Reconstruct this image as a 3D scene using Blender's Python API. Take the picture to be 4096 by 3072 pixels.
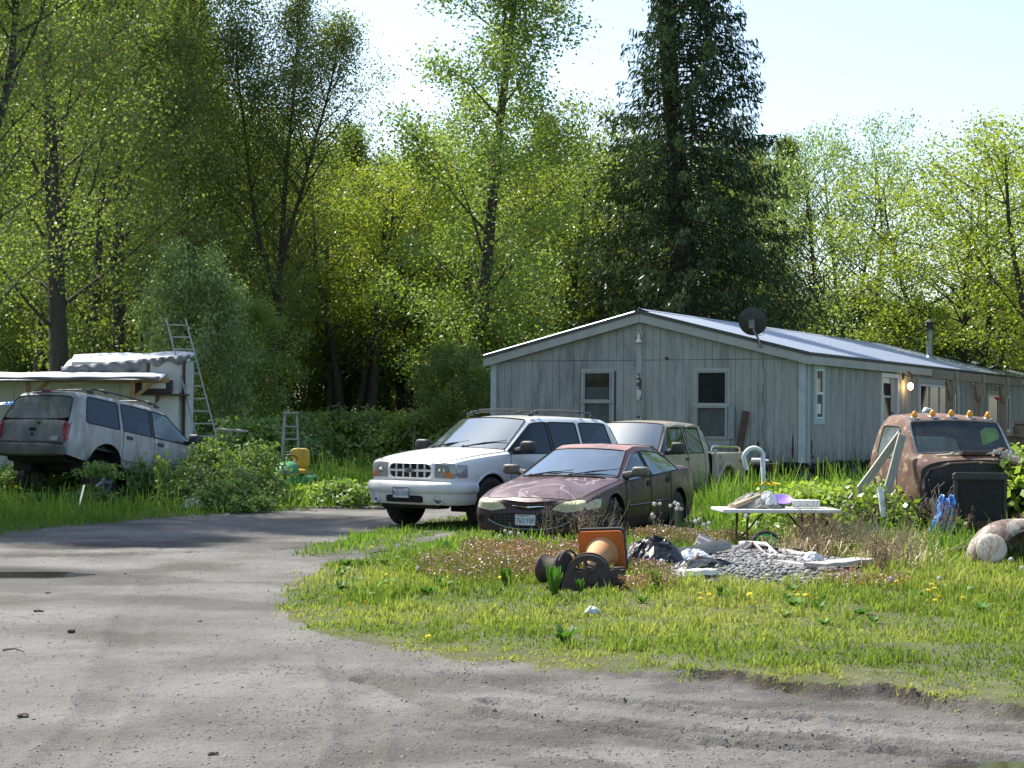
import bpy, bmesh, math, random
import numpy as np
from mathutils import Vector, Matrix
from mathutils.bvhtree import BVHTree

for o in list(bpy.data.objects): bpy.data.objects.remove(o)
S = bpy.context.scene
COL = S.collection
R = math.radians
PI = math.pi

# ------------------------------------------------------------------ camera, sky, sun, exposure
CAM_H, FPX = 1.65, 1775.0
PITCH, ROLL = R(1.12), R(0.5)
cd = bpy.data.cameras.new('camera'); cam = bpy.data.objects.new('camera', cd); COL.objects.link(cam)
cd.sensor_width = 36; cd.lens = 36*FPX/1024; cd.clip_end = 3000; cd.clip_start = .1
CAMM = Matrix.Translation((0, 0, CAM_H)) @ Matrix.Rotation(PI/2+PITCH, 4, 'X') @ Matrix.Rotation(ROLL, 4, 'Z')
cam.matrix_world = CAMM
S.camera = cam

SUN_AZ, SUN_EL = R(-47), R(54)        # azimuth measured from +Y towards +X: behind the trees, left
W = bpy.data.worlds.new('World'); S.world = W; W.use_nodes = True
wn = W.node_tree.nodes; wl = W.node_tree.links
bg = wn['Background']; sky = wn.new('ShaderNodeTexSky'); sky.sky_type = 'NISHITA'; sky.sun_disc = False
sky.sun_elevation = SUN_EL; sky.sun_rotation = SUN_AZ
sky.air_density = 1.0; sky.dust_density = 1.4; sky.ozone_density = 1.0
wl.new(sky.outputs[0], bg.inputs[0]); bg.inputs[1].default_value = 0.135
sl = bpy.data.lights.new('sun', 'SUN'); sl.energy = 4.6; sl.angle = R(.55); sl.color = (1, .95, .86)
so = bpy.data.objects.new('sun', sl); COL.objects.link(so)
SUNV = Vector((math.sin(SUN_AZ)*math.cos(SUN_EL), math.cos(SUN_AZ)*math.cos(SUN_EL), math.sin(SUN_EL)))
so.rotation_euler = SUNV.to_track_quat('Z', 'Y').to_euler()
S.view_settings.view_transform = 'Standard'; S.view_settings.look = 'None'
S.view_settings.exposure = 1.0; S.view_settings.gamma = 1
S.render.engine = 'CYCLES'
S.cycles.max_bounces = 6; S.cycles.transparent_max_bounces = 12; S.cycles.transmission_bounces = 4
S.cycles.diffuse_bounces = 4; S.cycles.glossy_bounces = 3
S.cycles.caustics_reflective = False; S.cycles.caustics_refractive = False

# ------------------------------------------------------------------ helpers
def ray(px, py):
    return (CAMM.to_3x3() @ Vector(((px-512)/FPX, -(py-384)/FPX, -1)))
def gp(px, py, z=0.0):                 # world point on the level z seen at a spot of the photograph
    r = ray(px, py); t = (z-CAM_H)/r.z; return Vector((r.x*t, r.y*t, z))
def at(px, py, Y):
    r = ray(px, py); t = Y/r.y; return Vector((r.x*t, Y, CAM_H+r.z*t))

def fast_mesh(name, V, Fc, rnd=None, smooth=False):
    V = np.asarray(V, dtype=np.float32); Fc = np.asarray(Fc, dtype=np.int32)
    me = bpy.data.meshes.new(name); n, k = Fc.shape
    me.vertices.add(len(V)); me.vertices.foreach_set('co', V.ravel())
    me.loops.add(n*k); me.loops.foreach_set('vertex_index', Fc.ravel())
    me.polygons.add(n); me.polygons.foreach_set('loop_start', np.arange(0, n*k, k, dtype=np.int32))
    if smooth: me.polygons.foreach_set('use_smooth', np.ones(n, dtype=bool))
    me.update(calc_edges=True)
    if rnd is not None:
        a = me.attributes.new('rnd', 'FLOAT', 'FACE'); a.data.foreach_set('value', np.asarray(rnd, dtype=np.float32))
    return me

def link(name, me, mat=None, parent=None, kind=None, loc=None, rot=None):
    o = bpy.data.objects.new(name, me); COL.objects.link(o)
    if mat is not None and me is not None:
        if len(me.materials) == 0: me.materials.append(mat)
    if parent is not None: o.parent = parent
    if kind: o['kind'] = kind
    if loc is not None: o.location = loc
    if rot is not None: o.rotation_euler = rot
    return o

def tag(o, label, cat, group=None):
    o['label'] = label; o['category'] = cat
    if group: o['group'] = group
    return o

def thing(name, label, cat, loc=(0, 0, 0), rot=(0, 0, 0), group=None):
    o = bpy.data.objects.new(name, None); COL.objects.link(o)
    o.location = loc; o.rotation_euler = rot; o.empty_display_size = .2
    return tag(o, label, cat, group)

def copy_tree(o, parent=None):
    c = o.copy(); COL.objects.link(c); c.parent = parent
    for ch in list(o.children):
        copy_tree(ch, c)
    return c

class MB:
    """collects shapes for ONE mesh"""
    def __init__(s): s.v = []; s.f = []
    def add(s, V, Fc):
        b = len(s.v); s.v += [tuple(p) for p in V]; s.f += [tuple(i+b for i in f) for f in Fc]; return s
    def box(s, c, d, rot=None, bev=0.0):
        c = Vector(c); hx, hy, hz = d[0]/2, d[1]/2, d[2]/2
        M = Matrix.Identity(3)
        if rot is not None:
            M = rot if isinstance(rot, Matrix) else Matrix.Rotation(rot, 3, 'Z')
        if bev <= 0:
            V = [c+M@Vector((x*hx, y*hy, z*hz)) for x in (-1, 1) for y in (-1, 1) for z in (-1, 1)]
            return s.add(V, [(0, 1, 3, 2), (4, 6, 7, 5), (0, 4, 5, 1), (2, 3, 7, 6), (0, 2, 6, 4), (1, 5, 7, 3)])
        bm = bmesh.new(); bmesh.ops.create_cube(bm, size=1)
        for v in bm.verts: v.co = Vector((v.co.x*2*hx, v.co.y*2*hy, v.co.z*2*hz))
        bmesh.ops.bevel(bm, geom=list(bm.edges), offset=bev, segments=2, affect='EDGES', profile=.5)
        bm.verts.index_update()
        V = [c+M@v.co for v in bm.verts]; Fs = [[v.index for v in f.verts] for f in bm.faces]; bm.free()
        return s.add(V, Fs)
    def bar(s, a, b, w, h, up=(0, 0, 1)):
        a, b = Vector(a), Vector(b); d = b-a; L = d.length; d.normalize()
        up = Vector(up)
        if abs(d.dot(up)) > .98: up = Vector((1, 0, 0))
        y = up.cross(d).normalized(); z = d.cross(y)
        M = Matrix((d, y, z)).transposed()
        return s.box((a+b)/2, (L, w, h), M)
    def tube(s, pts, r, n=8, caps=True):
        pts = [Vector(p) for p in pts]; m = len(pts)
        rr = r if hasattr(r, '__len__') else [r]*m
        V = []; Fs = []; ref = None
        for i, p in enumerate(pts):
            t = (pts[min(i+1, m-1)]-pts[max(i-1, 0)])
            if t.length < 1e-9: t = Vector((0, 0, 1))
            t.normalize()
            if ref is None:
                ref = t.orthogonal().normalized()
            else:
                ref = (ref-t*ref.dot(t))
                ref = ref.normalized() if ref.length > 1e-6 else t.orthogonal().normalized()
            b = t.cross(ref)
            for k in range(n):
                a = 2*PI*k/n; V.append(p+(ref*math.cos(a)+b*math.sin(a))*rr[i])
        for i in range(m-1):
            for k in range(n):
                k2 = (k+1) % n
                Fs.append((i*n+k, i*n+k2, (i+1)*n+k2, (i+1)*n+k))
        if caps:
            Fs.append(tuple(range(n-1, -1, -1))); Fs.append(tuple((m-1)*n+k for k in range(n)))
        return s.add(V, Fs)
    def lathe(s, prof, n=24, M=None, closed=False):
        """prof: (r, h) pairs turned about local z"""
        M = M or Matrix.Identity(4); V = []; Fs = []; m = len(prof)
        for r, h in prof:
            for k in range(n):
                a = 2*PI*k/n; V.append(M@Vector((r*math.cos(a), r*math.sin(a), h)))
        for i in range(m-1 if not closed else m):
            j = (i+1) % m
            for k in range(n):
                k2 = (k+1) % n; Fs.append((i*n+k, i*n+k2, j*n+k2, j*n+k))
        return s.add(V, Fs)
    def prism(s, poly, d0, d1, M=None):
        """2D polygon in local xy, extruded z d0..d1"""
        M = M or Matrix.Identity(4); n = len(poly)
        V = [M@Vector((x, y, d0)) for x, y in poly]+[M@Vector((x, y, d1)) for x, y in poly]
        Fs = [tuple(range(n-1, -1, -1)), tuple(range(n, 2*n))]+[(i, (i+1) % n, n+(i+1) % n, n+i) for i in range(n)]
        return s.add(V, Fs)
    def blob(s, c, d, e=.6, n=16, m=10, M=None):
        """superellipsoid"""
        M = M or Matrix.Identity(3); c = Vector(c); V = []; Fs = []
        sp = lambda x: math.copysign(abs(x)**e, x)
        for i in range(m+1):
            ph = -PI/2+PI*i/m
            for k in range(n):
                th = 2*PI*k/n
                V.append(c+M@Vector((sp(math.cos(ph))*sp(math.cos(th))*d[0]/2, sp(math.cos(ph))*sp(math.sin(th))*d[1]/2, sp(math.sin(ph))*d[2]/2)))
        for i in range(m):
            for k in range(n):
                k2 = (k+1) % n; Fs.append((i*n+k, i*n+k2, (i+1)*n+k2, (i+1)*n+k))
        return s.add(V, Fs)
    def build(s, name, mat, parent=None, smooth=False, kind=None, loc=None, rot=None, angle=40):
        me = bpy.data.meshes.new(name); me.from_pydata(s.v, [], s.f); me.validate(); me.update()
        if smooth:
            me.polygons.foreach_set('use_smooth', [True]*len(me.polygons))
            me.set_sharp_from_angle(angle=R(angle))
        return link(name, me, mat, parent, kind, loc, rot)

# ---- noise in numpy (terrain)
def _h(ix, iy, seed):
    n = (ix*374761393+iy*668265263+seed*974711) & 0x7fffffff
    n = ((n ^ (n >> 13))*1274126177) & 0x7fffffff
    return ((n ^ (n >> 16)) & 0xffff)/65535.0
def vnoise(x, y, seed=0):
    x = np.asarray(x, dtype=float); y = np.asarray(y, dtype=float)
    ix = np.floor(x).astype(np.int64); iy = np.floor(y).astype(np.int64); fx = x-ix; fy = y-iy
    fx = fx*fx*(3-2*fx); fy = fy*fy*(3-2*fy)
    a = _h(ix, iy, seed); b = _h(ix+1, iy, seed); c = _h(ix, iy+1, seed); d = _h(ix+1, iy+1, seed)
    return (a*(1-fx)+b*fx)*(1-fy)+(c*(1-fx)+d*fx)*fy
def fbm(x, y, seed=0, octv=4):
    s = 0; a = .5
    for i in range(octv):
        s = s+a*vnoise(x*2**i, y*2**i, seed+i*17); a *= .5
    return s

# ------------------------------------------------------------------ materials
MATS = {}
def nodes(m):
    m.use_nodes = True; nt = m.node_tree; return nt, nt.nodes, nt.links, nt.nodes['Principled BSDF']
def new_mat(name):
    m = bpy.data.materials.new(name); MATS[name] = m; return m
def pbr(name, col, rough=.6, metal=0.0, col2=None, scale=6.0, fac=(.35, .7), bump=0.0, bscale=60.0, coat=0.0, spec=.5,
        col3=None, scale3=2.0, fac3=(.55, .65), detail=6.0, stretch=None, alpha=None, emit=None):
    m = new_mat(name); nt, N, L, p = nodes(m)
    p.inputs['Roughness'].default_value = rough; p.inputs['Metallic'].default_value = metal
    p.inputs['Specular IOR Level'].default_value = spec
    if coat: p.inputs['Coat Weight'].default_value = coat; p.inputs['Coat Roughness'].default_value = .08
    c4 = lambda c: (c[0], c[1], c[2], 1)
    p.inputs['Base Color'].default_value = c4(col)
    tc = N.new('ShaderNodeTexCoord'); vec = tc.outputs['Object']
    if stretch:
        mp = N.new('ShaderNodeMapping'); mp.inputs['Scale'].default_value = stretch; L.new(vec, mp.inputs[0]); vec = mp.outputs[0]
    def nz(sc, lo, hi, det):
        t = N.new('ShaderNodeTexNoise'); t.inputs['Scale'].default_value = sc; t.inputs['Detail'].default_value = det
        L.new(vec, t.inputs['Vector']); r = N.new('ShaderNodeMapRange')
        r.inputs[1].default_value = lo; r.inputs[2].default_value = hi; L.new(t.outputs[0], r.inputs[0]); return r.outputs[0]
    cur = None
    if col2 is not None:
        mx = N.new('ShaderNodeMix'); mx.data_type = 'RGBA'; mx.inputs[6].default_value = c4(col); mx.inputs[7].default_value = c4(col2)
        L.new(nz(scale, fac[0], fac[1], detail), mx.inputs[0]); cur = mx.outputs[2]
    if col3 is not None:
        mx = N.new('ShaderNodeMix'); mx.data_type = 'RGBA'; mx.inputs[7].default_value = c4(col3)
        if cur is not None: L.new(cur, mx.inputs[6])
        else: mx.inputs[6].default_value = c4(col)
        L.new(nz(scale3, fac3[0], fac3[1], detail), mx.inputs[0]); cur = mx.outputs[2]
    if cur is not None: L.new(cur, p.inputs['Base Color'])
    if bump:
        t = N.new('ShaderNodeTexNoise'); t.inputs['Scale'].default_value = bscale; t.inputs['Detail'].default_value = 4
        L.new(vec, t.inputs['Vector']); b = N.new('ShaderNodeBump'); b.inputs['Strength'].default_value = bump; b.inputs['Distance'].default_value = .02
        L.new(t.outputs[0], b.inputs['Height']); L.new(b.outputs[0], p.inputs['Normal'])
    if emit: p.inputs['Emission Color'].default_value = c4(emit[:3]); p.inputs['Emission Strength'].default_value = emit[3]
    return m

def leaf_mat(name, c1, c2, c3=None, trans=.45, gloss=.06, grough=.35, objvar=.25):
    m = new_mat(name); m.use_nodes = True; nt = m.node_tree; N = nt.nodes; L = nt.links
    N.remove(N['Principled BSDF']); out = N['Material Output']
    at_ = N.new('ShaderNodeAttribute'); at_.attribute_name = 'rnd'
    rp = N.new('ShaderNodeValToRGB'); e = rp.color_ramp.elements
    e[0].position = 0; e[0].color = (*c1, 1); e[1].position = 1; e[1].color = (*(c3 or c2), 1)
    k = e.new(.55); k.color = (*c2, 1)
    L.new(at_.outputs['Fac'], rp.inputs[0])
    oi = N.new('ShaderNodeObjectInfo'); mr = N.new('ShaderNodeMapRange'); mr.inputs[3].default_value = 1-objvar; mr.inputs[4].default_value = 1+objvar*.6
    L.new(oi.outputs['Random'], mr.inputs[0])
    mu = N.new('ShaderNodeVectorMath'); mu.operation = 'SCALE'; L.new(rp.outputs[0], mu.inputs[0]); L.new(mr.outputs[0], mu.inputs['Scale'])
    d = N.new('ShaderNodeBsdfDiffuse'); t = N.new('ShaderNodeBsdfTranslucent'); g = N.new('ShaderNodeBsdfGlossy'); g.inputs['Roughness'].default_value = grough
    L.new(mu.outputs[0], d.inputs[0])
    tm = N.new('ShaderNodeVectorMath'); tm.operation = 'MULTIPLY'; tm.inputs[1].default_value = (1.12, 1.15, .68); L.new(mu.outputs[0], tm.inputs[0]); L.new(tm.outputs[0], t.inputs[0])
    m1 = N.new('ShaderNodeMixShader'); m1.inputs[0].default_value = trans; L.new(d.outputs[0], m1.inputs[1]); L.new(t.outputs[0], m1.inputs[2])
    m2 = N.new('ShaderNodeMixShader'); m2.inputs[0].default_value = gloss; L.new(m1.outputs[0], m2.inputs[1]); L.new(g.outputs[0], m2.inputs[2])
    L.new(m2.outputs[0], out.inputs[0]); return m

def glass_mat(name, tint, rough=.03, trans=.6, refl=.10, haze=None):
    """thin sheet of glass: tinted see-through, fresnel mirror, optional dust film"""
    m = new_mat(name); m.use_nodes = True; nt = m.node_tree; N = nt.nodes; L = nt.links
    N.remove(N['Principled BSDF']); out = N['Material Output']
    t = N.new('ShaderNodeBsdfTransparent'); t.inputs[0].default_value = (tint[0]*trans, tint[1]*trans, tint[2]*trans, 1)
    g = N.new('ShaderNodeBsdfGlossy'); g.inputs['Roughness'].default_value = rough; g.inputs[0].default_value = (.84, .96, 1, 1)
    lw = N.new('ShaderNodeFresnel'); lw.inputs[0].default_value = 1.5
    ad = N.new('ShaderNodeMath'); ad.operation = 'MULTIPLY_ADD'; ad.inputs[1].default_value = 1.2; ad.inputs[2].default_value = refl; ad.use_clamp = True
    L.new(lw.outputs[0], ad.inputs[0])
    mx = N.new('ShaderNodeMixShader'); L.new(ad.outputs[0], mx.inputs[0]); L.new(t.outputs[0], mx.inputs[1]); L.new(g.outputs[0], mx.inputs[2])
    cur = mx.outputs[0]
    if haze:
        d = N.new('ShaderNodeBsdfDiffuse'); d.inputs[0].default_value = (*haze[0], 1)
        tc = N.new('ShaderNodeTexCoord'); nz = N.new('ShaderNodeTexNoise'); nz.inputs['Scale'].default_value = haze[2]; nz.inputs['Detail'].default_value = 5
        L.new(tc.outputs['Object'], nz.inputs['Vector'])
        mr = N.new('ShaderNodeMapRange'); mr.inputs[1].default_value = .3; mr.inputs[2].default_value = .75; mr.inputs[3].default_value = haze[1]*.5; mr.inputs[4].default_value = haze[1]
        L.new(nz.outputs[0], mr.inputs[0])
        m2 = N.new('ShaderNodeMixShader'); L.new(mr.outputs[0], m2.inputs[0]); L.new(cur, m2.inputs[1]); L.new(d.outputs[0], m2.inputs[2]); cur = m2.outputs[0]
    L.new(cur, out.inputs[0]); return m
# ------------------------------------------------------------------ ground, driveway
_dp = [(-300, 565), (-90, 548), (0, 536), (75, 527), (150, 521), (225, 515), (300, 510), (372, 506.5), (450, 506), (505, 507), (512, 511), (470, 516),
       (425, 523), (385, 530), (340, 539), (305, 551), (289, 557), (318, 558.5), (360, 554), (405, 545.5), (440, 537.5), (449, 534.5), (430, 541), (380, 553.5),
       (338, 566), (295, 581), (272, 600), (277, 618), (312, 638), (375, 649), (475, 667), (575, 676), (675, 682), (812, 693), (875, 700), (1024, 722), (1150, 745)]
DIRT = [tuple(gp(*q).xy) for q in _dp]+[(8.5, 8.6), (14, 9.4), (14, -4), (-20, -4), (-20, 17)]
DIRT = np.array(DIRT)
def sd_poly(x, y, P=None):
    """signed distance, negative inside"""
    P = DIRT if P is None else P
    x = np.asarray(x, float); y = np.asarray(y, float)
    d = np.full(x.shape, 1e9); ins = np.zeros(x.shape, bool); n = len(P)
    for i in range(n):
        ax, ay = P[i]; bx, by = P[(i+1) % n]
        ex, ey = bx-ax, by-ay; t = np.clip(((x-ax)*ex+(y-ay)*ey)/(ex*ex+ey*ey+1e-12), 0, 1)
        d = np.minimum(d, (x-ax-t*ex)**2+(y-ay-t*ey)**2)
        c = ((ay > y) != (by > y)) & (x < (bx-ax)*(y-ay)/(by-ay+1e-12)+ax); ins ^= c
    d = np.sqrt(d); return np.where(ins, -d, d)
def dirt_sd(x, y):
    w = .10+.010*np.asarray(y, float)
    return sd_poly(x, y)+(fbm(np.asarray(x)*2.2, np.asarray(y)*1.5, 3, 4)-.47)*2.2*w
_tracks = [  # wheel ruts in the soft dirt: world polylines, width, depth, tread
    ([(5.0, 9.35), (3.2, 9.5), (1.6, 9.85), (.35, 10.45), (-.35, 11.3)], .20, .035, 1),
    ([(4.2, 8.55), (2.4, 8.75), (.9, 9.15), (-.3, 9.95), (-.9, 11.2)], .20, .028, 1),
    ([(3.4, 8.9), (1.8, 9.2), (.7, 9.6), (-.1, 10.3)], .16, .022, 1),
    ([(-.75, 8.0), (-.75, 9.0), (-.85, 10.2), (-1.2, 12.2), (-1.5, 14)], .24, .014, 0),
    ([(-2.1, 8.0), (-2.2, 9.4), (-2.5, 11.2), (-3.0, 14), (-3.6, 18)], .26, .014, 0),
    ([(-6, 20.5), (-3.2, 21.5), (-1.2, 23.5), (.2, 27)], .35, .025, 0),
    ([(-7, 23.0), (-4.4, 24.5), (-2.4, 27.5), (-1, 30.5)], .35, .025, 0)]
_pud = [(tuple(gp(-6, 572).xy), .95, .42, .05, 0), (tuple(gp(1022, 764).xy), .34, .085, .035, .1), (tuple(gp(85, 546).xy), .7, .35, .02, 0)]
def ground_z(x, y):
    x = np.asarray(x, float); y = np.asarray(y, float)
    sd = dirt_sd(x, y)
    z = (fbm(x*.5, y*.5, 11, 3)-.45)*.06+(fbm(x*3, y*3, 5, 3)-.45)*.02
    k = np.clip(sd/.10, 0, 1); k = k*k*(3-2*k)
    bank = .02+.06*np.clip((x-.6)/1.4, 0, 1)*np.clip((13.5-y)/2, 0, 1)      # cut bank along the near lawn edge
    z = z+k*bank+np.clip(sd, 0, 2)*.015+np.exp(-((sd-.06)/.10)**2)*(fbm(x*11, y*11, 41, 3)-.42)*.09*np.clip((x-.2)/1.2, .2, 1)*np.clip((15-y)/3, .1, 1)
    dip = np.clip((y-30.5)/4.5, 0, 1); dip = dip*dip*(3-2*dip)*np.clip((x+.5)/2, 0, 1)
    z = z-.2*dip
    dm = 1-k
    for P, wd, dp, tread in _tracks:
        d = np.full(x.shape, 1e9); s = np.zeros(x.shape); acc = 0; side = np.zeros(x.shape)
        for (ax, ay), (bx, by) in zip(P[:-1], P[1:]):
            ex, ey = bx-ax, by-ay; l = math.hypot(ex, ey); t = np.clip(((x-ax)*ex+(y-ay)*ey)/(l*l), 0, 1)
            dd = np.hypot(x-ax-t*ex, y-ay-t*ey); m = dd < d
            d = np.where(m, dd, d); s = np.where(m, acc+t*l, s); side = np.where(m, (x-ax)*ey-(y-ay)*ex, side); acc += l
        g = np.exp(-(d/(wd*.5))**4); rim = np.exp(-((d-wd*.62)/(wd*.16))**2)
        fade = .35+.65*np.clip((vnoise(x*.8, y*.8, 9)-.3)*3, 0, 1)
        z = z+dm*fade*dp*(-1.3*g+.9*rim)
        if tread:
            chev = np.sin((s+np.sign(side)*d*.7)*2*PI/.085)
            z = z+dm*fade*g*.016*np.clip(chev*2, -1, 1)*np.clip((vnoise(x*1.3, y*1.3, 23)-.35)*4, 0, 1)
    for (cx, cy), rx, ry, dp, tilt in _pud:
        q = ((x-cx)/rx)**2+((y-cy-(x-cx)*tilt)/ry)**2
        z = z-dp*np.exp(-q*.8)
    z = z+dm*(fbm(x*9, y*9, 31, 3)-.45)*.024*np.clip((x+2.5)/3, .35, 1)
    z = z+dm*np.clip(fbm(x*5, y*7, 37, 3)-.56, 0, 1)*.12*np.clip((x+1)/2, .1, 1)*np.clip((13-y)/3, 0, 1)
    return z
def track_mask(x, y):
    m = np.zeros(x.shape)
    for P, wd, dp, tread in _tracks:
        d = np.full(x.shape, 1e9)
        for (ax, ay), (bx, by) in zip(P[:-1], P[1:]):
            ex, ey = bx-ax, by-ay; l2 = ex*ex+ey*ey; t = np.clip(((x-ax)*ex+(y-ay)*ey)/l2, 0, 1); d = np.minimum(d, np.hypot(x-ax-t*ex, y-ay-t*ey))
        m = np.maximum(m, np.exp(-(d/(wd*.75))**2)*(.75 if tread else .4))
    return m
def gz(x, y): return float(ground_z(np.array([x]), np.array([y]))[0])
def ground_pt(px, py):
    p = gp(px, py); p.z = gz(p.x, p.y); return p

def dirt_material():
    m = new_mat('dirt'); nt, N, L, p = nodes(m); tc = N.new('ShaderNodeTexCoord')
    def nz(sc, lo, hi, det=6, rg=.55):
        t = N.new('ShaderNodeTexNoise'); t.inputs['Scale'].default_value = sc; t.inputs['Detail'].default_value = det; t.inputs['Roughness'].default_value = rg
        L.new(tc.outputs['Object'], t.inputs['Vector']); r = N.new('ShaderNodeMapRange'); r.inputs[1].default_value = lo; r.inputs[2].default_value = hi
        L.new(t.outputs[0], r.inputs[0]); return r.outputs[0], t.outputs[0]
    def mix(a, b, f):
        mx = N.new('ShaderNodeMix'); mx.data_type = 'RGBA'
        for v, i in ((a, 6), (b, 7)):
            if isinstance(v, tuple): mx.inputs[i].default_value = (*v, 1)
            else: L.new(v, mx.inputs[i])
        if isinstance(f, float): mx.inputs[0].default_value = f
        else: L.new(f, mx.inputs[0])
        return mx.outputs[2]
    c = mix((.138, .131, .119), (.212, .203, .188), nz(.9, .35, .65)[0])
    c = mix(c, (.090, .082, .071), nz(.42, .50, .66, 5)[0])           # damp, browner stretches
    c = mix(c, (.078, .072, .064), nz(5.5, .57, .72, 8, .7)[0])      # churned crumbs
    c = mix(c, (.30, .29, .275), nz(70, .66, .72, 2)[0])              # pale grit
    c = mix(c, (.085, .08, .073), nz(55, .68, .73, 2)[0])              # dark grit
    at_ = N.new('ShaderNodeAttribute'); at_.attribute_name = 'wet'
    wet = mix(c, (.06, .056, .05), at_.outputs['Fac'])
    as_ = N.new('ShaderNodeAttribute'); as_.attribute_name = 'soil'; wet = mix(wet, mix((.030, .024, .017), (.06, .048, .035), nz(30, .3, .7)[0]), as_.outputs['Fac'])
    L.new(wet, p.inputs['Base Color']); p.inputs['Roughness'].default_value = .93; p.inputs['Specular IOR Level'].default_value = .25
    b = N.new('ShaderNodeBump'); b.inputs['Strength'].default_value = 1.0; b.inputs['Distance'].default_value = .03
    a = N.new('ShaderNodeMath'); a.operation = 'MULTIPLY_ADD'; a.inputs[1].default_value = .6
    L.new(nz(60, 0, 1, 5, .7)[1], a.inputs[0]); L.new(nz(14, 0, 1, 6, .6)[1], a.inputs[2]); L.new(a.outputs[0], b.inputs['Height']); L.new(b.outputs[0], p.inputs['Normal'])
    return m
M_DIRT = dirt_material()
M_SOIL = pbr('soil', (.050, .052, .020), .95, col2=(.085, .092, .030), scale=3, col3=(.11, .10, .05), scale3=7, fac3=(.58, .7), bump=.6, bscale=25)
M_BANK = pbr('bank_soil', (.035, .028, .02), .95, col2=(.07, .055, .04), scale=30, bump=.8, bscale=70)

def build_ground():
    nu, nv = 390, 490
    u = np.linspace(-.43, .43, nu); yy = 7.0*(42/7.0)**(np.linspace(0, 1, nv))
    X = (u[None, :]*(yy[:, None]+3)); Y = np.repeat(yy[:, None], nu, 1)
    Z = ground_z(X, Y); SD = dirt_sd(X, Y)
    V = np.stack([X, Y, Z], -1).reshape(-1, 3)
    i = np.arange(nv-1)[:, None]*nu+np.arange(nu-1)[None, :]
    Fc = np.stack([i, i+1, i+1+nu, i+nu], -1).reshape(-1, 4)
    sdf = SD.reshape(-1)[Fc].mean(1)
    wet = np.clip((-.02-Z)/.03, 0, 1)*.9*np.clip((Y-15)/2, 0, 1)
    wet = np.maximum(wet, np.clip((fbm(X*.5, Y*.9, 71, 4)-.52)*5, 0, .55)*np.clip((Y-13)/3, 0, 1)*np.clip((26-Y)/3, 0, 1))
    wet = np.maximum(wet, track_mask(X, Y)*np.clip((fbm(X*2.6, Y*3.2, 87, 4)-.30)*3, .15, 1)*.75)
    wet = np.maximum(wet, np.clip((fbm(X*1.6+Y*.3, Y*2.4, 88, 4)-.50)*5, 0, .6)*np.clip((X+1.2)/1.5, 0, 1)*np.clip((13.2-Y)/1.5, 0, 1))
    for (cx, cy), rx, ry, dp, tl in _pud:
        q = ((X-cx)/(rx*1.25))**2+((Y-cy-(X-cx)*tl)/(ry*1.5))**2
        wet = np.maximum(wet, np.clip(1.6-q*.8, 0, .95))
    soil = np.clip((SD+.03)/.07, 0, 1)*np.clip((X-.2)/1.2, .15, 1)*np.clip((15-Y)/3, .1, 1)*np.clip((fbm(X*2.2, Y*2.2, 83, 3)-.30)*5, .1, 1)
    for name, sel, mat in (('driveway', sdf < .09, M_DIRT), ('lawn_soil', sdf >= .09, M_SOIL)):
        f = Fc[sel]; used, inv = np.unique(f, return_inverse=True)
        me = fast_mesh(name, V[used], inv.reshape(-1, 4), smooth=True)
        if name == 'driveway':
            a = me.attributes.new('wet', 'FLOAT', 'POINT'); a.data.foreach_set('value', wet.reshape(-1)[used].astype(np.float32))
            a = me.attributes.new('soil', 'FLOAT', 'POINT'); a.data.foreach_set('value', soil.reshape(-1)[used].astype(np.float32))
        link(name, me, mat, kind='structure')
    # the land round about, down to the horizon
    n = 60; g = np.sinh(np.linspace(-4.2, 4.2, n))/np.sinh(4.2)*900
    X, Y = np.meshgrid(g, g+40); D = np.hypot(X, Y-40)
    Z = -.34+(fbm(X*.05, Y*.05, 3, 3)-.4)*np.clip((D-60)/200, 0, 1)*6
    i = np.arange(n-1)[:, None]*n+np.arange(n-1)[None, :]
    me = fast_mesh('ground', np.stack([X, Y, Z], -1).reshape(-1, 3), np.stack([i, i+1, i+1+n, i+n], -1).reshape(-1, 4), smooth=True)
    link('ground', me, M_SOIL, kind='structure')
build_ground()

M_WATER = new_mat('muddy_water')
def _water():
    nt, N, L, p = nodes(M_WATER)
    p.inputs['Base Color'].default_value = (.035, .032, .026, 1); p.inputs['Roughness'].default_value = .04; p.inputs['Specular IOR Level'].default_value = .6
    t = N.new('ShaderNodeTexNoise'); t.inputs['Scale'].default_value = 9; b = N.new('ShaderNodeBump'); b.inputs['Strength'].default_value = .04; b.inputs['Distance'].default_value = .01
    L.new(t.outputs[0], b.inputs['Height']); L.new(b.outputs[0], p.inputs['Normal'])
_water()
for k, ((cx, cy), rx, ry, dp, tl) in enumerate(_pud[:2]):
    m = MB(); n = 48; ring = []
    for a in range(n):
        th = 2*PI*a/n; x, y = cx+math.cos(th)*rx*1.5, cy+math.sin(th)*ry*1.5+math.cos(th)*rx*1.5*tl
        ring.append((x, y))
    zc = gz(cx, cy)+dp*.55
    m.prism(ring, zc-.004, zc)
    m.build('puddle', M_WATER, kind='structure')

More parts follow.
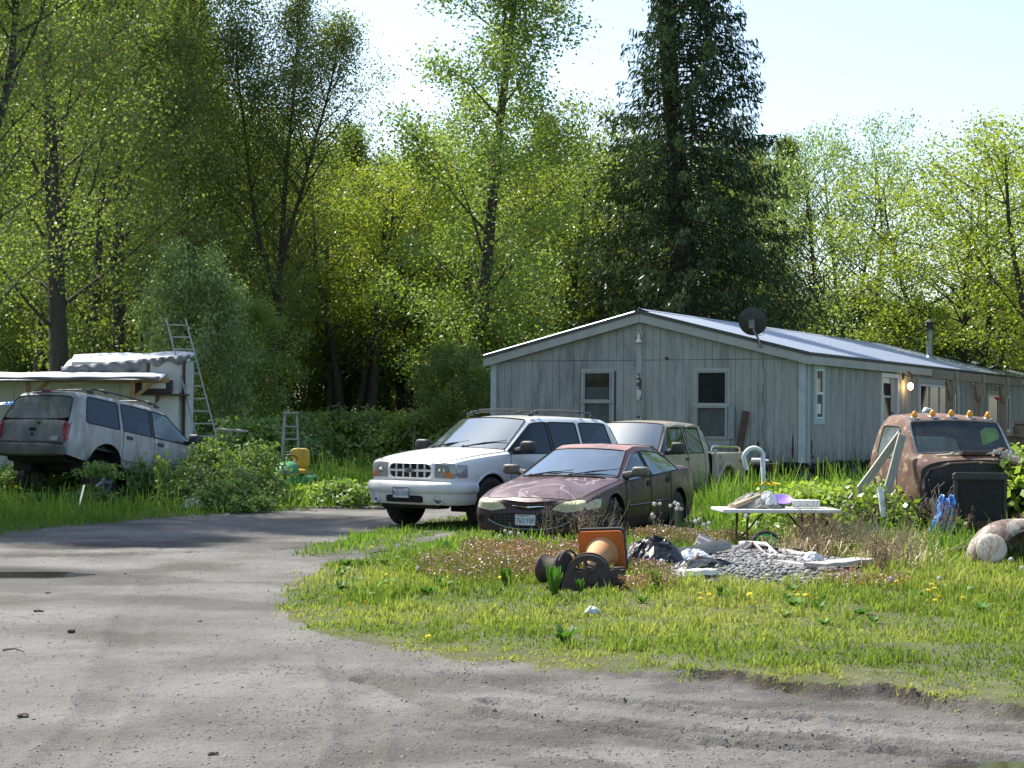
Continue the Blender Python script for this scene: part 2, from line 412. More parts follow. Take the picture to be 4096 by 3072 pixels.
# loose stones and crumbs of earth on the driveway
def scatter_grit():
    rng = np.random.default_rng(4); n = 26000
    y = 7.6*(26/7.6)**(rng.random(n)**1.25); x = (rng.random(n)*2-1)*.34*(y+1)
    keep = (dirt_sd(x, y) < -.02); keep &= (vnoise(x*1.1, y*1.1, 55)+rng.random(n)*.8 > .62)
    x = x[keep]; y = y[keep]; n = len(x); z = ground_z(x, y)
    r = .0028+.008*rng.random(n)**6+.0018*(y/9)*rng.random(n)
    T = np.array([(1, 0, -.3), (-.5, .87, -.3), (-.5, -.87, -.3), (.5, .8, .5), (.5, -.8, .5), (-1, 0, .5)], float)
    Fo = np.array([(0, 1, 3), (1, 2, 5), (2, 0, 4), (3, 5, 4), (0, 3, 4), (1, 5, 3), (2, 4, 5)])
    m2 = 14000; y2 = rng.uniform(8.2, 13, m2); x2 = rng.uniform(-1.6, 4.2, m2); k2 = (dirt_sd(x2, y2) < .02) & (fbm(x2*2.2+y2*.4, y2*3.4, 58, 3)+.12*rng.random(m2) > .56)
    x2, y2 = x2[k2], y2[k2]; x = np.concatenate([x, x2]); y = np.concatenate([y, y2]); z = np.concatenate([z, ground_z(x2, y2)]); r = np.concatenate([r, .003+.0075*rng.random(len(x2))**3]); n0 = n; n = len(x)
    ang = rng.random(n)*6.28; c, s = np.cos(ang), np.sin(ang); sc = r[:, None, None]*(.6+.8*rng.random((n, 6, 3)))
    P = T[None]*sc; Q = np.stack([P[..., 0]*c[:, None]-P[..., 1]*s[:, None], P[..., 0]*s[:, None]+P[..., 1]*c[:, None], P[..., 2]*.75], -1)
    Q += np.stack([x, y, z], -1)[:, None]
    me = fast_mesh('grit', Q.reshape(-1, 3), (Fo[None]+(np.arange(n)*6)[:, None, None]).reshape(-1, 3), rnd=np.repeat(np.concatenate([rng.random(n0), rng.random(n-n0)*.6]), 7))
    m = new_mat('grit'); nt, N, L, p = nodes(m); a = N.new('ShaderNodeAttribute'); a.attribute_name = 'rnd'
    rp = N.new('ShaderNodeValToRGB'); e = rp.color_ramp.elements; e[0].color = (.085, .08, .07, 1); e[1].color = (.32, .31, .29, 1); e.new(.45).color = (.14, .132, .12, 1); e.new(.8).color = (.20, .19, .175, 1)
    L.new(a.outputs['Fac'], rp.inputs[0]); L.new(rp.outputs[0], p.inputs['Base Color']); p.inputs['Roughness'].default_value = .9
    o = link('loose_grit', me, m, kind='stuff'); tag(o, 'small stones and crumbs of grey earth strewn over the driveway', 'gravel')
scatter_grit()
# ------------------------------------------------------------------ the grey mobile home
HW, HL = 8.6, 28.2
HLOC = Vector((7.06, 42.6, 0)); HROT = R(62.1)
def siding_mat():
    m = new_mat('weathered_siding'); nt, N, L, p = nodes(m); g = N.new('ShaderNodeNewGeometry'); oi = N.new('ShaderNodeObjectInfo')
    mp = N.new('ShaderNodeMapping'); mp.inputs['Scale'].default_value = (1, 1, .22); L.new(g.outputs['Position'], mp.inputs[0])
    def nz(vec, sc, lo, hi, det=7, rg=.6):
        t = N.new('ShaderNodeTexNoise'); t.inputs['Scale'].default_value = sc; t.inputs['Detail'].default_value = det; t.inputs['Roughness'].default_value = rg
        L.new(vec, t.inputs['Vector']); r = N.new('ShaderNodeMapRange'); r.inputs[1].default_value = lo; r.inputs[2].default_value = hi; L.new(t.outputs[0], r.inputs[0]); return r.outputs[0]
    def mix(a, b, f):
        mx = N.new('ShaderNodeMix'); mx.data_type = 'RGBA'
        for v, i in ((a, 6), (b, 7)):
            if isinstance(v, tuple): mx.inputs[i].default_value = (*v, 1)
            else: L.new(v, mx.inputs[i])
        L.new(f, mx.inputs[0]); return mx.outputs[2]
    rr = N.new('ShaderNodeMapRange'); rr.inputs[3].default_value = 0; rr.inputs[4].default_value = .5; L.new(oi.outputs['Random'], rr.inputs[0])
    c = mix((.305, .305, .28), (.255, .255, .232), rr.outputs[0])
    c = mix(c, (.355, .355, .33), nz(mp.outputs[0], 5, .45, .7))
    c = mix(c, (.15, .16, .148), nz(mp.outputs[0], 2.3, .47, .70, 8, .7))     # mildew streaks
    c = mix(c, (.10, .10, .09), nz(mp.outputs[0], 11, .61, .72, 6, .7))
    sx = N.new('ShaderNodeSeparateXYZ'); L.new(g.outputs['Position'], sx.inputs[0])
    ad = N.new('ShaderNodeMath'); ad.operation = 'MULTIPLY_ADD'; ad.inputs[1].default_value = -1.0; L.new(sx.outputs[2], ad.inputs[0])
    L.new(nz(mp.outputs[0], 9, .25, .75), ad.inputs[2])
    mr = N.new('ShaderNodeMapRange'); mr.inputs[1].default_value = -.55; mr.inputs[2].default_value = .1; mr.inputs[4].default_value = .85; L.new(ad.outputs[0], mr.inputs[0])
    c = mix(c, (.075, .075, .062), mr.outputs[0])                             # rot climbing from the bottom edge
    L.new(c, p.inputs['Base Color']); p.inputs['Roughness'].default_value = .75
    t = N.new('ShaderNodeTexNoise'); t.inputs['Scale'].default_value = 40; t.inputs['Detail'].default_value = 5; L.new(mp.outputs[0], t.inputs['Vector'])
    b = N.new('ShaderNodeBump'); b.inputs['Strength'].default_value = .35; b.inputs['Distance'].default_value = .01; L.new(t.outputs[0], b.inputs['Height']); L.new(b.outputs[0], p.inputs['Normal'])
    return m
M_SIDE = siding_mat()
M_TRIM = pbr('grey_trim', (.39, .39, .365), .7, col2=(.32, .32, .30), scale=3, col3=(.22, .22, .2), scale3=14, fac3=(.66, .76), bump=.2)
M_TRIMB = pbr('blue_grey_trim', (.33, .40, .42), .7, col2=(.42, .48, .49), scale=5, bump=.2)
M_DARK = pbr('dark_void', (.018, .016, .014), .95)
M_VINYL = pbr('white_vinyl', (.72, .74, .73), .5, col2=(.60, .63, .62), scale=6)
M_PANE = pbr('window_pane', (.016, .020, .022), .04, spec=.7)
M_SCREEN = pbr('insect_screen', (.045, .052, .055), .45, col2=(.08, .088, .09), scale=4)
M_ROOF = pbr('metal_roof', (.34, .39, .46), .42, metal=.35, col2=(.29, .34, .41), scale=1.2, bump=.05, bscale=8)
M_ROOFE = pbr('dark_roof_edge', (.05, .045, .042), .7, col2=(.09, .085, .08), scale=20)
M_WOOD = pbr('weathered_post', (.19, .145, .10), .85, col2=(.27, .22, .165), scale=5, stretch=(3, 3, .4), bump=.4, bscale=30)
M_RUSTWOOD = pbr('stained_plank', (.055, .032, .024), .85, col2=(.10, .058, .042), scale=6, bump=.4)

M_GROOVE = pbr('groove_paint', (.12, .125, .12), .9)
home = thing('mobile_home', 'long grey single-storey home with vertical siding and pale metal roof', 'house', HLOC, (0, 0, HROT))
ZB, ZT = .64, 3.15
SLOPE = .245
def rz(y): return 3.30+SLOPE*(HW/2-abs(y-HW/2))       # underside of the roof above local y
m = MB()
m.add([(.03, 0.03, ZB), (.03, HW, ZB), (.03, HW, 3.25), (.03, HW/2, 4.3), (.03, .03, 3.25)], [(0, 1, 2, 3, 4)])
m.build('wall', M_GROOVE, home)
m = MB(); m.add([(0.03, .03, ZB), (HL, .03, ZB), (HL, .03, 3.25), (0.03, .03, 3.25)], [(3, 2, 1, 0)]); m.build('wall', M_GROOVE, home)
m = MB(); m.add([(0, HW, ZB), (HL, HW, ZB), (HL, HW, 3.25), (0, HW, 3.25)], [(0, 1, 2, 3)]); m.build('wall', M_SIDE, home)
m = MB(); m.add([(HL, 0, ZB), (HL, HW, ZB), (HL, HW, 3.25), (HL, HW/2, 4.3), (HL, 0, 3.25)], [(4, 3, 2, 1, 0)]); m.build('wall', M_SIDE, home)
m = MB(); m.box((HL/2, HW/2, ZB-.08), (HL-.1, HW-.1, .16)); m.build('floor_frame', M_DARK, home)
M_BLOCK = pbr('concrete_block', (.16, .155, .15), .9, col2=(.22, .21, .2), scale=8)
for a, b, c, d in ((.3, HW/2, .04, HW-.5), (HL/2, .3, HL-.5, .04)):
    m = MB(); m.box((a, b, .22), (c, d, .66)); m.build('crawlspace_shade', M_DARK, home)  # black panels stand in for the shade of the open crawl space
pm = None
for i in range(7):
    for yy in (.25, HW-.25):
        if pm is None:
            b = MB(); b.box((0, 0, .26), (.4, .2, .6)); po = b.build('pier', M_BLOCK, home); pm = po.data
        else: po = link('pier', pm, None, home)
        po.location = (.5+i*4, yy, 0)

_unit = MB().box((0, 0, 0), (1, 1, 1)).build('siding_board', M_SIDE, home); UNIT = _unit.data; bpy.data.objects.remove(_unit)
rs = random.Random(5)
def boards(axis, length, z0f, z1f, holes, pitch=.2):
    n = int(round(length/pitch)); p = length/n
    for i in range(n):
        a, b = i*p, (i+1)*p; c = (a+b)/2
        seg = [(z0f(c), z1f(c))]
        for h0, h1, hz0, hz1 in holes:
            if b > h0+.04 and a < h1-.04:
                ns = []
                for s0, s1 in seg:
                    if hz1 <= s0 or hz0 >= s1: ns.append((s0, s1)); continue
                    if hz0 > s0: ns.append((s0, hz0))
                    if hz1 < s1: ns.append((hz1, s1))
                seg = ns
        for s0, s1 in seg:
            if s1-s0 < .05: continue
            gap = .007 if i % 6 else .012
            off = rs.uniform(-.003, .004)
            o = link('siding_board', UNIT, None, home)
            if axis == 'y': o.location = (.008-off, c, (s0+s1)/2); o.scale = (.03, p-gap, s1-s0)
            else: o.location = (c, .008-off, (s0+s1)/2); o.scale = (p-gap, .03, s1-s0)
WIN_G = [(5.13, 5.91, 1.40, 2.87), (2.01, 2.81, 1.16, 2.87)]
WIN_L = [(.68, 1.24, 1.72, 2.92), (6.22, 7.9, .95, 2.98), (10.2, 14.8, 1.5, 2.76), (18.8, 22.1, 1.35, 2.58)]
boards('y', HW, lambda c: ZB+rs.uniform(-.05, .05), lambda c: ZT-.006, WIN_G)
boards('y', HW, lambda c: ZT+.008, lambda c: rz(c)-.06, [], .2)
boards('x', HL, lambda c: ZB+rs.uniform(-.07, .06), lambda c: 3.2, WIN_L)

def frame_bars(mb, ax, a0, a1, z0, z1, w, proud, th):
    """picture-frame of bars; ax 'y' = gable plane, 'x' = long wall"""
    def bx(u0, u1, v0, v1):
        c = ((u0+u1)/2, (v0+v1)/2)
        if ax == 'y': mb.box((-proud, c[0], c[1]), (th, u1-u0, v1-v0))
        else: mb.box((c[0], -proud, c[1]), (u1-u0, th, v1-v0))
    bx(a0, a1, z0, z0+w); bx(a0, a1, z1-w, z1); bx(a0, a0+w, z0+w, z1-w); bx(a1-w, a1, z0+w, z1-w)
def flat(mb, ax, a0, a1, z0, z1, proud, th=.012):
    if ax == 'y': mb.box((-proud, (a0+a1)/2, (z0+z1)/2), (th, a1-a0, z1-z0))
    else: mb.box(((a0+a1)/2, -proud, (z0+z1)/2), (a1-a0, th, z1-z0))
def window(ax, a0, a1, z0, z1, split=None, vsplits=(), fm=None, w=.045, lower=None, casing=None):
    fm = fm or M_VINYL
    mb = MB(); frame_bars(mb, ax, a0, a1, z0, z1, w, .022, .05); win = mb.build('window', fm, home)
    us = [a0+w]+list(vsplits)+[a1-w]
    for k in vsplits: mb = MB(); flat(mb, ax, k-.025, k+.025, z0+w, z1-w, .018, .04); mb.build('mullion', fm, win)
    vs = [z0+w, z1-w] if split is None else [z0+w, split, z1-w]
    if split is not None: mb = MB(); flat(mb, ax, a0+w, a1-w, split-.03, split+.03, .016, .045); mb.build('meeting_rail', fm, win)
    for i in range(len(us)-1):
        for j in range(len(vs)-1):
            mb = MB(); flat(mb, ax, us[i]+.002, us[i+1]-.002, vs[j]+.002, vs[j+1]-.002, 0.0, .01)
            mb.build('pane', lower if (lower and j == 0 and len(vs) > 2) else M_PANE, win)
    if casing:
        mb = MB(); frame_bars(mb, ax, a0-casing[0], a1+casing[0], z0-casing[0], z1+casing[0], casing[0]-.003, .012, .03); mb.build('casing', casing[1], win)
    return win
M_FRAME = pbr('dull_frame', (.30, .31, .30), .6, col2=(.24, .25, .24), scale=8)
w1 = window('y', *WIN_G[0], split=2.13, lower=M_SCREEN, fm=M_FRAME, casing=(.07, M_TRIM))
mb = MB(); flat(mb, 'y', 5.20, 5.84, 2.16, 2.47, .008, .006); mb.build('blind', pbr('grey_blind', (.05, .065, .06), .3), w1)
mb = MB(); flat(mb, 'y', 5.03, 5.98, 2.06, 2.14, .055, .02); mb.build('screen_rail', M_FRAME, w1)
w2 = window('y', *WIN_G[1], split=2.05, lower=M_SCREEN, fm=M_FRAME, casing=(.07, M_TRIM))
mb = MB(); flat(mb, 'y', 1.93, 2.90, 2.0, 2.07, .055, .02); mb.build('screen_rail', M_TRIM, w2)
mb = MB(); frame_bars(mb, 'y', 1.98, 2.84, 1.2, 2.02, .06, .06, .02); mb.build('screen_frame', M_FRAME, w2)
mb = MB(); flat(mb, 'y', 1.80, 1.96, 1.2, 2.02, .05, .02); mb.build('shutter', pbr('shutter', (.20, .235, .25), .7, col2=(.26, .29, .3), scale=5), w2)
mb = MB(); flat(mb, 'y', 1.9, 2.95, 1.02, 1.10, .06, .05); mb.build('sill', M_FRAME, w2)
# a standing fan seen through the right gable window
mb = MB(); Mx = Matrix.Translation((-.006, 2.40, 1.70)) @ Matrix.Rotation(PI/2, 4, 'Y')
for r in (.05, .14, .22): mb.lathe([(r-.004, -.002), (r+.004, -.002), (r+.004, .002), (r-.004, .002)], 24, Mx, True)
mb.box((-.006, 2.40, 1.36), (.006, .02, .3)); mb.build('fan', pbr('dim_fan', (.10, .11, .11), .5), w2)
window('x', *WIN_L[0], split=2.34, fm=M_VINYL, w=.035, lower=M_SCREEN, casing=(.14, M_TRIMB))
mb = MB(); mb.box((.93, -.022, 1.96), (.24, .01, .24)); mb.build('curtain', M_VINYL, home)
# back door with a tall two-light glass
mb = MB(); frame_bars(mb, 'x', 6.22, 7.9, .9, 2.98, .11, .03, .07); door = mb.build('door', M_VINYL, home)
mb = MB(); flat(mb, 'x', 6.33, 7.79, 1.0, 2.87, -.02, .03); mb.build('door_leaf', M_VINYL, door)
for z0, z1 in ((1.75, 2.32), (2.38, 2.72)):
    mb = MB(); flat(mb, 'x', 6.42, 7.2, z0, z1, .01, .02); mb.build('pane', M_PANE, door)
mb = MB(); flat(mb, 'x', 7.25, 7.78, .98, 2.86, .012, .01); mb.build('jamb_shadow_board', M_TRIM, door)
mb = MB(); mb.blob((7.2, -.06, 1.9), (.06, .06, .06), 1); mb.build('handle', M_ROOFE, door)
window('x', *WIN_L[2], vsplits=(11.4, 12.55, 13.4), fm=M_VINYL, w=.05, casing=(.16, M_TRIMB))
window('x', *WIN_L[3], vsplits=(20.4,), fm=M_VINYL, w=.07, casing=(.15, M_TRIM))
mb = MB(); flat(mb, 'x', 10.0, 15.0, 2.80, 2.93, .03, .03); mb.build('window_head', M_TRIM, home)
# corner boards, centre batten with the peeling strip
for (c, d, mt) in (((-.018, .09, 1.9), (.04, .18, 2.5), M_TRIMB), ((.10, -.018, 1.9), (.16, .04, 2.5), M_TRIM), ((-.018, HW-.08, 1.9), (.04, .16, 2.5), M_TRIMB), ((-.024, 4.36, 3.5), (.03, .14, 1.5), M_TRIM)):
    mb = MB(); mb.box(c, d); mb.build('corner_board', mt, home)
M_PEEL = pbr('peeling_strip', (.55, .56, .54), .8, col2=(.10, .06, .05), scale=5, fac=(.50, .56), bump=.5)
for z0, z1, mt in ((2.16, 2.82, M_PEEL), (1.45, 1.75, M_PEEL)):
    mb = MB(); mb.box((-.024, 4.36, (z0+z1)/2), (.03, .12, z1-z0)); mb.build('batten', mt, home)
for x in (10.06, 15.4, 16.0): mb = MB(); mb.box((x, -.02, 1.95), (.1, .03, 2.5)); mb.build('batten', M_TRIMB, home)
# rot holes torn in the siding near the corner
M_ROT = pbr('rotten_hole', (.03, .02, .015), .95, col2=(.09, .05, .035), scale=30)
for k, (ax, u, z, w_, h_) in enumerate((('x', .42, 1.05, .12, .5), ('x', .47, .78, .18, .2), ('y', .32, 1.05, .06, .75), ('y', 3.62, 3.19, .13, .1), ('y', 8.3, 3.2, .35, .06), ('y', 1.2, 1.05, .10, .3), ('x', .1, 1.35, .07, .25))):
    mb = MB(); n = 11; pts = [(math.cos(2*PI*i/n)*w_/2*rs.uniform(.6, 1.1), math.sin(2*PI*i/n)*h_/2*rs.uniform(.6, 1.1)) for i in range(n)]
    if ax == 'x': Mx = Matrix.Translation((u, -.012, z)) @ Matrix.Rotation(PI/2, 4, 'X')
    else: Mx = Matrix.Translation((-.012, u, z)) @ Matrix.Rotation(-PI/2, 4, 'Z') @ Matrix.Rotation(PI/2, 4, 'X')
    mb.prism(pts, 0, .004, Mx); mb.build('rotten_patch', M_ROT, home)
# hanging cable and its loop
mb = MB(); mb.tube([(-.05, 1.05+.03*math.sin(i*.9), 3.35-i*.12) for i in range(22)], .008, 5); mb.build('cable', M_ROOFE, home)

# roof: ribbed sheets on both slopes
OV = .17
def roof_panel_mesh():
    w = .912; prof = []
    for k in range(4):
        x0 = k*.228
        prof += [(x0, 0), (x0+.02, .022), (x0+.045, .022), (x0+.065, 0)]
    prof.append((w+.004, 0)); V = []; Fc = []
    y1 = HW/2+OV
    for x, z in prof: V += [(x, 0, z), (x, y1, z-SLOPE*y1)]
    for i in range(len(prof)-1): Fc.append((2*i, 2*i+2, 2*i+3, 2*i+1))
    n = len(V); V += [(x, y, z-.012) for x, y, z in V]; Fc += [tuple(q+n for q in f[::-1]) for f in Fc]
    for i in range(len(prof)-1): Fc.append((2*i+1, 2*i+3, n+2*i+3, n+2*i+1))
    me = bpy.data.meshes.new('roof_panel'); me.from_pydata(V, [], [f[::-1] for f in Fc]); me.update(); me.materials.append(M_ROOF); return me
RP = roof_panel_mesh(); ZR = 4.40; nP = 31
PX0 = -.15
for k in range(nP):
    for s in (1, -1):
        o = link('roof_panel', RP, None, home)
        o.location = (PX0+k*.9125 if s > 0 else PX0+(k+1)*.9125, HW/2, ZR)
        o.rotation_euler = (0, 0, 0 if s > 0 else PI)
X1 = PX0+nP*.9125
mb = MB(); mb.add([(PX0-.01, HW/2-.16, ZR-.012), (PX0-.01, HW/2, ZR+.045), (PX0-.01, HW/2+.16, ZR-.012), (X1, HW/2-.16, ZR-.012), (X1, HW/2, ZR+.045), (X1, HW/2+.16, ZR-.012)], [(0, 1, 4, 3), (1, 2, 5, 4), (0, 3, 5, 2)])
mb.build('ridge_cap', M_ROOF, home)
# rake boards and fascia
for s in (0, 1):
    ys = [(-OV, HW*.26), (HW*.26, HW/2)] if s == 0 else [(HW/2, HW*.72), (HW*.72, HW*.86), (HW*.86, HW+OV)]
    zf = lambda y: ZR-SLOPE*abs(y-HW/2)
    for a, b in ys:
        mb = MB(); g_ = .004
        P = [(a+g_, zf(a)-.30), (b-g_, zf(b)-.30), (b-g_, zf(b)-.085), (a+g_, zf(a)-.085)]
        mb.prism([(q, r) for q, r in P], 0, .035, Matrix.Translation((PX0+.03, 0, 0)) @ Matrix(((0, 0, -1, 0), (1, 0, 0, 0), (0, 1, 0, 0), (0, 0, 0, 1))))
        mb.build('rake_board', M_TRIM, home)
    a, b = (-OV, HW/2) if s == 0 else (HW/2, HW+OV)
    mb = MB(); P = [(a, zf(a)-.088), (b, zf(b)-.088), (b, zf(b)-.004), (a, zf(a)-.004)]
    mb.prism(P, 0, .05, Matrix.Translation((PX0+.018, 0, 0)) @ Matrix(((0, 0, -1, 0), (1, 0, 0, 0), (0, 1, 0, 0), (0, 0, 0, 1)))); mb.build('rake_flashing', M_ROOFE, home)
zE = ZR-SLOPE*(HW/2+OV)
nF = 7
for k in range(nF):
    a = PX0+k*(X1-PX0)/nF; b = PX0+(k+1)*(X1-PX0)/nF
    mb = MB(); mb.box(((a+b)/2, -OV+.04, zE-.185), (b-a-.008, .035, .20)); mb.build('fascia', M_TRIM, home)
mb = MB(); mb.box(((PX0+X1)/2, -OV+.03, zE-.05), (X1-PX0, .03, .065)); mb.build('eave_flashing', M_ROOFE, home)
mb = MB(); mb.box(((PX0+X1)/2, -.05, zE-.27), (X1-PX0, .2, .012)); mb.build('soffit', M_TRIM, home)
# stove pipe
zp = ZR-SLOPE*(HW/2-1.93)
pipe = MB().lathe([(.11, -.1), (.11, 1.0), (.10, 1.0), (.10, -.1)], 16, Matrix.Translation((18.8, 1.93, zp)), True).build('stove_pipe', pbr('galvanised', (.42, .43, .44), .45, metal=.6, col2=(.25, .25, .26), scale=6), home, True)
MB().lathe([(.0, 1.34), (.09, 1.31), (.20, 1.22), (.20, 1.18), (.12, 1.18), (.12, 1.02), (.17, 1.0), (.17, .96), (.11, .96)], 16, Matrix.Translation((18.8, 1.93, zp))).build('cap', M_ROOFE, pipe, True)
MB().lathe([(.22, -.02), (.14, .06), (.11, .10)], 16, Matrix.Translation((18.8, 1.93, zp))).build('flashing', M_ROOF, pipe, True)

# lamp over the gable, lamp by the door
gl = thing('flood_lamp', 'small white flood lamp high under the gable peak', 'lamp', HLOC, (0, 0, HROT))
MB().blob((-.04, 4.36, 3.80), (.06, .24, .26), .8).build('mount', pbr('lamp_mount', (.42, .40, .34), .8, col2=(.2, .15, .1), scale=20), gl, True)
MB().lathe([(.03, 0), (.035, -.1), (.085, -.2), (.08, -.205), (.0, -.17)], 14, Matrix.Translation((-.12, 4.34, 3.80))).build('lamp_shade', M_VINYL, gl, True)
wl_ = thing('wall_lamp', 'dark wall lamp with its bulb alight beside the door', 'lamp', HLOC, (0, 0, HROT))
MB().blob((8.45, -.03, 3.0), (.12, .06, .34), .8).tube([(8.45, -.05, 3.02), (8.46, -.2, 3.05), (8.5, -.26, 2.96), (8.52, -.24, 2.86)], .028, 8).tube([(8.45, -.05, 2.98), (8.62, -.16, 2.92), (8.7, -.18, 2.9)], .03, 8).build('bracket', M_ROOFE, wl_, True)
MB().blob((8.56, -.2, 2.66), (.2, .15, .2), .9).build('bulb', pbr('lit_bulb', (1, .8, .5), .4, emit=(1, .62, .25, 14)), wl_, True)

# satellite dish, seen from behind
sd_ = thing('satellite_dish', 'black round satellite dish on a bent mast at the roof edge', 'satellite dish', HLOC, (0, 0, HROT))
DC = Vector((-.3, 1.25, 4.05))
yaw = Matrix.Rotation(R(-12), 4, 'Z') @ Matrix.Rotation(R(-62), 4, 'Y')
MB().lathe([(0, -.07), (.12, -.062), (.24, -.035), (.345, 0), (.35, .004), (.24, -.027), (.12, -.054), (0, -.062)], 32, Matrix.Translation(DC) @ Matrix.Rotation(R(12), 4, 'Z') @ Matrix.Rotation(R(72), 4, 'Y')).build('dish', pbr('dish_back', (.028, .032, .034), .5, col2=(.045, .05, .05), scale=9), sd_, True)
M_GALV = pbr('dull_steel', (.26, .28, .27), .5, metal=.5, col2=(.16, .17, .16), scale=20)
MB().tube([(-.2, 1.08, 3.42), (-.3, 1.12, 3.66), (-.32, 1.22, 3.82), (-.34, 1.24, 3.98)], .028, 10).build('mast', M_GALV, sd_, True)
MB().box((-.36, 1.25, 3.98), (.08, .13, .2), bev=.01).box((-.4, 1.20, 4.06), (.03, .03, .08)).box((-.4, 1.30, 4.06), (.03, .03, .08)).build('bracket', M_GALV, sd_)
MB().tube([(-.34, 1.2+.12*math.cos(a*.5)-.14, 3.78+.07*math.sin(a*.5)) for a in range(13)], .007, 5).build('cable', M_ROOFE, sd_)

# porch along the long wall
porch = thing('porch', 'timber porch of braced posts and beam along the long wall', 'porch', HLOC, (0, 0, HROT))
PO = -1.6
mb = MB(); mb.box((11.0, PO, 2.93), (10.6, .09, .22)); mb.build('beam', M_WOOD, porch)
for k, x in enumerate((7.5, 10.7, 13.9)):
    mb = MB(); mb.box((x, PO+.002, 1.42), (.22, .20, 2.8)); post = mb.build('post', M_WOOD, porch)
    mb = MB(); mb.box((x+.30, PO-.085, 2.74), (.10, .05, .62)); mb.build('cleat', pbr('grey_cleat%d' % k, (.30, .29, .26), .85, col2=(.22, .2, .17), scale=8), post)
    for s in (-1, 1):
        mb = MB(); mb.bar((x+s*.08, PO+.01*s, 2.28), (x+s*.52, PO+.01*s, 2.80), .08, .12); mb.build('brace', M_WOOD, post)
mb = MB(); mb.box((11, PO/2, .84), (11, 1.75, .05)); mb.build('deck', M_WOOD, porch)
mb = MB(); mb.box((15.6, PO, 1.27), (3.4, .18, .05)); rail = mb.build('handrail', M_WOOD, porch)
bal = None
for k in range(18):
    if bal is None: b = MB(); b.box((0, 0, 0), (.06, .04, .44)); ob = b.build('baluster', M_WOOD, porch); bal = ob.data
    else: ob = link('baluster', bal, None, porch)
    ob.location = (14.1+k*.18, PO, 1.03)
M_FIN = pbr('turned_finial', (.16, .11, .07), .8, col2=(.22, .17, .1), scale=9)
for x in (16.0, 16.5):
    MB().lathe([(0, .42), (.1, .40), (.14, .33), (.1, .27), (.16, .25), (.18, .2), (.18, -.1), (0, -.1)], 14, Matrix.Translation((x, PO-.03, 1.30))).build('finial', M_FIN, porch, True)
hf = thing('hummingbird_feeder', 'red hummingbird feeder hanging from the porch beam', 'bird feeder', HLOC, (0, 0, HROT))
M_RED = pbr('red_plastic', (.75, .02, .06), .35)
fx, fy = 14.75, PO+.25
MB().lathe([(0, .16), (.05, .155), (.10, .13), (.10, .10), (0, .10)], 14, Matrix.Translation((fx, fy, 2.62))).build('cap', M_RED, hf, True)
MB().lathe([(.07, .10), (.055, -.02), (.05, -.14), (.08, -.17)], 14, Matrix.Translation((fx, fy, 2.62))).build('bottle', pbr('clear_bottle', (.5, .5, .5), .1, alpha=.3), hf, True)
MB().lathe([(0, -.13), (.17, -.15), (.2, -.19), (.18, -.24), (.1, -.26), (0, -.26)], 16, Matrix.Translation((fx, fy, 2.62))).build('tray', M_RED, hf, True)
MB().tube([(fx, fy, 2.76), (fx, fy, 2.9)], .006, 5).build('hanger', M_ROOFE, hf)
# upholstered chair-like cover behind the rusty truck, on the deck
ch = thing('folded_awning', 'pale folded cover draped over a rail on the porch deck', 'cover', HLOC, (0, 0, HROT))
pts = [(6.2, -1.15, 1.5), (6.35, -1.15, 1.92), (6.6, -1.15, 2.0), (7.3, -1.12, 1.97)]
MB().tube(pts, [.03, .05, .06, .05], 8).build('roll', M_VINYL, ch, True)
mb = MB(); mb.add([(6.5, -1.1, 1.95), (8.9, -1.1, 1.78), (9.3, -1.12, 1.2), (6.4, -1.12, 1.2)], [(0, 1, 2, 3)]); mb.add([(6.5, -1.07, 1.95), (8.9, -1.07, 1.78), (9.3, -1.09, 1.2), (6.4, -1.09, 1.2)], [(3, 2, 1, 0)]); mb.build('cover_sheet', pbr('grey_cover', (.33, .35, .35), .7, col2=(.4, .42, .42), scale=4), ch)
MB().tube([(7.4, -1.14, 1.9), (8.0, -1.16, 1.83), (8.6, -1.16, 1.8), (9.1, -1.14, 1.8)], .045, 8).build('edge_roll', M_VINYL, ch, True)

# things leaning on the gable and lying at its foot
pl = MB(); pl.bar((-.35, 1.72, .10), (-.06, 1.50, 1.88), .17, .045, up=(1, 0, 0)); o = pl.build('leaning_plank', M_RUSTWOOD, None, loc=HLOC, rot=(0, 0, HROT)); tag(o, 'dark brown plank leaning against the gable wall', 'plank')
hz = [(-1.6+.55*(1-math.cos(a*PI/12))/2*1.6, 1.45, 1.12+.32*math.sin(a*PI/12)) for a in range(13)]
# ------------------------------------------------------------------ trees
M_BARK = pbr('dark_bark', (.052, .042, .032), .95, col2=(.095, .080, .062), scale=4, stretch=(6, 6, 1), bump=.7, bscale=12)
M_BARKL = pbr('grey_bark', (.11, .10, .085), .95, col2=(.06, .055, .045), scale=4, stretch=(6, 6, 1), bump=.6, bscale=12)
L_COT = leaf_mat('cottonwood_leaf', (0.120, 0.168, 0.036), (0.191, 0.249, 0.052), (0.274, 0.329, 0.097), trans=.55, gloss=.05, grough=.45)
L_COT2 = leaf_mat('cottonwood_young_leaf', (0.129, 0.199, 0.039), (0.200, 0.281, 0.056), (0.283, 0.343, 0.097), trans=.55, gloss=.05, grough=.45)
L_MAP = leaf_mat('maple_leaf', (0.154, 0.213, 0.028), (0.258, 0.322, 0.039), (0.361, 0.398, 0.077), trans=.58, gloss=.04)
L_UND = leaf_mat('understory_leaf', (0.103, 0.165, 0.031), (0.181, 0.254, 0.048), (0.258, 0.316, 0.069), trans=.5, gloss=.05)
L_PALE = leaf_mat('pale_shrub_leaf', (0.168, 0.247, 0.077), (0.245, 0.343, 0.111), (0.322, 0.412, 0.167), trans=.5, gloss=.06)
L_CED = leaf_mat('cedar_spray', (0.030, 0.053, 0.024), (0.049, 0.083, 0.033), (0.087, 0.122, 0.050), trans=.3, gloss=.03, objvar=0)

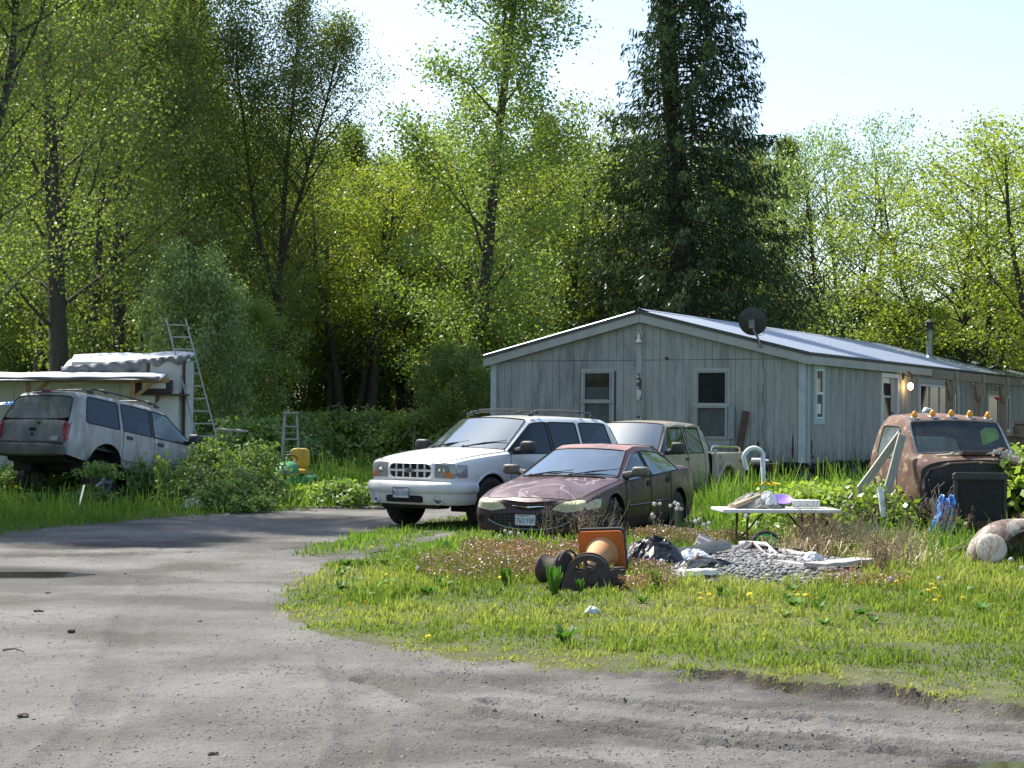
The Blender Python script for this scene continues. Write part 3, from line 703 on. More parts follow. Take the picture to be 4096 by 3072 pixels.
def quads_from(P, Nn, ln, wd, rng, hang=None):
    """one rhombus leaf per point; Nn leaf plane normals; hang = preferred leaf axis"""
    n = len(P); A = rng.normal(size=(n, 3)) if hang is None else hang+rng.normal(size=(n, 3))*.35
    A -= Nn*(A*Nn).sum(1, keepdims=True); A /= np.linalg.norm(A, axis=1, keepdims=True)+1e-9
    B = np.cross(Nn, A); l = ln[:, None]; w = wd[:, None]
    V = np.stack([P-A*l*.5, P+B*w*.5+A*l*.05, P+A*l*.5, P-B*w*.5+A*l*.05], 1).reshape(-1, 3)
    return V, np.arange(4*n).reshape(-1, 4)

def bez(a, d, L, bend, n, rng, wob=.08):
    """polyline starting at a along d bending towards 'bend'"""
    pts = [np.array(a, float)]; d = np.array(d, float); d /= np.linalg.norm(d)
    for i in range(n):
        d = d+np.array(bend)/n+rng.normal(size=3)*wob; d /= np.linalg.norm(d); pts.append(pts[-1]+d*L/n)
    return pts

def tree_meshes(seed, kind, H, Rc, base, n_leaf, leaf, trunk_r, fork=0):
    rng = np.random.default_rng(seed); tb = MB(); tips = []; wt = []
    tops = []
    def limb(pts, r0, r1, nseg=6):
        rr = [r0+(r1-r0)*(i/(len(pts)-1))**.8 for i in range(len(pts))]; tb.tube(pts, rr, nseg, caps=False)
    stems = []
    if kind == 'maple':
        nst = 3+seed % 3
        for k in range(nst):
            az = 2*PI*(k+rng.random()*.5)/nst; tl = .15+.22*rng.random()
            p = bez((0, 0, -.2), (math.cos(az)*tl, math.sin(az)*tl, 1), H*(.72+.2*rng.random()), (0, 0, .3), 9, rng, .07); stems.append(p); limb(p, trunk_r*(.5+.3*rng.random()), .03)
    else:
        p = bez((0, 0, -.2), (0, 0, 1), H*.98, (0, 0, .2), 14, rng, .02); stems.append(p); limb(p, trunk_r, .02, 8)
        if fork:
            q = p[5]; p2 = bez(q, (.32, .1, .9), H*.55, (-.1, 0, .3), 9, rng, .05); stems.append(p2); limb(p2, trunk_r*.55, .02, 7)
            q = p[6]; p2 = bez(q, (-.36, .2, .9), H*.5, (.1, 0, .3), 9, rng, .05); stems.append(p2); limb(p2, trunk_r*.45, .02, 7)
    for si, p in enumerate(stems):
        p = np.array(p); m = len(p)-1
        nb = int((46 if kind != 'maple' else 22)*(.6 if si and kind != 'maple' else 1))
        for b in range(nb):
            t = base+(1-base)*((b+rng.random())/nb); f = t*m; i = min(int(f), m-1); o = p[i]+(p[i+1]-p[i])*(f-i)
            az = b*2.399+rng.random()*.8
            if kind == 'cottonwood': prof = math.sin(PI*min(1, .18+.82*t)**.9)*.8+.25*(1-t); up = .75+.5*t
            elif kind == 'maple': prof = .35+.65*math.sin(PI*min(1, .25+.7*t)); up = .35+.5*t
            else: prof = .5+.5*math.sin(PI*t); up = .5
            L = Rc*prof*(.65+.5*rng.random())
            q = bez(o, (math.cos(az), math.sin(az), up), L, (0, 0, .25 if kind == 'cottonwood' else -.15), 5, rng, .10)
            limb(q, max(.02, trunk_r*.24*(1-t*.7)), .009, 4)
            q = np.array(q)
            ns = 5 if kind != 'maple' else 6
            for s in range(ns):
                ft = .25+.75*(s+rng.random())/ns; f2 = ft*(len(q)-1); i2 = min(int(f2), len(q)-2); o2 = q[i2]+(q[i2+1]-q[i2])*(f2-i2)
                d2 = (q[i2+1]-q[i2])/np.linalg.norm(q[i2+1]-q[i2])+rng.normal(size=3)*.75
                if kind == 'maple': d2[2] *= .5
                l2 = L*.36*(1.2-ft*.5)
                r2 = bez(o2, d2, l2, (0, 0, .1), 3, rng, .15)
                if s % 2 == 0: tb.tube(r2, [.010, .008, .006, .004], 3, caps=False)
                r2 = np.array(r2)
                for e in (1, 2, 3): tips.append(r2[e]); wt.append(.6+.2*e)
            tips.append(q[-1]); wt.append(1)
    tips = np.array(tips); wt = np.array(wt); wt /= wt.sum()
    idx = rng.choice(len(tips), n_leaf, p=wt)
    sp = Rc*(.085 if kind != 'maple' else .10)
    off = rng.normal(size=(n_leaf, 3))*sp
    if kind == 'maple': off[:, 2] *= .45
    P = tips[idx]+off; P[:, 2] = np.maximum(P[:, 2], .1)
    Nn = rng.normal(size=(n_leaf, 3)); Nn[:, 2] = np.abs(Nn[:, 2])*(1.6 if kind == 'maple' else .7)+.15; Nn /= np.linalg.norm(Nn, axis=1, keepdims=True)
    s = leaf*(.65+.7*rng.random(n_leaf))
    V, Fc = quads_from(P, Nn, s, s*.8, rng)
    clump = rng.random(len(tips))[idx]
    rnd = np.clip(.55*clump+.45*rng.random(n_leaf), 0, 1)
    crown = fast_mesh('crown', V, Fc, rnd)
    me = bpy.data.meshes.new('trunk'); me.from_pydata(tb.v, [], tb.f); me.update(); me.polygons.foreach_set('use_smooth', [True]*len(me.polygons))
    return me, crown

def cedar_meshes(seed, H, R0):
    rng = np.random.default_rng(seed); tb = MB(); P = []; Hd = []; Nn = []; LN = []
    p = bez((0, 0, -.2), (0, 0, 1), H, (0, 0, .2), 14, rng, .012); tb.tube(p, [.55*(1-i/15.5)+.02 for i in range(15)], 8, caps=False)
    n = 620
    for b in range(n):
        z = 1.2+(H-1.6)*(b/n)**1.05; t = z/H; az = b*2.399+rng.random()
        L = R0*(1-t)**1.12*(.62+.50*rng.random())+.25
        d = (math.cos(az), math.sin(az), -.12+.35*t)
        q = [np.array((0, 0, z))]; dd = np.array(d)/np.linalg.norm(d)
        for i in range(6):
            dd = dd+np.array((0, 0, -.13 if i < 3 else .16))+rng.normal(size=3)*.05; dd /= np.linalg.norm(dd); q.append(q[-1]+dd*L/6)
        tb.tube(q, [.035, .03, .024, .018, .013, .009, .005], 4, caps=False)
        q = np.array(q); m = int(165*(.35+L/R0))
        ft = .22+.78*rng.random(m)**.75; f = ft*6; i = np.minimum(f.astype(int), 5); o = q[i]+(q[i+1]-q[i])*(f-i)[:, None]
        lat = np.cross(dd, (0, 0, 1)); lat /= np.linalg.norm(lat)+1e-6
        s = rng.normal(size=m)*L*.13*(1.15-ft)
        o = o+lat[None]*s[:, None]; o[:, 2] -= np.abs(rng.normal(size=m))*.30
        P.append(o); LN.append(.11+.20*rng.random(m)); hd = np.tile((dd[0]*.45, dd[1]*.45, -1.0), (m, 1)); Hd.append(hd)
        nn = rng.normal(size=(m, 3)); nn[:, 2] *= .5; Nn.append(nn/np.linalg.norm(nn, axis=1, keepdims=True))
    P = np.concatenate(P); Hd = np.concatenate(Hd); Nn = np.concatenate(Nn); LN = np.concatenate(LN)
    V, Fc = quads_from(P, Nn, LN, LN*.25, rng, hang=Hd)
    crown = fast_mesh('crown', V, Fc, np.clip(rng.normal(.42, .22, len(P)), 0, 1))
    me = bpy.data.meshes.new('trunk'); me.from_pydata(tb.v, [], tb.f); me.update(); me.polygons.foreach_set('use_smooth', [True]*len(me.polygons))
    return me, crown

TM = {
    'cot_a': tree_meshes(1, 'cottonwood', 22, 4.6, .16, 66000, .088, .30),
    'cot_b': tree_meshes(2, 'cottonwood', 22, 4.4, .22, 62000, .088, .26, fork=1),
    'cot_c': tree_meshes(3, 'cottonwood', 22, 3.6, .05, 68000, .092, .27),
    'map_a': tree_meshes(4, 'maple', 14, 4.3, .28, 42000, .105, .34),
    'map_b': tree_meshes(5, 'maple', 14, 4.0, .22, 38000, .105, .34),
    'map_c': tree_meshes(8, 'maple', 14, 4.6, .30, 40000, .105, .34),
    'und_a': tree_meshes(7, 'shrub', 7.5, 2.7, .08, 32000, .092, .10),
    'und_b': tree_meshes(9, 'shrub', 6.0, 2.4, .03, 32000, .092, .09),
    'ced': cedar_meshes(6, 26, 5.6)}
TREE_NAMES = {'cot': 'cottonwood_tree', 'map': 'maple_tree', 'und': 'young_tree', 'ced': 'cedar_tree'}
def tree(kind, px, Y, sz, label, rot=0.0, group=None, leaf=None, sxy=None, X=None, bark=None):
    tm, cm = TM[kind]; x = (px-512)/FPX*Y if X is None else X
    t = thing(TREE_NAMES[kind[:3]], label, 'tree', (x, Y, -.05), (0, 0, rot), group)
    sxy = sxy or sz; t.scale = (sxy, sxy, sz)
    a = link('trunk', tm, None, t); b = link('crown', cm, None, t)
    if not tm.materials: tm.materials.append(M_BARK)
    if not cm.materials: cm.materials.append(L_COT)
    for ob, mt in ((a, bark or M_BARK), (b, leaf or {'cot': L_COT, 'map': L_MAP, 'und': L_UND, 'ced': L_CED}[kind[:3]])):
        ob.material_slots[0].link = 'OBJECT'; ob.material_slots[0].material = mt
    return t
tree('cot_b', -14, 33, .75, 'tall cottonwood at the left edge with a long branch reaching overhead', 0.6)
tree('cot_a', -200, 33, .8, 'cottonwood standing just past the left edge of the view', 2.2)
tree('cot_a', 62, 47, 1.05, 'tall dark cottonwood rising behind the left end of the tarp roofed shed', 1.2)
tree('cot_c', 118, 52, 1.05, 'tall cottonwood rising behind the middle of the tarp roofed shed', 3.0, leaf=L_COT)
tree('cot_a', 172, 56, .98, 'tall leafy cottonwood rising behind the extension ladder', 5.0)
tree('cot_b', 272, 57, .72, 'cottonwood with a bare lower trunk forking high, left of the sky gap', 2.9, sxy=.78)
tree('cot_c', 473, 56, 1.02, 'tall slender cottonwood clothed in leaves beside the left corner of the home', .4, leaf=L_COT2, sxy=1.2)
tree('map_a', 352, 64, .88, 'yellow-green maple below the left sky gap', .3)
tree('map_c', 408, 66, .90, 'yellow-green maple with leaning stems left of the slender cottonwood', 1.9)
tree('map_b', 572, 70, 1.16, 'bright maple between the slender cottonwood and the dark cedar', 4.0, sxy=.95)
tree('ced', 690, 64, .93, 'huge dark green cedar towering behind the home', 1.0, sxy=1.22)
tree('map_b', 842, 76, 1.24, 'round topped maple to the right of the cedar', .8, sxy=.86, leaf=L_PALE)
tree('map_c', 965, 64, .95, 'broad bright yellow-green maple behind the stove pipe', 2.5, sxy=.98)
tree('map_a', 1075, 58, .98, 'maple at the right edge with branches reaching in', 1.4)
tree('und_b', 192, 46, .98, 'dense pale green young tree beside the extension ladder', 1.0, leaf=L_PALE, sxy=.72)
tree('und_a', 236, 52, .68, 'young green tree right of the pale one by the ladder', 2.0, leaf=L_COT2)
tree('und_b', 455, 52, .62, 'low leafy young tree against the left corner of the home', .5, leaf=L_COT2)
tree('und_b', 492, 56, .78, 'young leafy tree tucked behind the left corner of the home', 2.5, leaf=L_COT2)
rt = random.Random(12)
for k, (x_, y_) in enumerate([(-46+2*k+(k % 3)*3, -8+3.4*k) for k in range(9)]+[(38+4*k, 62+5*k-(k % 2)*6) for k in range(8)]): tree(('cot_a', 'map_a', 'cot_c', 'map_c')[k % 4], 0, y_, (1.0, 1.2, .9, 1.25)[k % 4], 'tree of the surrounding wood beyond the edges of the view', k*2.1, 'surrounding wood', X=x_)
for k, (x_, y_) in enumerate([(-40, 2), (-34, 9), (-37, 14), (-28, 16), (-44, -3), (-31, 3), (40, 66), (46, 70), (52, 76), (58, 84), (49, 64), (64, 90), (44, 60)]): tree(('und_a', 'und_b')[k % 2], 0, y_, 1.25, 'low tree of the surrounding wood beyond the edges of the view', k*1.7, 'surrounding wood', X=x_, sxy=1.5)
back = []
for k, (x_, y_, s_) in enumerate(((-15.5, 26, .8), (-13.2, 29.5, .72))): tree(('cot_a', 'cot_c', 'cot_a')[k % 3], 0, y_, s_, 'cottonwood of the row beyond the left edge shading the driveway', k*1.3, 'shade trees off to the left', X=x_)
for k in range(16):      # the second row
    back.append((rt.choice(['map_a', 'map_b', 'map_c', 'cot_c']), -40+k*74+rt.uniform(-18, 18), rt.uniform(76, 86), None))
for k in range(15):
    back.append((rt.choice(['map_a', 'map_c', 'cot_a', 'map_b']), -40+k*78+rt.uniform(-20, 20), rt.uniform(92, 108), None))
for k in range(7):
    back.append((rt.choice(['cot_a', 'cot_c']), -30+k*42+rt.uniform(-10, 10), rt.uniform(60, 70), None))
for k in range(15):
    back.append((rt.choice(['und_a', 'und_b']), -50+k*80+rt.uniform(-20, 20), rt.uniform(66, 82), 'u'))
def sky_limit(px):       # how high the tree line stands, as an angle above the level
    pts = [(-200, 560), (200, 540), (245, 400), (330, 330), (350, 300), (400, 300), (440, 330), (560, 340), (620, 340), (780, 330), (800, 180), (900, 150), (930, 150), (1024, 170), (1200, 260)]
    for (a, b), (c, d) in zip(pts[:-1], pts[1:]):
        if a <= px <= c: return (b+(d-b)*(px-a)/(c-a))/FPX
    return .18
for kind, px, Y, u in back:
    base_h = {'map': 13.4, 'cot': 21.5, 'und': 7.0}[kind[:3]]
    if u: sz = rt.uniform(.8, 1.25); lab = 'young tree of the shaded undergrowth deep in the wood'; gr = 'undergrowth of the wood'
    else:
        hmax = 1.65+sky_limit(px)*Y; sz = min(hmax*rt.uniform(.80, .95)/base_h, 1.5); lab = 'tree of the dense wood standing behind the front row'; gr = 'back rows of the wood'
    tree(kind, px, Y, sz, lab, rt.uniform(0, 6.28), gr, leaf=(rt.choice([L_MAP, L_UND, L_COT2] if px < 600 else [L_UND, L_COT]) if not u else L_UND), sxy=max(sz, .85) if not u else sz)
# bare trunks standing in the shade of the wood
TR_ME = []
for s in range(3):
    rng = np.random.default_rng(40+s); mb = MB(); p = bez((0, 0, -.2), (rng.normal()*.08, rng.normal()*.08, 1), 9, (0, 0, .1), 9, rng, .05); mb.tube(p, [.17-.012*i for i in range(10)], 7)
    for j in range(5):
        q = p[4+j % 5]; mb.tube(bez(q, (rng.normal(), rng.normal(), .6), 1.8, (0, 0, .2), 4, rng, .1), [.04, .03, .022, .015, .008], 4)
    me = bpy.data.meshes.new('trunk'); me.from_pydata(mb.v, [], mb.f); me.update(); me.polygons.foreach_set('use_smooth', [True]*len(me.polygons)); me.materials.append(M_BARK); TR_ME.append(me)
for k, (px, Y) in enumerate([(303, 66), (318, 70), (333, 64), (341, 69), (352, 67), (372, 63), (380, 66), (391, 71), (410, 67), (423, 64), (255, 66), (60, 55), (88, 52), (28, 58), (150, 60), (120, 62)]):
    o = link('bare_tree', TR_ME[k % 3], None, None, loc=((px-512)/FPX*Y, Y, -.05), rot=(0, 0, k*1.7)); sc = rt.uniform(.8, 1.25); o.scale = (sc, sc, sc)
    tag(o, 'slim dark bare trunk standing in the shade of the wood', 'tree', 'bare trunks in the wood')
# ------------------------------------------------------------------ vehicles: lofted bodies cut into panels
M_TYRE = pbr('tyre', (.022, .021, .020), .85, col2=(.035, .033, .03), scale=20, bump=.3, bscale=80)
M_BLACK = pbr('black_plastic', (.028, .028, .030), .55, col2=(.04, .04, .042), scale=10)
M_RUBBER = pbr('rubber_seal', (.012, .012, .013), .7)
M_GAP = pbr('panel_gap', (.02, .018, .018), .9)
M_CHROME = pbr('chrome', (.7, .71, .72), .18, metal=1)
M_RIM = pbr('alloy', (.42, .42, .43), .4, metal=.6, col2=(.3, .29, .28), scale=14)
M_STEEL = pbr('dirty_steel_wheel', (.09, .085, .08), .7, metal=.3, col2=(.16, .13, .11), scale=18)
M_LENS = pbr('clear_lens', (.17, .175, .18), .10, spec=.9, col2=(.30, .31, .31), scale=14, stretch=(1, 3, 12))
M_AMBER = pbr('amber_lens', (.55, .17, .03), .2, spec=.7)
M_REDL = pbr('red_lens', (.28, .008, .02), .2, spec=.7, col2=(.2, .005, .012), scale=20)
M_SEAT = pbr('seat_cloth', (.10, .10, .105), .9, col2=(.14, .14, .14), scale=6)
M_PLATE = pbr('plate', (.55, .60, .64), .5, col2=(.48, .52, .56), scale=8)
M_INK = pbr('plate_ink', (.03, .05, .14), .6)
M_INKR = pbr('plate_red', (.35, .05, .06), .6)
M_UNDER = pbr('underbody', (.012, .011, .010), .9)
G_WS = glass_mat('windscreen', (.72, .85, .90), .03, .60, .22, haze=((.40, .47, .52), .07, 3))
G_SIDE = glass_mat('tinted_side_glass', (.26, .34, .50), .025, .32, -.02)
G_CLEAR = glass_mat('clear_side_glass', (.75, .85, .88), .03, .70, .03)
G_DIRTY = glass_mat('grimy_glass', (.45, .5, .5), .1, .5, .06, haze=((.20, .21, .19), .5, 5))
G_DUST = glass_mat('dusty_old_glass', (.6, .72, .7), .06, .62, .12, haze=((.50, .55, .54), .22, 4))

def interp(keys, x):
    keys = sorted(keys)
    if x <= keys[0][0]: return keys[0][1]
    for (a, b), (c, d) in zip(keys[:-1], keys[1:]):
        if x <= c: return b+(d-b)*(x-a)/(c-a+1e-9)
    return keys[-1][1]

def subsurf(name, V, Fc, lv):
    me = bpy.data.meshes.new(name); me.from_pydata([tuple(v) for v in V], [], Fc); me.update()
    o = bpy.data.objects.new(name, me); COL.objects.link(o)
    md = o.modifiers.new('s', 'SUBSURF'); md.levels = lv; md.render_levels = lv; md.boundary_smooth = 'ALL'
    dg = bpy.context.evaluated_depsgraph_get(); dg.update()
    r = bpy.data.meshes.new_from_object(o.evaluated_get(dg)); bpy.data.objects.remove(o); bpy.data.meshes.remove(me)
    r.polygons.foreach_set('use_smooth', [True]*len(r.polygons)); r.name = name
    return r

def bspline_loop(pts, lv=2):
    for _ in range(lv):
        n = len(pts); q = []
        for i in range(n):
            a, b, c = pts[i-1], pts[i], pts[(i+1) % n]
            q.append(a*.125+b*.75+c*.125); q.append((b+c)*.5)
        pts = q
    return pts

class Car:
    """stations[i] = list of half-ring points (x, y>=0, z) from sill to roof centre; labels name each panel"""
    def __init__(s, root, rings, lab, cap_front='body', cap_rear='body', lv=2, tight=.13):
        s.root = root; s.lv = lv
        # support loops round the openings keep the window corners tight
        nj = len(rings[0])-1; ni = len(rings)-1
        glassy = lambda q: q is not None and (q.startswith('glass') or q.startswith('windscreen') or q.startswith('rear_glass') or q.startswith('door'))
        si = []; sj = []
        for i in range(ni):
            ts = (0, tight, 1-tight) if any(glassy(lab(i, j)) for j in range(nj)) and abs(rings[i][4][0]-rings[i+1][4][0]) > .3 else (0,)
            si += [(i, t) for t in ts]
        for j in range(nj): sj += [(j, t) for t in ((0, tight, 1-tight) if j == 4 else ((0, .18) if j == 6 else (0,)))]
        def P(i, t, j, u):
            q = lambda a, b: Vector(rings[min(a, ni)][min(b, nj)])
            return (q(i, j)*(1-u)+q(i, j+1)*u)*(1-t)+(q(i+1, j)*(1-u)+q(i+1, j+1)*u)*t
        li = [i for i, t in si]; lj = [j for j, t in sj]
        rings = [[P(i, t, j, u) for j, u in sj+[(nj, 0)]] for i, t in si+[(ni, 0)]]
        lab0 = lab; cf0 = cap_front; cr0 = cap_rear
        lab = lambda a, b: lab0(li[a], lj[b])
        if callable(cf0): cap_front = lambda k: cf0(lj[k])
        if callable(cr0): cap_rear = lambda k: cr0(lj[k])
        m = len(rings[0]); s.m = m; full = []
        for r in rings:
            L = [Vector(p) for p in r]; full.append(L+[Vector((p.x, -p.y, p.z)) for p in reversed(L[:-1])])
        s.full = full; n = len(full[0]); ns = len(full)
        V = [p for r in full for p in r]; groups = {}
        for i in range(ns-1):
            for k in range(n-1):
                side = 'L' if k < m-1 else 'R'; j = k if k < m-1 else n-2-k
                nm = lab(i, j)
                if nm is None: continue
                if nm.endswith('*'): key = (nm[:-1], '')
                elif nm == 'body': key = ('body', '')
                else: key = (nm, side)
                groups.setdefault(key, []).append((i*n+k, (i+1)*n+k, (i+1)*n+k+1, i*n+k+1))
        for ci, fn in ((0, cap_front), (ns-1, cap_rear)):
            for k in range(m-1):
                nm = fn(k) if callable(fn) else fn
                if nm is None: continue
                a, b, c, d = ci*n+k, ci*n+k+1, ci*n+n-2-k, ci*n+n-1-k
                f = (a, b, c, d) if b != c else (a, b, d)
                if ci: f = f[::-1]
                groups.setdefault((nm.rstrip('*'), ''), []).append(f)
        s.mesh = {}; s.loops = {}
        for key, fs in groups.items():
            used = sorted({i for f in fs for i in f}); mp = {u: k for k, u in enumerate(used)}
            s.mesh[key] = subsurf(key[0], [V[u] for u in used], [tuple(mp[i] for i in f) for f in fs], lv)
            # boundary loops
            cnt = {}
            for f in fs:
                for a, b in zip(f, f[1:]+f[:1]): cnt[(a, b)] = 1
            nxt = {a: b for (a, b) in cnt if (b, a) not in cnt}; loops = []
            while nxt:
                st = next(iter(nxt)); lp = [st]; c = nxt.pop(st)
                while c != st and c in nxt: lp.append(c); c = nxt.pop(c)
                loops.append(bspline_loop([V[i] for i in lp], lv))
            s.loops[key] = loops
    def arches(s, specs, keys=None):
        """specs: (x, z, r): cut round wheel openings out of every panel on the sides"""
        for key, me in s.mesh.items():
            if keys and key[0] not in keys: continue
            bm = bmesh.new(); bm.from_mesh(me)
            for (ax, az, ar, ymin) in specs:
                ins = {v for v in bm.verts if (v.co.x-ax)**2+(v.co.z-az)**2 < ar*ar and abs(v.co.y) > ymin}
                dead = [f for f in bm.faces if all(v in ins for v in f.verts)]
                bmesh.ops.delete(bm, geom=dead, context='FACES')
                for v in [v for v in bm.verts if v in ins and v.is_valid]:
                    d = Vector((v.co.x-ax, 0, v.co.z-az))
                    if d.length < 1e-4: continue
                    d = d.normalized()*ar; v.co.x = ax+d.x; v.co.z = az+d.z
            bm.to_mesh(me); bm.free()
            me.polygons.foreach_set('use_smooth', [True]*len(me.polygons))
    def bvh(s):
        vs = []; fs = []
        for me in s.mesh.values():
            b = len(vs); vs += [v.co.copy() for v in me.vertices]; fs += [tuple(i+b for i in p.vertices) for p in me.polygons]
        s.tree = BVHTree.FromPolygons(vs, fs); return s.tree
    def build(s, name_of, mat_of, seal=(), gap=(), inset=()):
        s.objs = {}
        for key, me in s.mesh.items():
            o = link(name_of.get(key[0], key[0]), me, mat_of(key[0]), s.root); s.objs[key] = o
            if key[0] in inset:
                sd = o.modifiers.new('t', 'SOLIDIFY'); sd.thickness = .006
        for key, lps in s.loops.items():
            r = None
            if key[0] in seal: r, mt, nm = .011, M_RUBBER, 'seal'
            elif key[0] in gap: r, mt, nm = .006, M_GAP, 'seam'
            if r:
                for lp in lps:
                    mb = MB(); mb.tube(lp+[lp[0], lp[1]], r, 5, caps=False); mb.build(nm, mt, s.objs[key], True)
        return s.objs
    def hit(s, p, d):
        h = s.tree.ray_cast(Vector(p), Vector(d)); return h[0], h[1]
    def patch(s, outline, axis, name, mat, parent=None, off=.006, rings=4, depth=.0, sub=3):
        """panel following the body: outline in (y,z) seen from the front/rear or (x,z) seen from the side"""
        d = {'f': Vector((-1, 0, 0)), 'r': Vector((1, 0, 0)), 'l': Vector((0, -1, 0)), 'R': Vector((0, 1, 0)), 't': Vector((0, 0, -1))}[axis]
        ol = []
        for i in range(len(outline)):
            a, b = outline[i], outline[(i+1) % len(outline)]
            for k in range(sub): ol.append((a[0]+(b[0]-a[0])*k/sub, a[1]+(b[1]-a[1])*k/sub))
        cx = sum(p[0] for p in ol)/len(ol); cy = sum(p[1] for p in ol)/len(ol)
        def pj(u, v):
            o = {'f': (6, u, v), 'r': (-9, u, v), 'l': (u, 4, v), 'R': (u, -4, v), 't': (u, v, 5)}[axis]
            h, nrm = s.hit(o, d)
            if h is None: return None
            if nrm.dot(d) > 0: nrm = -nrm
            return h-d*off+nrm*off*.3
        V = []; Fs = []; n = len(ol); ok = True; last = None
        for r in range(rings):
            t = 1-r/rings
            for (u, v) in ol:
                p = pj(cx+(u-cx)*t, cy+(v-cy)*t)
                if p is None: p = last or pj(cx, cy)
                last = p; V.append(p)
        V.append(pj(cx, cy) or last)
        for r in range(rings-1):
            for k in range(n): Fs.append((r*n+k, r*n+(k+1) % n, (r+1)*n+(k+1) % n, (r+1)*n+k))
        for k in range(n): Fs.append(((rings-1)*n+k, (rings-1)*n+(k+1) % n, len(V)-1))
        b = len(V)
        for k in range(n): V.append(V[k]+d*(off+.03))
        for k in range(n): Fs.append((k, b+k, b+(k+1) % n, (k+1) % n))
        mb = MB(); mb.add(V, Fs)
        o = mb.build(name, mat, parent or s.root, True, angle=50)
        bm = bmesh.new(); bm.from_mesh(o.data); bmesh.ops.recalc_face_normals(bm, faces=bm.faces); bm.to_mesh(o.data); bm.free()
        return o

def round_rect(cx, cy, w, h, r, n=4):
    P = []
    for qx, qy, a0 in ((1, 1, 0), (-1, 1, 90), (-1, -1, 180), (1, -1, 270)):
        for k in range(n+1):
            a = R(a0+90*k/n); P.append((cx+qx*(w/2-r)+r*math.cos(a), cy+qy*(h/2-r)+r*math.sin(a)))
    return P

def wheel(root, x, y, z, r, w, mat_rim, spokes=5, steer=0.0, side=1, style='alloy'):
    """a wheel standing at (x,y,z=hub height); side +1 outer face to +y"""
    wt = thing('wheel', 'w', 'w'); del wt['label']; del wt['category']
    wt.name = 'wheel'; wt.parent = root; wt.location = (x, y, z); wt.rotation_euler = (0, 0, steer)
    Mx = Matrix.Rotation(-PI/2*side, 4, 'X')
    ri = r*.60
    prof = [(ri, -w*.42), (r*.80, -w*.5), (r*.93, -w*.46), (r, -w*.34), (r, w*.34), (r*.93, w*.46), (r*.80, w*.5), (ri, w*.42), (ri*.96, w*.3), (ri*.96, -w*.3)]
    mb = MB(); mb.lathe(prof, 36, Mx, True)
    for k in range(36):                                   # tread blocks
        a = 2*PI*k/36
        for s_ in (-1, 1):
            c = Mx @ Vector((math.cos(a+s_*.03)*r, math.sin(a+s_*.03)*r, s_*w*.2)); Mr = (Mx @ Matrix.Rotation(a+s_*.03, 4, 'Z')).to_3x3()
            mb.box(c, (.014, r*.10, w*.30), Mr)
    mb.build('tyre', M_TYRE, wt, True)
    mb = MB(); mb.lathe([(ri, w*.40), (ri*.94, w*.38), (ri*.90, w*.18), (ri*.88, -w*.3), (0, -w*.3)], 28, Mx)
    rim = mb.build('rim', mat_rim, wt, True)
    mb = MB()
    if style == 'alloy':
        for k in range(spokes):
            a = 2*PI*k/spokes; p = [Mx @ Vector((math.cos(a)*q, math.sin(a)*q, zz)) for q, zz in ((ri*.12, w*.30), (ri*.5, w*.28), (ri*.92, w*.30))]
            mb.tube(p, [r*.11, r*.085, r*.10], 6)
        mb.lathe([(ri*.28, w*.2), (ri*.26, w*.34), (ri*.1, w*.38), (0, w*.38)], 16, Mx)
    else:
        mb.lathe([(ri*.9, w*.12), (ri*.72, w*.22), (ri*.5, w*.16), (ri*.34, w*.20), (ri*.26, w*.34), (0, w*.34)], 24, Mx)
    mb.build('hub', mat_rim, rim, True)
    return wt

def seats(root, xs, zs, w, mat=None):
    for x in xs:
        for sy in (-1, 1):
            mb = MB(); mb.blob((x, sy*w, zs), (.52, .5, .2), .5); mb.blob((x-.30, sy*w, zs+.34), (.17, .48, .66), .5, M=Matrix.Rotation(R(-12), 3, 'Y')); mb.blob((x-.40, sy*w, zs+.74), (.11, .26, .18), .6)
            mb.build('seat', mat or M_SEAT, root, True)

def steering(root, x, y, z, r=.19):
    Mx = Matrix.Translation((x, y, z)) @ Matrix.Rotation(R(-65), 4, 'Y')
    mb = MB(); mb.lathe([(r+.014*math.cos(a*PI/3), .014*math.sin(a*PI/3)) for a in range(6)], 24, Mx, True)
    mb.tube([Mx @ Vector((-r, 0, 0)), Mx @ Vector((r, 0, 0))], .014, 6); mb.tube([Mx @ Vector((0, 0, 0)), Mx @ Vector((0, 0, -.4))], .025, 6)
    mb.build('steering_wheel', M_BLACK, root, True)

def text_mesh(txt, size, name, mat, parent, M, depth=.003, sx=1.0):
    cu = bpy.data.curves.new(name, 'FONT'); cu.body = txt; cu.size = size; cu.align_x = 'CENTER'; cu.align_y = 'CENTER'; cu.extrude = depth
    cu.space_character = 1.08
    o = bpy.data.objects.new(name, cu); COL.objects.link(o); dg = bpy.context.evaluated_depsgraph_get()
    me = bpy.data.meshes.new_from_object(o.evaluated_get(dg)); bpy.data.objects.remove(o); bpy.data.curves.remove(cu)
    for v in me.vertices: v.co = M @ Vector((v.co.x*sx, v.co.y, v.co.z))
    me.materials.clear(); return link(name, me, mat, parent)

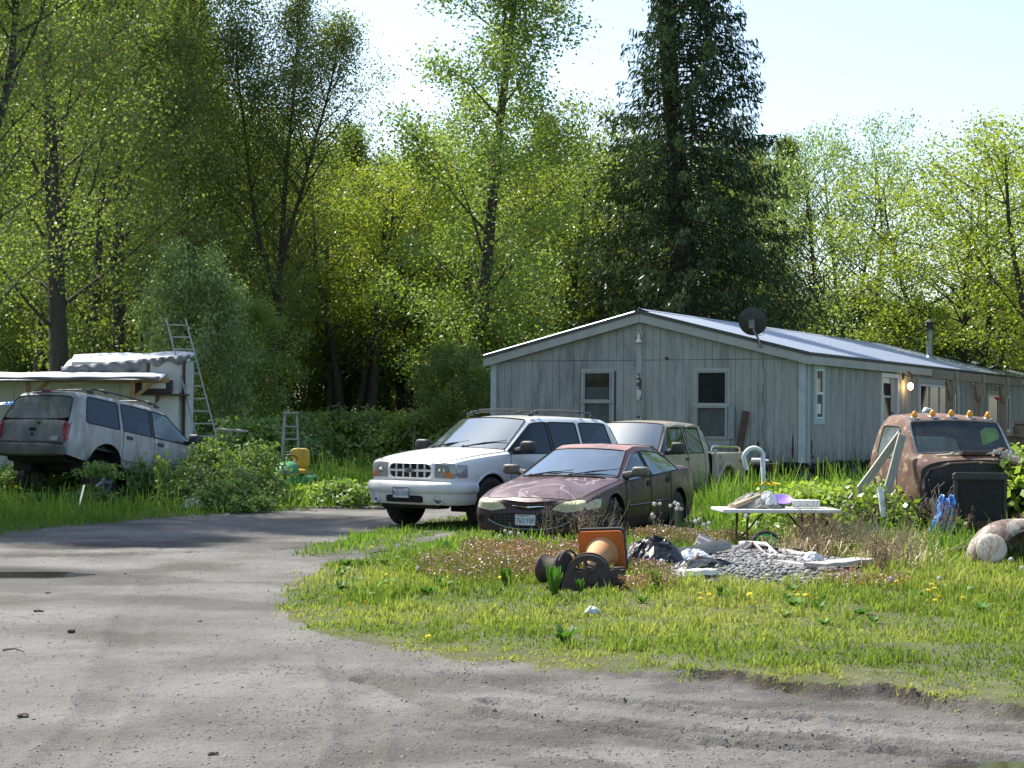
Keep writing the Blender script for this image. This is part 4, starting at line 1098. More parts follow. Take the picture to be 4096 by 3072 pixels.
def plate(root, c, rotM, num, state=True):
    """rotM maps plate plane (x right, y up, z out)"""
    T = Matrix.Translation(c) @ rotM
    p = MB().prism(round_rect(0, 0, .31, .158, .014), -.006, 0, T).build('license_plate', M_PLATE, root)
    mb = MB(); a = round_rect(0, 0, .315, .163, .016); b = round_rect(0, 0, .296, .144, .012); n = len(a)
    V = [T @ Vector((x, y, .003)) for x, y in a]+[T @ Vector((x, y, .003)) for x, y in b]
    mb.add(V, [(i, (i+1) % n, n+(i+1) % n, n+i) for i in range(n)]); mb.build('plate_rim', M_BLACK, p)
    text_mesh(num, .092, 'plate_number', M_INK, p, T @ Matrix.Translation((0, -.012, .002)), .001, .80)
    if state: text_mesh('WASHINGTON', .026, 'plate_state', M_INKR, p, T @ Matrix.Translation((-.02, .056, .002)), .001)
FRONT_M = Matrix(((0, 0, 1, 0), (1, 0, 0, 0), (0, 1, 0, 0), (0, 0, 0, 1)))     # plate x -> +y, y -> z, out -> +x

def mirror_part(root, c, d, mat, side):
    mb = MB(); mb.blob(c, d, .55, 18, 12); o = mb.build('side_mirror', mat, root, True)
    mb = MB(); mb.tube([Vector(c)+Vector((0, -side*d[1]*.3, -d[2]*.15)), Vector(c)+Vector((.04, -side*(d[1]*.5+.12), -d[2]*.4))], [.045, .055], 8); mb.build('mirror_arm', mat, o, True)
    return o

def wiper(root, a, b, mat=None):
    mb = MB(); mb.tube([a, (Vector(a)*.4+Vector(b)*.6)+Vector((.01, 0, .012)), b], [.012, .009, .005], 5)
    mb.tube([Vector(a)*.65+Vector(b)*.35, Vector(b)+(Vector(b)-Vector(a))*.25], .007, 4); mb.blob(a, (.07, .05, .05), .8)
    mb.build('wiper', mat or M_BLACK, root, True)

def wheel_wells(root, xs, r, w, z=None):
    for x in xs:
        for s in (-1, 1):
            mb = MB(); V = []; Fs = []; n = 14; rr = r+.03
            for k in range(n+1):
                a = PI*k/n*1.2-.1*PI
                for y in (w*1.0, w*.52): V.append((x+rr*math.cos(a), s*y, (z or r)+rr*math.sin(a)))
            for k in range(n): Fs.append((2*k, 2*k+1, 2*k+3, 2*k+2))
            b = len(V); V.append((x, s*w*.52, z or r))
            for k in range(n): Fs.append((2*k+1, b, 2*k+3))
            mb.add(V, Fs); mb.build('wheel_well', M_UNDER, root, True)
def rings_from(xs, P, dx=None):
    out = []
    for i, x in enumerate(xs):
        g = lambda k: interp(P[k], x) if not isinstance(P[k], (int, float)) else P[k]
        wl, wm, wb, zb, zm, zt, wg, zg, wr, zr, cr = [g(k) for k in ('wl', 'wm', 'wb', 'zb', 'zm', 'zt', 'wg', 'zg', 'wr', 'zr', 'cr')]
        r = [(wl*.96, zb), (wl, zb+.13), (wm, zm), (wb+.012, zt-.07), (wb, zt), (wg, zg), (wr, zr), (wr*.55, zr+cr*.75), (0, zr+cr)]
        d = (dx or {}).get(i, {})
        out.append([(x+d.get(j, 0), y, z) for j, (y, z) in enumerate(r)])
    return out

def sweep(path, prof, name, mat, root, smooth=True):
    """path: plan points (x, y) with outward normals by order; prof: (out, z)"""
    n = len(path); V = []; Fs = []; m = len(prof)
    for i, (x, y) in enumerate(path):
        a, b = path[max(i-1, 0)], path[min(i+1, n-1)]; t = Vector((b[0]-a[0], b[1]-a[1])).normalized(); nx, ny = t.y, -t.x
        for o, z in prof: V.append((x+nx*o, y+ny*o, z))
    for i in range(n-1):
        for k in range(m-1): Fs.append((i*m+k, (i+1)*m+k, (i+1)*m+k+1, i*m+k+1))
    Fs.append(tuple(range(m))); Fs.append(tuple((n-1)*m+k for k in range(m-1, -1, -1)))
    mb = MB(); mb.add(V, Fs); return mb.build(name, mat, root, smooth, angle=50)

SUV_X = [.84, .78, .60, .30, -.02, -.50, -1.20, -1.62, -1.70, -2.46, -2.55, -3.42, -3.58, -3.72, -3.80]
SUV_P = dict(
    wl=[(.84, .70), (.78, .79), (.6, .84), (0, .865), (-3.4, .865), (-3.72, .84), (-3.8, .79)],
    wm=[(.84, .72), (.78, .82), (.60, .872), (.3, .89), (-3.4, .89), (-3.72, .86), (-3.8, .81)],
    wb=[(.84, .70), (.78, .79), (.6, .84), (0, .856), (-3.4, .852), (-3.72, .82), (-3.8, .77)],
    zb=[(.84, .60), (.6, .56), (.3, .46), (-3.4, .46), (-3.8, .52)], zm=.80,
    zt=[(.84, .955), (.78, .99), (.6, 1.03), (0, 1.085), (-.50, 1.115), (-3.8, 1.115)],
    wg=[(.84, .60), (.6, .75), (0, .78), (-.50, .79), (-1.20, .70), (-3.42, .70), (-3.72, .67), (-3.8, .63)],
    zg=[(.84, .975), (.78, 1.01), (.6, 1.055), (0, 1.12), (-.50, 1.15), (-1.20, 1.575), (-1.6, 1.60), (-3.42, 1.58), (-3.8, 1.56)],
    wr=[(.84, .50), (.6, .66), (0, .70), (-.50, .735), (-1.20, .63), (-3.42, .64), (-3.8, .58)],
    zr=[(.84, .985), (.6, 1.075), (0, 1.145), (-.50, 1.175), (-1.20, 1.635), (-1.7, 1.675), (-3.0, 1.665), (-3.58, 1.635), (-3.8, 1.60)],
    cr=[(.84, .02), (-.42, .03), (-1.02, .035), (-3.8, .03)])
SUV_DX = {11: {5: .10, 6: .1}, 12: {4: .02, 5: .16, 6: .18, 7: .18, 8: .18}, 13: {4: .03, 5: .20, 6: .22, 7: .21, 8: .20}, 14: {4: .04, 5: .22, 6: .25, 7: .22, 8: .20},
          5: {7: .12, 8: .16}, 6: {7: .05, 8: .07}, 0: {0: -.02}}
def suv_lab(i, j):
    if j == 4:
        if i in (5, 6): return 'glass_f'
        if i == 7: return 'pillar'
        if i == 8: return 'glass_r'
        if i == 10: return 'glass_q'
    if j in (6, 7) and i == 5: return 'windscreen*'
    if j in (1, 2, 3):
        if i in (5, 6): return 'door_f'
        if i in (7, 8): return 'door_r'
    if j in (5, 6, 7) and 1 <= i <= 4: return 'hood*'
    return 'body'
PART_NAMES = {'glass_f': 'side_window', 'glass_r': 'side_window', 'glass_q': 'quarter_window', 'door_f': 'door', 'door_r': 'door', 'rear_glass': 'rear_window', 'pillar': 'pillar_trim'}

def suv(root, paint, glass_side, ws, derelict=False):
    c = Car(root, rings_from(SUV_X, SUV_P, SUV_DX), suv_lab, 'body', lambda k: 'rear_glass' if k == 4 else ('tailgate' if k in (1, 2, 3) else 'body'), 3)
    AR = .425
    c.arches([(0, .40, AR, .3), (-2.83, .40, AR, .3)]); c.bvh()
    def mat(k):
        if k in ('glass_f', 'glass_r', 'glass_q'): return glass_side[0] if (k == 'glass_f') else glass_side[1]
        if k == 'windscreen': return ws
        if k == 'rear_glass': return G_DIRTY if derelict else glass_side[1]
        if k == 'pillar': return M_BLACK
        return paint['hood'] if k == 'hood' and 'hood' in paint else (paint['gate'] if k == 'tailgate' and 'gate' in paint else paint['body'])
    ob = c.build(PART_NAMES, mat, seal=('glass_f', 'glass_r', 'glass_q', 'windscreen', 'rear_glass'), gap=('door_f', 'door_r', 'hood', 'tailgate'))
    wheel_wells(root, (0, -2.83), AR, .86, .40)
    MB().box((-1.5, 0, .45), (4.3, 1.3, .10)).box((-1.4, 0, .38), (3.4, .5, .12)).tube([(0, -.7, .37), (0, .7, .37)], .06, 8).tube([(-2.83, -.7, .37), (-2.83, .7, .37)], .07, 8).build('chassis', M_UNDER, root)
    MB().box((-1.9, 0, .72), (3.5, 1.5, .04)).box((-.55, 0, .98), (.35, 1.45, .22), bev=.04).build('floor_and_dashboard', M_BLACK, root)
    for sgn in (1, -1):
        for i, x in ((0, -1.46), (1, -2.30)):
            key = ('door_f' if i == 0 else 'door_r', 'L' if sgn > 0 else 'R')
            c.patch(round_rect(x, 1.005, .16, .06, .02), 'l' if sgn > 0 else 'R', 'handle', M_BLACK, ob[key], .012, 2)
    seats(root, (-1.55, -2.45), .82, .38); steering(root, -.98, .37, 1.10)
    for sgn in (1, -1):
        MB().tube([(-1.35, sgn*.60, 1.70), (-1.42, sgn*.60, 1.755), (-2.3, sgn*.61, 1.765), (-3.1, sgn*.60, 1.75), (-3.2, sgn*.60, 1.68)], .016, 6).blob((-1.38, sgn*.6, 1.715), (.16, .04, .05), .7).blob((-3.15, sgn*.6, 1.69), (.18, .04, .06), .7).build('roof_rail', M_BLACK, root, True)
    for x in (-1.55, -2.75):
        MB().tube([(x, -.60, 1.745), (x, -.54, 1.79), (x, 0, 1.80), (x, .54, 1.79), (x, .60, 1.745)], .013, 6).blob((x, .59, 1.75), (.11, .05, .06), .7).blob((x, -.59, 1.75), (.11, .05, .06), .7).build('cross_bar', M_BLACK, root, True)
    return c, ob

# ---- white SUV facing the camera
M_WHITE = pbr('white_paint', (.74, .73, .705), .28, col2=(.68, .67, .645), scale=2, coat=.5, col3=(.45, .43, .40), scale3=7, fac3=(.70, .86), stretch=(1, 1, 1.4))
M_WBUMP = pbr('white_bumper', (.66, .65, .625), .5, col2=(.55, .55, .54), scale=4, bump=.05)
def car_root(name, label, cat, pos, yaw, z=0, pitch=0, group=None):
    return thing(name, label, cat, (pos[0], pos[1], z), (0, pitch, R(-90)-yaw), group)
wsuv = car_root('parked_suv', 'white SUV with a roof rack and a white grille facing the driveway', 'suv', (-1.0, 27.1), R(36), .0)
c, ob = suv(wsuv, {'body': M_WHITE}, (G_SIDE, G_SIDE), G_WS)
Zg = .872
dk = c.patch(round_rect(0, Zg, .84, .235, .10, 5), 'f', 'grille', M_UNDER, wsuv, .004, 4)
ring_o = round_rect(0, Zg, .90, .29, .13, 5); ring_i = round_rect(0, Zg, .80, .205, .09, 5); n = len(ring_o); V = []; Fs = []
for P in (ring_o, ring_i):
    for (y, z) in P:
        h, _ = c.hit((6, y, z), (-1, 0, 0)); V.append((h.x+(.010 if P is ring_o else .03), y, z))
for P in (ring_i,):
    for (y, z) in P: h, _ = c.hit((6, y, z), (-1, 0, 0)); V.append((h.x+.002, y*.985, z))
for a in range(2):
    for k in range(n): Fs.append((a*n+k, a*n+(k+1) % n, (a+1)*n+(k+1) % n, (a+1)*n+k))
MB().add(V, Fs).build('grille_surround', M_WHITE, dk, True)
def fx_(y, z): return c.hit((6, y, z), (-1, 0, 0))[0].x
for y in (-.27, -.135, 0, .135, .27): MB().tube([(fx_(y, z)+.014, y, z) for z in (Zg-.10, Zg, Zg+.10)], .016, 6).build('grille_bar', M_WBUMP, dk, True)
MB().tube([(fx_(y, Zg)+.016, y, Zg) for y in (-.39, -.2, 0, .2, .39)], .018, 6).build('grille_bar', M_WBUMP, dk, True)
Mo = Matrix.Translation((fx_(0, Zg)+.036, 0, Zg)) @ FRONT_M
em = MB().prism([(.088*math.cos(a*PI/12), .034*math.sin(a*PI/12)) for a in range(24)], -.02, .004, Mo).build('emblem', pbr('blue_enamel', (.012, .025, .11), .25), dk)
V = [Mo @ Vector((.088*f*math.cos(a*PI/12), .034*f*math.sin(a*PI/12), .0055)) for f in (1, .86) for a in range(24)]
MB().add(V, [(a, (a+1) % 24, 24+(a+1) % 24, 24+a) for a in range(24)]).build('emblem_rim', M_CHROME, em)
text_mesh('Ford', .045, 'emblem_script', M_CHROME, em, Mo @ Matrix.Translation((0, 0, .005)), .001, 1.1)
for s in (1, -1):
    pts = [(s*.455, .765), (s*.465, .985), (s*.62, .992), (s*.775, .975), (s*.80, .86), (s*.785, .765)]
    hl = c.patch(pts, 'f', 'headlight', M_LENS, wsuv, .012, 5)
    MB().blob((fx_(s*.56, .87)+.004, s*.56, .87), (.03, .15, .13), .9).build('reflector', M_CHROME, hl, True)
    c.patch([(s*.655, .775), (s*.655, .855), (s*.745, .855), (s*.75, .775)], 'f', 'turn_signal', M_AMBER, hl, .017, 3)
    c.patch([(.58, .775), (.58, .965), (.74, .965), (.80, .775)], 'l' if s > 0 else 'R', 'side_marker', M_LENS, hl, .010, 3)
path = [(.40, -.88), (.60, -.885), (.74, -.845), (.85, -.74), (.925, -.55), (.965, -.3), (.975, 0), (.965, .3), (.925, .55), (.85, .74), (.74, .845), (.60, .885), (.40, .88)]
bp = sweep(path, [(-.10, .36), (-.02, .375), (.02, .45), (.025, .535), (.055, .555), (.065, .60), (.06, .665), (.03, .705), (-.10, .715)], 'bumper', M_WBUMP, wsuv)
BT = BVHTree.FromPolygons([v.co.copy() for v in bp.data.vertices], [tuple(p.vertices) for p in bp.data.polygons])
def bx_(y, z): return BT.ray_cast(Vector((4, y, z)), Vector((-1, 0, 0)))[0].x
for s in (1, -1):
    Mx = Matrix.Translation((bx_(s*.59, .455)-.005, s*.59, .455)) @ Matrix.Rotation(s*R(22), 4, 'Z') @ FRONT_M
    fl = MB().lathe([(.085, -.02), (.085, .012), (.068, .02), (.062, .006), (.062, -.02)], 20, Mx).build('fog_lamp', M_WBUMP, bp, True)
    MB().lathe([(0, .004), (.062, .002)], 18, Mx).build('lens', pbr('dark_fog_lens', (.06, .065, .07), .15, spec=.8), fl)
    MB().box((bx_(s*.26, .455)+.004, s*.26, .455), (.03, .17, .095), Matrix.Rotation(s*R(9), 3, 'Z'), bev=.03).build('intake', M_UNDER, bp)
MB().box((bx_(0, .455)+.0, 0, .455), (.03, .66, .10), bev=.03).build('intake', M_UNDER, bp)
plate(wsuv, (bx_(0, .60)+.03, 0, .545), FRONT_M, 'BQL3530')
MB().box((.72, 0, .36), (.3, 1.1, .10), bev=.03).build('skid_plate', M_UNDER, wsuv)
for s in (1, -1): mirror_part(wsuv, (-.72, s*1.03, 1.22), (.14, .26, .19), M_BLACK, s)
wiper(wsuv, (-.37, .05, 1.215), (-.60, .55, 1.30)); wiper(wsuv, (-.37, -.55, 1.195), (-.50, -.08, 1.285))
MB().tube([(-.15, -.78, 1.1), (-.25, -.79, 1.95)], [.006, .003], 5).build('antenna', M_BLACK, wsuv)
for x in (0, -2.83):
    for s in (1, -1): wheel(wsuv, x, s*.77, .385, .385, .27, M_RIM if s > 0 else M_STEEL, 5, side=s)
for s in (1, -1):   # arch lips
    for x in (0, -2.83):
        pts = []
        for k in range(17):
            a = R(-8)+(PI+R(16))*k/16; q = c.hit((x+.445*math.cos(a), s*4, .40+.445*math.sin(a)), (0, -s, 0))[0]
            if q: pts.append(q+Vector((0, s*.004, 0)))
        if len(pts) > 4: MB().tube(pts, .016, 5).build('arch_lip', M_WHITE, wsuv, True)
cup = MB().blob((-.60, .42, 1.21), (.12, .17, .11), .9).build('dashboard_ball', pbr('lime_plastic', (.62, .80, .22), .6), None, True)
cup.matrix_world = Matrix.Translation(wsuv.location) @ wsuv.rotation_euler.to_matrix().to_4x4()
tag(cup, 'lime green ball on the dashboard of the white SUV', 'ball')

# ---- maroon sedan with peeling paint
SED_X = [1.00, .93, .75, .35, -.05, -.42, -1.22, -1.46, -1.54, -2.35, -2.72, -3.08, -3.42, -3.70, -3.80]
SED_P = dict(
    wl=[(1.0, .72), (.93, .81), (.75, .85), (.35, .86), (-3.0, .865), (-3.45, .84), (-3.7, .79), (-3.8, .70)],
    wm=[(1.0, .75), (.93, .84), (.75, .878), (.35, .885), (0, .895), (-3.0, .895), (-3.45, .87), (-3.7, .82), (-3.8, .72)],
    wb=[(1.0, .70), (.93, .78), (.75, .82), (.35, .845), (-.05, .862), (-.42, .866), (-2.6, .86), (-3.42, .82), (-3.7, .77), (-3.8, .68)],
    zb=[(1.0, .20), (.9, .17), (.3, .20), (-3.4, .22), (-3.8, .28)], zm=[(1.0, .42), (.75, .50), (0, .56), (-3.8, .60)],
    zt=[(1.0, .555), (.93, .60), (.75, .655), (.35, .74), (-.05, .80), (-.42, .85), (-1.5, .905), (-2.6, .965), (-3.1, .985), (-3.7, .965), (-3.8, .92)],
    wg=[(1.0, .60), (.75, .72), (.35, .76), (-.05, .78), (-.42, .79), (-1.22, .645), (-2.0, .645), (-2.35, .655), (-2.72, .70), (-3.08, .745), (-3.7, .70), (-3.8, .60)],
    zg=[(1.0, .57), (.93, .62), (.75, .685), (.35, .775), (-.05, .825), (-.42, .875), (-1.22, 1.215), (-1.5, 1.275), (-2.0, 1.285), (-2.35, 1.225), (-2.72, 1.095), (-3.08, 1.005), (-3.7, .985), (-3.8, .935)],
    wr=[(1.0, .42), (.75, .58), (.35, .63), (-.05, .67), (-.42, .735), (-1.22, .56), (-2.0, .565), (-2.35, .57), (-2.72, .62), (-3.08, .665), (-3.7, .62), (-3.8, .52)],
    zr=[(1.0, .58), (.93, .64), (.75, .71), (.35, .79), (-.05, .855), (-.42, .90), (-1.22, 1.265), (-1.6, 1.345), (-2.0, 1.375), (-2.35, 1.315), (-2.72, 1.165), (-3.08, 1.02), (-3.7, 1.0), (-3.8, .95)],
    cr=[(1.0, .01), (.75, .03), (-.42, .03), (-1.22, .03), (-3.8, .025)])
SED_DX = {5: {7: .16, 8: .22}, 6: {7: .06, 8: .08}, 0: {7: .05, 8: .06, 2: .03, 1: .02}, 1: {7: .03, 8: .04}, 9: {7: -.03, 8: -.04}, 11: {7: -.06, 8: -.08}}
def sed_lab(i, j):
    if j == 4:
        if i in (5, 6): return 'glass_f'
        if i == 7: return 'pillar'
        if i in (8, 9): return 'glass_r'
    if j in (6, 7):
        if i == 5: return 'windscreen*'
        if i in (9, 10): return 'rear_glass*'
        if i in (6, 7, 8): return 'roof*'
    if j == 5 and i in (6, 7, 8): return 'body'
    if j in (1, 2, 3):
        if i in (5, 6): return 'door_f'
        if i in (7, 8): return 'door_r'
    if j in (5, 6, 7) and 1 <= i <= 4: return 'hood*'
    if j in (5, 6, 7) and i in (11, 12): return 'boot_lid*'
    return 'body'
def peel_mat(name, base, faded, k, line):
    m = new_mat(name); nt, N, L, p = nodes(m); tc = N.new('ShaderNodeTexCoord')
    def nz(sc, lo, hi):
        t = N.new('ShaderNodeTexNoise'); t.inputs['Scale'].default_value = sc; t.inputs['Detail'].default_value = 6; L.new(tc.outputs['Object'], t.inputs['Vector'])
        r = N.new('ShaderNodeMapRange'); r.inputs[1].default_value = lo; r.inputs[2].default_value = hi; L.new(t.outputs[0], r.inputs[0]); return r.outputs[0], t
    def mix(a, b, f):
        mx = N.new('ShaderNodeMix'); mx.data_type = 'RGBA'
        for v, i in ((a, 6), (b, 7)):
            if isinstance(v, tuple): mx.inputs[i].default_value = (*v, 1)
            else: L.new(v, mx.inputs[i])
        L.new(f, mx.inputs[0]); return mx.outputs[2]
    c = mix(base, faded, nz(1.1, k[0], k[1])[0])
    # clear-coat edge: a pale line where a smooth noise crosses a level
    t = N.new('ShaderNodeTexNoise'); t.inputs['Scale'].default_value = .95; t.inputs['Detail'].default_value = 3; t.inputs['Roughness'].default_value = .5; t.inputs['Distortion'].default_value = .4; L.new(tc.outputs['Object'], t.inputs['Vector'])
    s = N.new('ShaderNodeMath'); s.operation = 'SUBTRACT'; s.inputs[1].default_value = .5; L.new(t.outputs[0], s.inputs[0])
    a = N.new('ShaderNodeMath'); a.operation = 'ABSOLUTE'; L.new(s.outputs[0], a.inputs[0])
    r = N.new('ShaderNodeMapRange'); r.inputs[1].default_value = .004; r.inputs[2].default_value = .0085; r.inputs[3].default_value = line; r.inputs[4].default_value = 0; L.new(a.outputs[0], r.inputs[0])
    c = mix(c, (.42, .34, .34), r.outputs[0])
    L.new(c, p.inputs['Base Color']); rr = nz(3, .35, .65)[0]
    mr = N.new('ShaderNodeMapRange'); mr.inputs[3].default_value = .28; mr.inputs[4].default_value = .6; L.new(rr, mr.inputs[0]); L.new(mr.outputs[0], p.inputs['Roughness'])
    p.inputs['Metallic'].default_value = .15; return m
M_MAR = peel_mat('maroon_paint', (.040, .017, .022), (.056, .028, .032), (.4, .7), .0)
M_MARH = peel_mat('faded_hood_paint', (.085, .052, .058), (.135, .085, .092), (.35, .65), .55)
M_MARR = peel_mat('faded_roof_paint', (.26, .135, .125), (.33, .20, .18), (.35, .65), .7)
M_FADEL = pbr('yellowed_lens', (.52, .50, .30), .3, col2=(.38, .37, .22), scale=5, spec=.6)
sed = car_root('sedan', 'maroon sedan with peeling faded paint and yellowed headlights', 'car', (.65, 24.95), R(24), -.07)
c = Car(sed, rings_from(SED_X, SED_P, SED_DX), sed_lab, 'body', 'body', 3)
c.arches([(0, .33, .375, .3), (-2.74, .33, .375, .3)]); c.bvh()
def sm(k):
    return {'glass_f': G_CLEAR, 'glass_r': G_CLEAR, 'windscreen': G_WS, 'rear_glass': G_CLEAR, 'hood': M_MARH, 'roof': M_MARR, 'boot_lid': M_MARR, 'pillar': M_BLACK}.get(k, M_MAR)
ob = c.build(PART_NAMES, sm, seal=('glass_f', 'glass_r', 'windscreen', 'rear_glass'), gap=('door_f', 'door_r', 'hood', 'boot_lid'))
wheel_wells(sed, (0, -2.74), .375, .86, .33)
MB().box((-1.4, 0, .22), (4.2, 1.3, .1)).build('chassis', M_UNDER, sed)
MB().box((-1.6, 0, .45), (3.4, 1.5, .04)).box((-.55, 0, .80), (.5, 1.4, .2), bev=.05).box((-2.95, 0, .95), (.5, 1.3, .03)).build('floor_and_dashboard', M_BLACK, sed)
seats(sed, (-1.35, -2.25), .52, .36); steering(sed, -.85, .36, .86)
def fx2(y, z):
    h = c.hit((6, y, z), (-1, 0, 0))[0]; return h.x if h else .9
for s in (1, -1):
    c.patch([(s*.34, .50), (s*.40, .56), (s*.54, .61), (s*.68, .635), (s*.77, .625), (s*.80, .57), (s*.77, .50), (s*.55, .465)], 'f', 'headlight', M_FADEL, sed, .010, 6)
    c.patch([(.56, .53), (.50, .64), (.66, .645), (.82, .61), (.92, .56), (.90, .505)], 'l' if s > 0 else 'R', 'headlight_corner', M_FADEL, sed, .006, 4)
    c.patch([(s*.68, .31), (s*.68, .40), (s*.73, .41), (s*.77, .36), (s*.74, .31)], 'f', 'fog_recess', M_UNDER, sed, .003, 3)
    mirror_part(sed, (-.66, s*1.0, .985), (.16, .25, .15), pbr('faded_mirror', (.10, .085, .075), .5, col2=(.15, .13, .11), scale=8), s)
    for i, x in ((0, -1.36), (1, -2.20)):
        c.patch(round_rect(x, .80 if i == 0 else .83, .15, .085, .04), 'l' if s > 0 else 'R', 'handle', M_GAP, ob[('door_f' if i == 0 else 'door_r', 'L' if s > 0 else 'R')], .008, 2)
    MB().tube([c.hit((x, s*4, .50+.02*(-x)/2.3), (0, -s, 0))[0]+Vector((0, s*.006, 0)) for x in (-.5, -.9, -1.3, -1.45)], .018, 5).build('rub_strip', M_MAR, ob[('door_f', 'L' if s > 0 else 'R')], True)
    MB().tube([c.hit((x, s*4, .515+.02*(-x)/2.3), (0, -s, 0))[0]+Vector((0, s*.006, 0)) for x in (-1.6, -2.0, -2.25)], .018, 5).build('rub_strip', M_MAR, ob[('door_r', 'L' if s > 0 else 'R')], True)
lg = c.patch([(-.60, .35), (-.54, .42), (-.25, .44), (.25, .44), (.54, .42), (.60, .35), (.50, .265), (.25, .225), (-.25, .225), (-.50, .265)], 'f', 'lower_grille', M_UNDER, sed, .003, 4)
M_GR = pbr('grille_bars', (.05, .05, .052), .5)
for z in (.275, .315, .355, .395): MB().tube([(fx2(y, z)+.008, y, z) for y in (-.50, -.25, 0, .25, .50)], .006, 4).build('grille_bar', M_GR, lg)
for k in range(15):
    y = -.49+.07*k; MB().tube([(fx2(y, z)+.008, y, z) for z in (.26, .33, .41)], .005, 4).build('grille_bar', M_GR, lg)
MB().tube([(fx2(y, .228+.12*(abs(y)/.60)**3)+.012, y, .228+.12*(abs(y)/.60)**3) for y in np.linspace(-.60, .60, 13)], .009, 5).build('grille_trim', pbr('dull_trim', (.25, .28, .27), .4, metal=.5), lg)
ug = c.patch([(-.26, .535), (0, .545), (.26, .535), (.18, .505), (.06, .485), (-.06, .485), (-.18, .505)], 'f', 'upper_grille', M_UNDER, sed, .005, 3)
for s in (1, -1):
    MB().tube([(fx2(s*y, z)+.012, s*y, z) for y, z in ((.04, .528), (.12, .536), (.24, .540))], [.012, .009, .004], 5).build('emblem_wing', M_CHROME, ug, True)
MB().blob((fx2(0, .525)+.014, 0, .525), (.02, .085, .036), .9).build('emblem', M_CHROME, ug, True)
plate(sed, (fx2(0, .36)+.035, -.03, .355), FRONT_M, '762\u00b7YSP')
wiper(sed, (-.22, .10, .935), (-.50, .62, 1.01)); wiper(sed, (-.24, -.52, .915), (-.33, -.02, .985))
MB().tube([(-.16, -.6, .905), (-.12, -.3, .915), (-.10, 0, .92), (-.12, .4, .915), (-.16, .66, .90)], .012, 5).build('cowl_vent', M_UNDER, sed)
for x in (0, -2.74):
    for s in (1, -1): wheel(sed, x, s*.76, .315, .315, .21, M_STEEL, 5, side=s, style='steel')

# ---- tan pickup parked behind them
PK_X = [.92, .84, .60, .25, -.02, -.32, -.90, -1.56, -1.66, -2.46, -2.64, -2.78]
PK_P = dict(
    wl=[(.92, .80), (.84, .90), (.6, .94), (-2.8, .95)], wm=[(.92, .82), (.84, .92), (.6, .965), (0, .985), (-2.8, .985)], wb=[(.92, .78), (.84, .88), (.6, .92), (-.32, .945), (-2.8, .94)],
    zb=[(.92, .55), (.3, .46), (-2.8, .44)], zm=.82, zt=[(.92, 1.0), (.84, 1.04), (.6, 1.08), (-.02, 1.15), (-.32, 1.18), (-2.8, 1.19)],
    wg=[(.92, .66), (.6, .82), (-.32, .87), (-.90, .76), (-2.3, .76), (-2.8, .74)], zg=[(.92, 1.02), (.6, 1.11), (-.02, 1.18), (-.32, 1.22), (-.90, 1.70), (-1.6, 1.74), (-2.3, 1.72), (-2.8, 1.68)],
    wr=[(.92, .56), (.6, .72), (-.32, .81), (-.90, .69), (-2.3, .69), (-2.8, .64)], zr=[(.92, 1.03), (.6, 1.13), (-.02, 1.2), (-.32, 1.245), (-.90, 1.765), (-1.6, 1.81), (-2.2, 1.80), (-2.64, 1.76), (-2.8, 1.70)], cr=.035)
def pk_lab(i, j):
    if j == 4:
        if i in (5, 6): return 'glass_f'
        if i == 8: return 'glass_r'
    if j in (6, 7) and i == 5: return 'windscreen*'
    if j in (1, 2, 3):
        if i in (5, 6): return 'door_f'
        if i in (7, 8): return 'door_r'
    if j in (5, 6, 7) and 1 <= i <= 4: return 'hood*'
    return 'body'
M_TAN = pbr('tan_metallic', (.36, .305, .235), .42, metal=.1, col2=(.30, .25, .19), scale=2, col3=(.14, .12, .09), scale3=5, fac3=(.55, .75), coat=.2)
G_PK = glass_mat('dark_cab_glass', (.26, .34, .50), .025, .14, .02)
pk = car_root('pickup_truck', 'tan extended cab pickup truck parked between the sedan and the gable', 'pickup', (1.98, 34.75), R(28), -.2)
c = Car(pk, rings_from(PK_X, PK_P, {5: {7: .12, 8: .15}, 6: {7: .05, 8: .07}}), pk_lab, 'body', lambda k: 'rear_glass' if k == 4 else 'body', 3)
c.arches([(0, .42, .46, .3)]); c.bvh()
ob = c.build(PART_NAMES, lambda k: {'glass_f': G_PK, 'glass_r': G_PK, 'windscreen': G_WS, 'rear_glass': G_PK}.get(k, M_TAN), seal=('glass_f', 'glass_r', 'windscreen', 'rear_glass'), gap=('door_f', 'door_r', 'hood'))
MB().box((-1.8, 0, .50), (5.3, 1.2, .14)).tube([(-3.64, -.8, .40), (-3.64, .8, .40)], .08, 8).build('chassis', M_UNDER, pk)
MB().box((-1.3, 0, .74), (2.4, 1.7, .04)).box((-.5, 0, 1.06), (.4, 1.6, .24), bev=.05).build('floor_and_dashboard', M_BLACK, pk)
seats(pk, (-1.45,), .86, .42); steering(pk, -.88, .42, 1.16)
wheel_wells(pk, (0, -3.64), .46, .93, .42)
def bed_side(s):
    xs = [-2.82, -2.95, -3.3, -3.64, -4.1, -4.68, -4.82]; V = []; Fs = []
    prof = [(.90, .46), (.945, .58), (.985, .82), (.965, 1.12), (.945, 1.175), (.86, 1.18), (.85, 1.12), (.85, .70)]
    for x in xs:
        k = .97 if x < -4.75 else 1
        for y, z in prof: V.append((x, s*y*k, z))
    m = len(prof)
    for i in range(len(xs)-1):
        for q in range(m-1): Fs.append((i*m+q, i*m+q+1, (i+1)*m+q+1, (i+1)*m+q))
    me = subsurf('bed_side', V, Fs, 3); return me
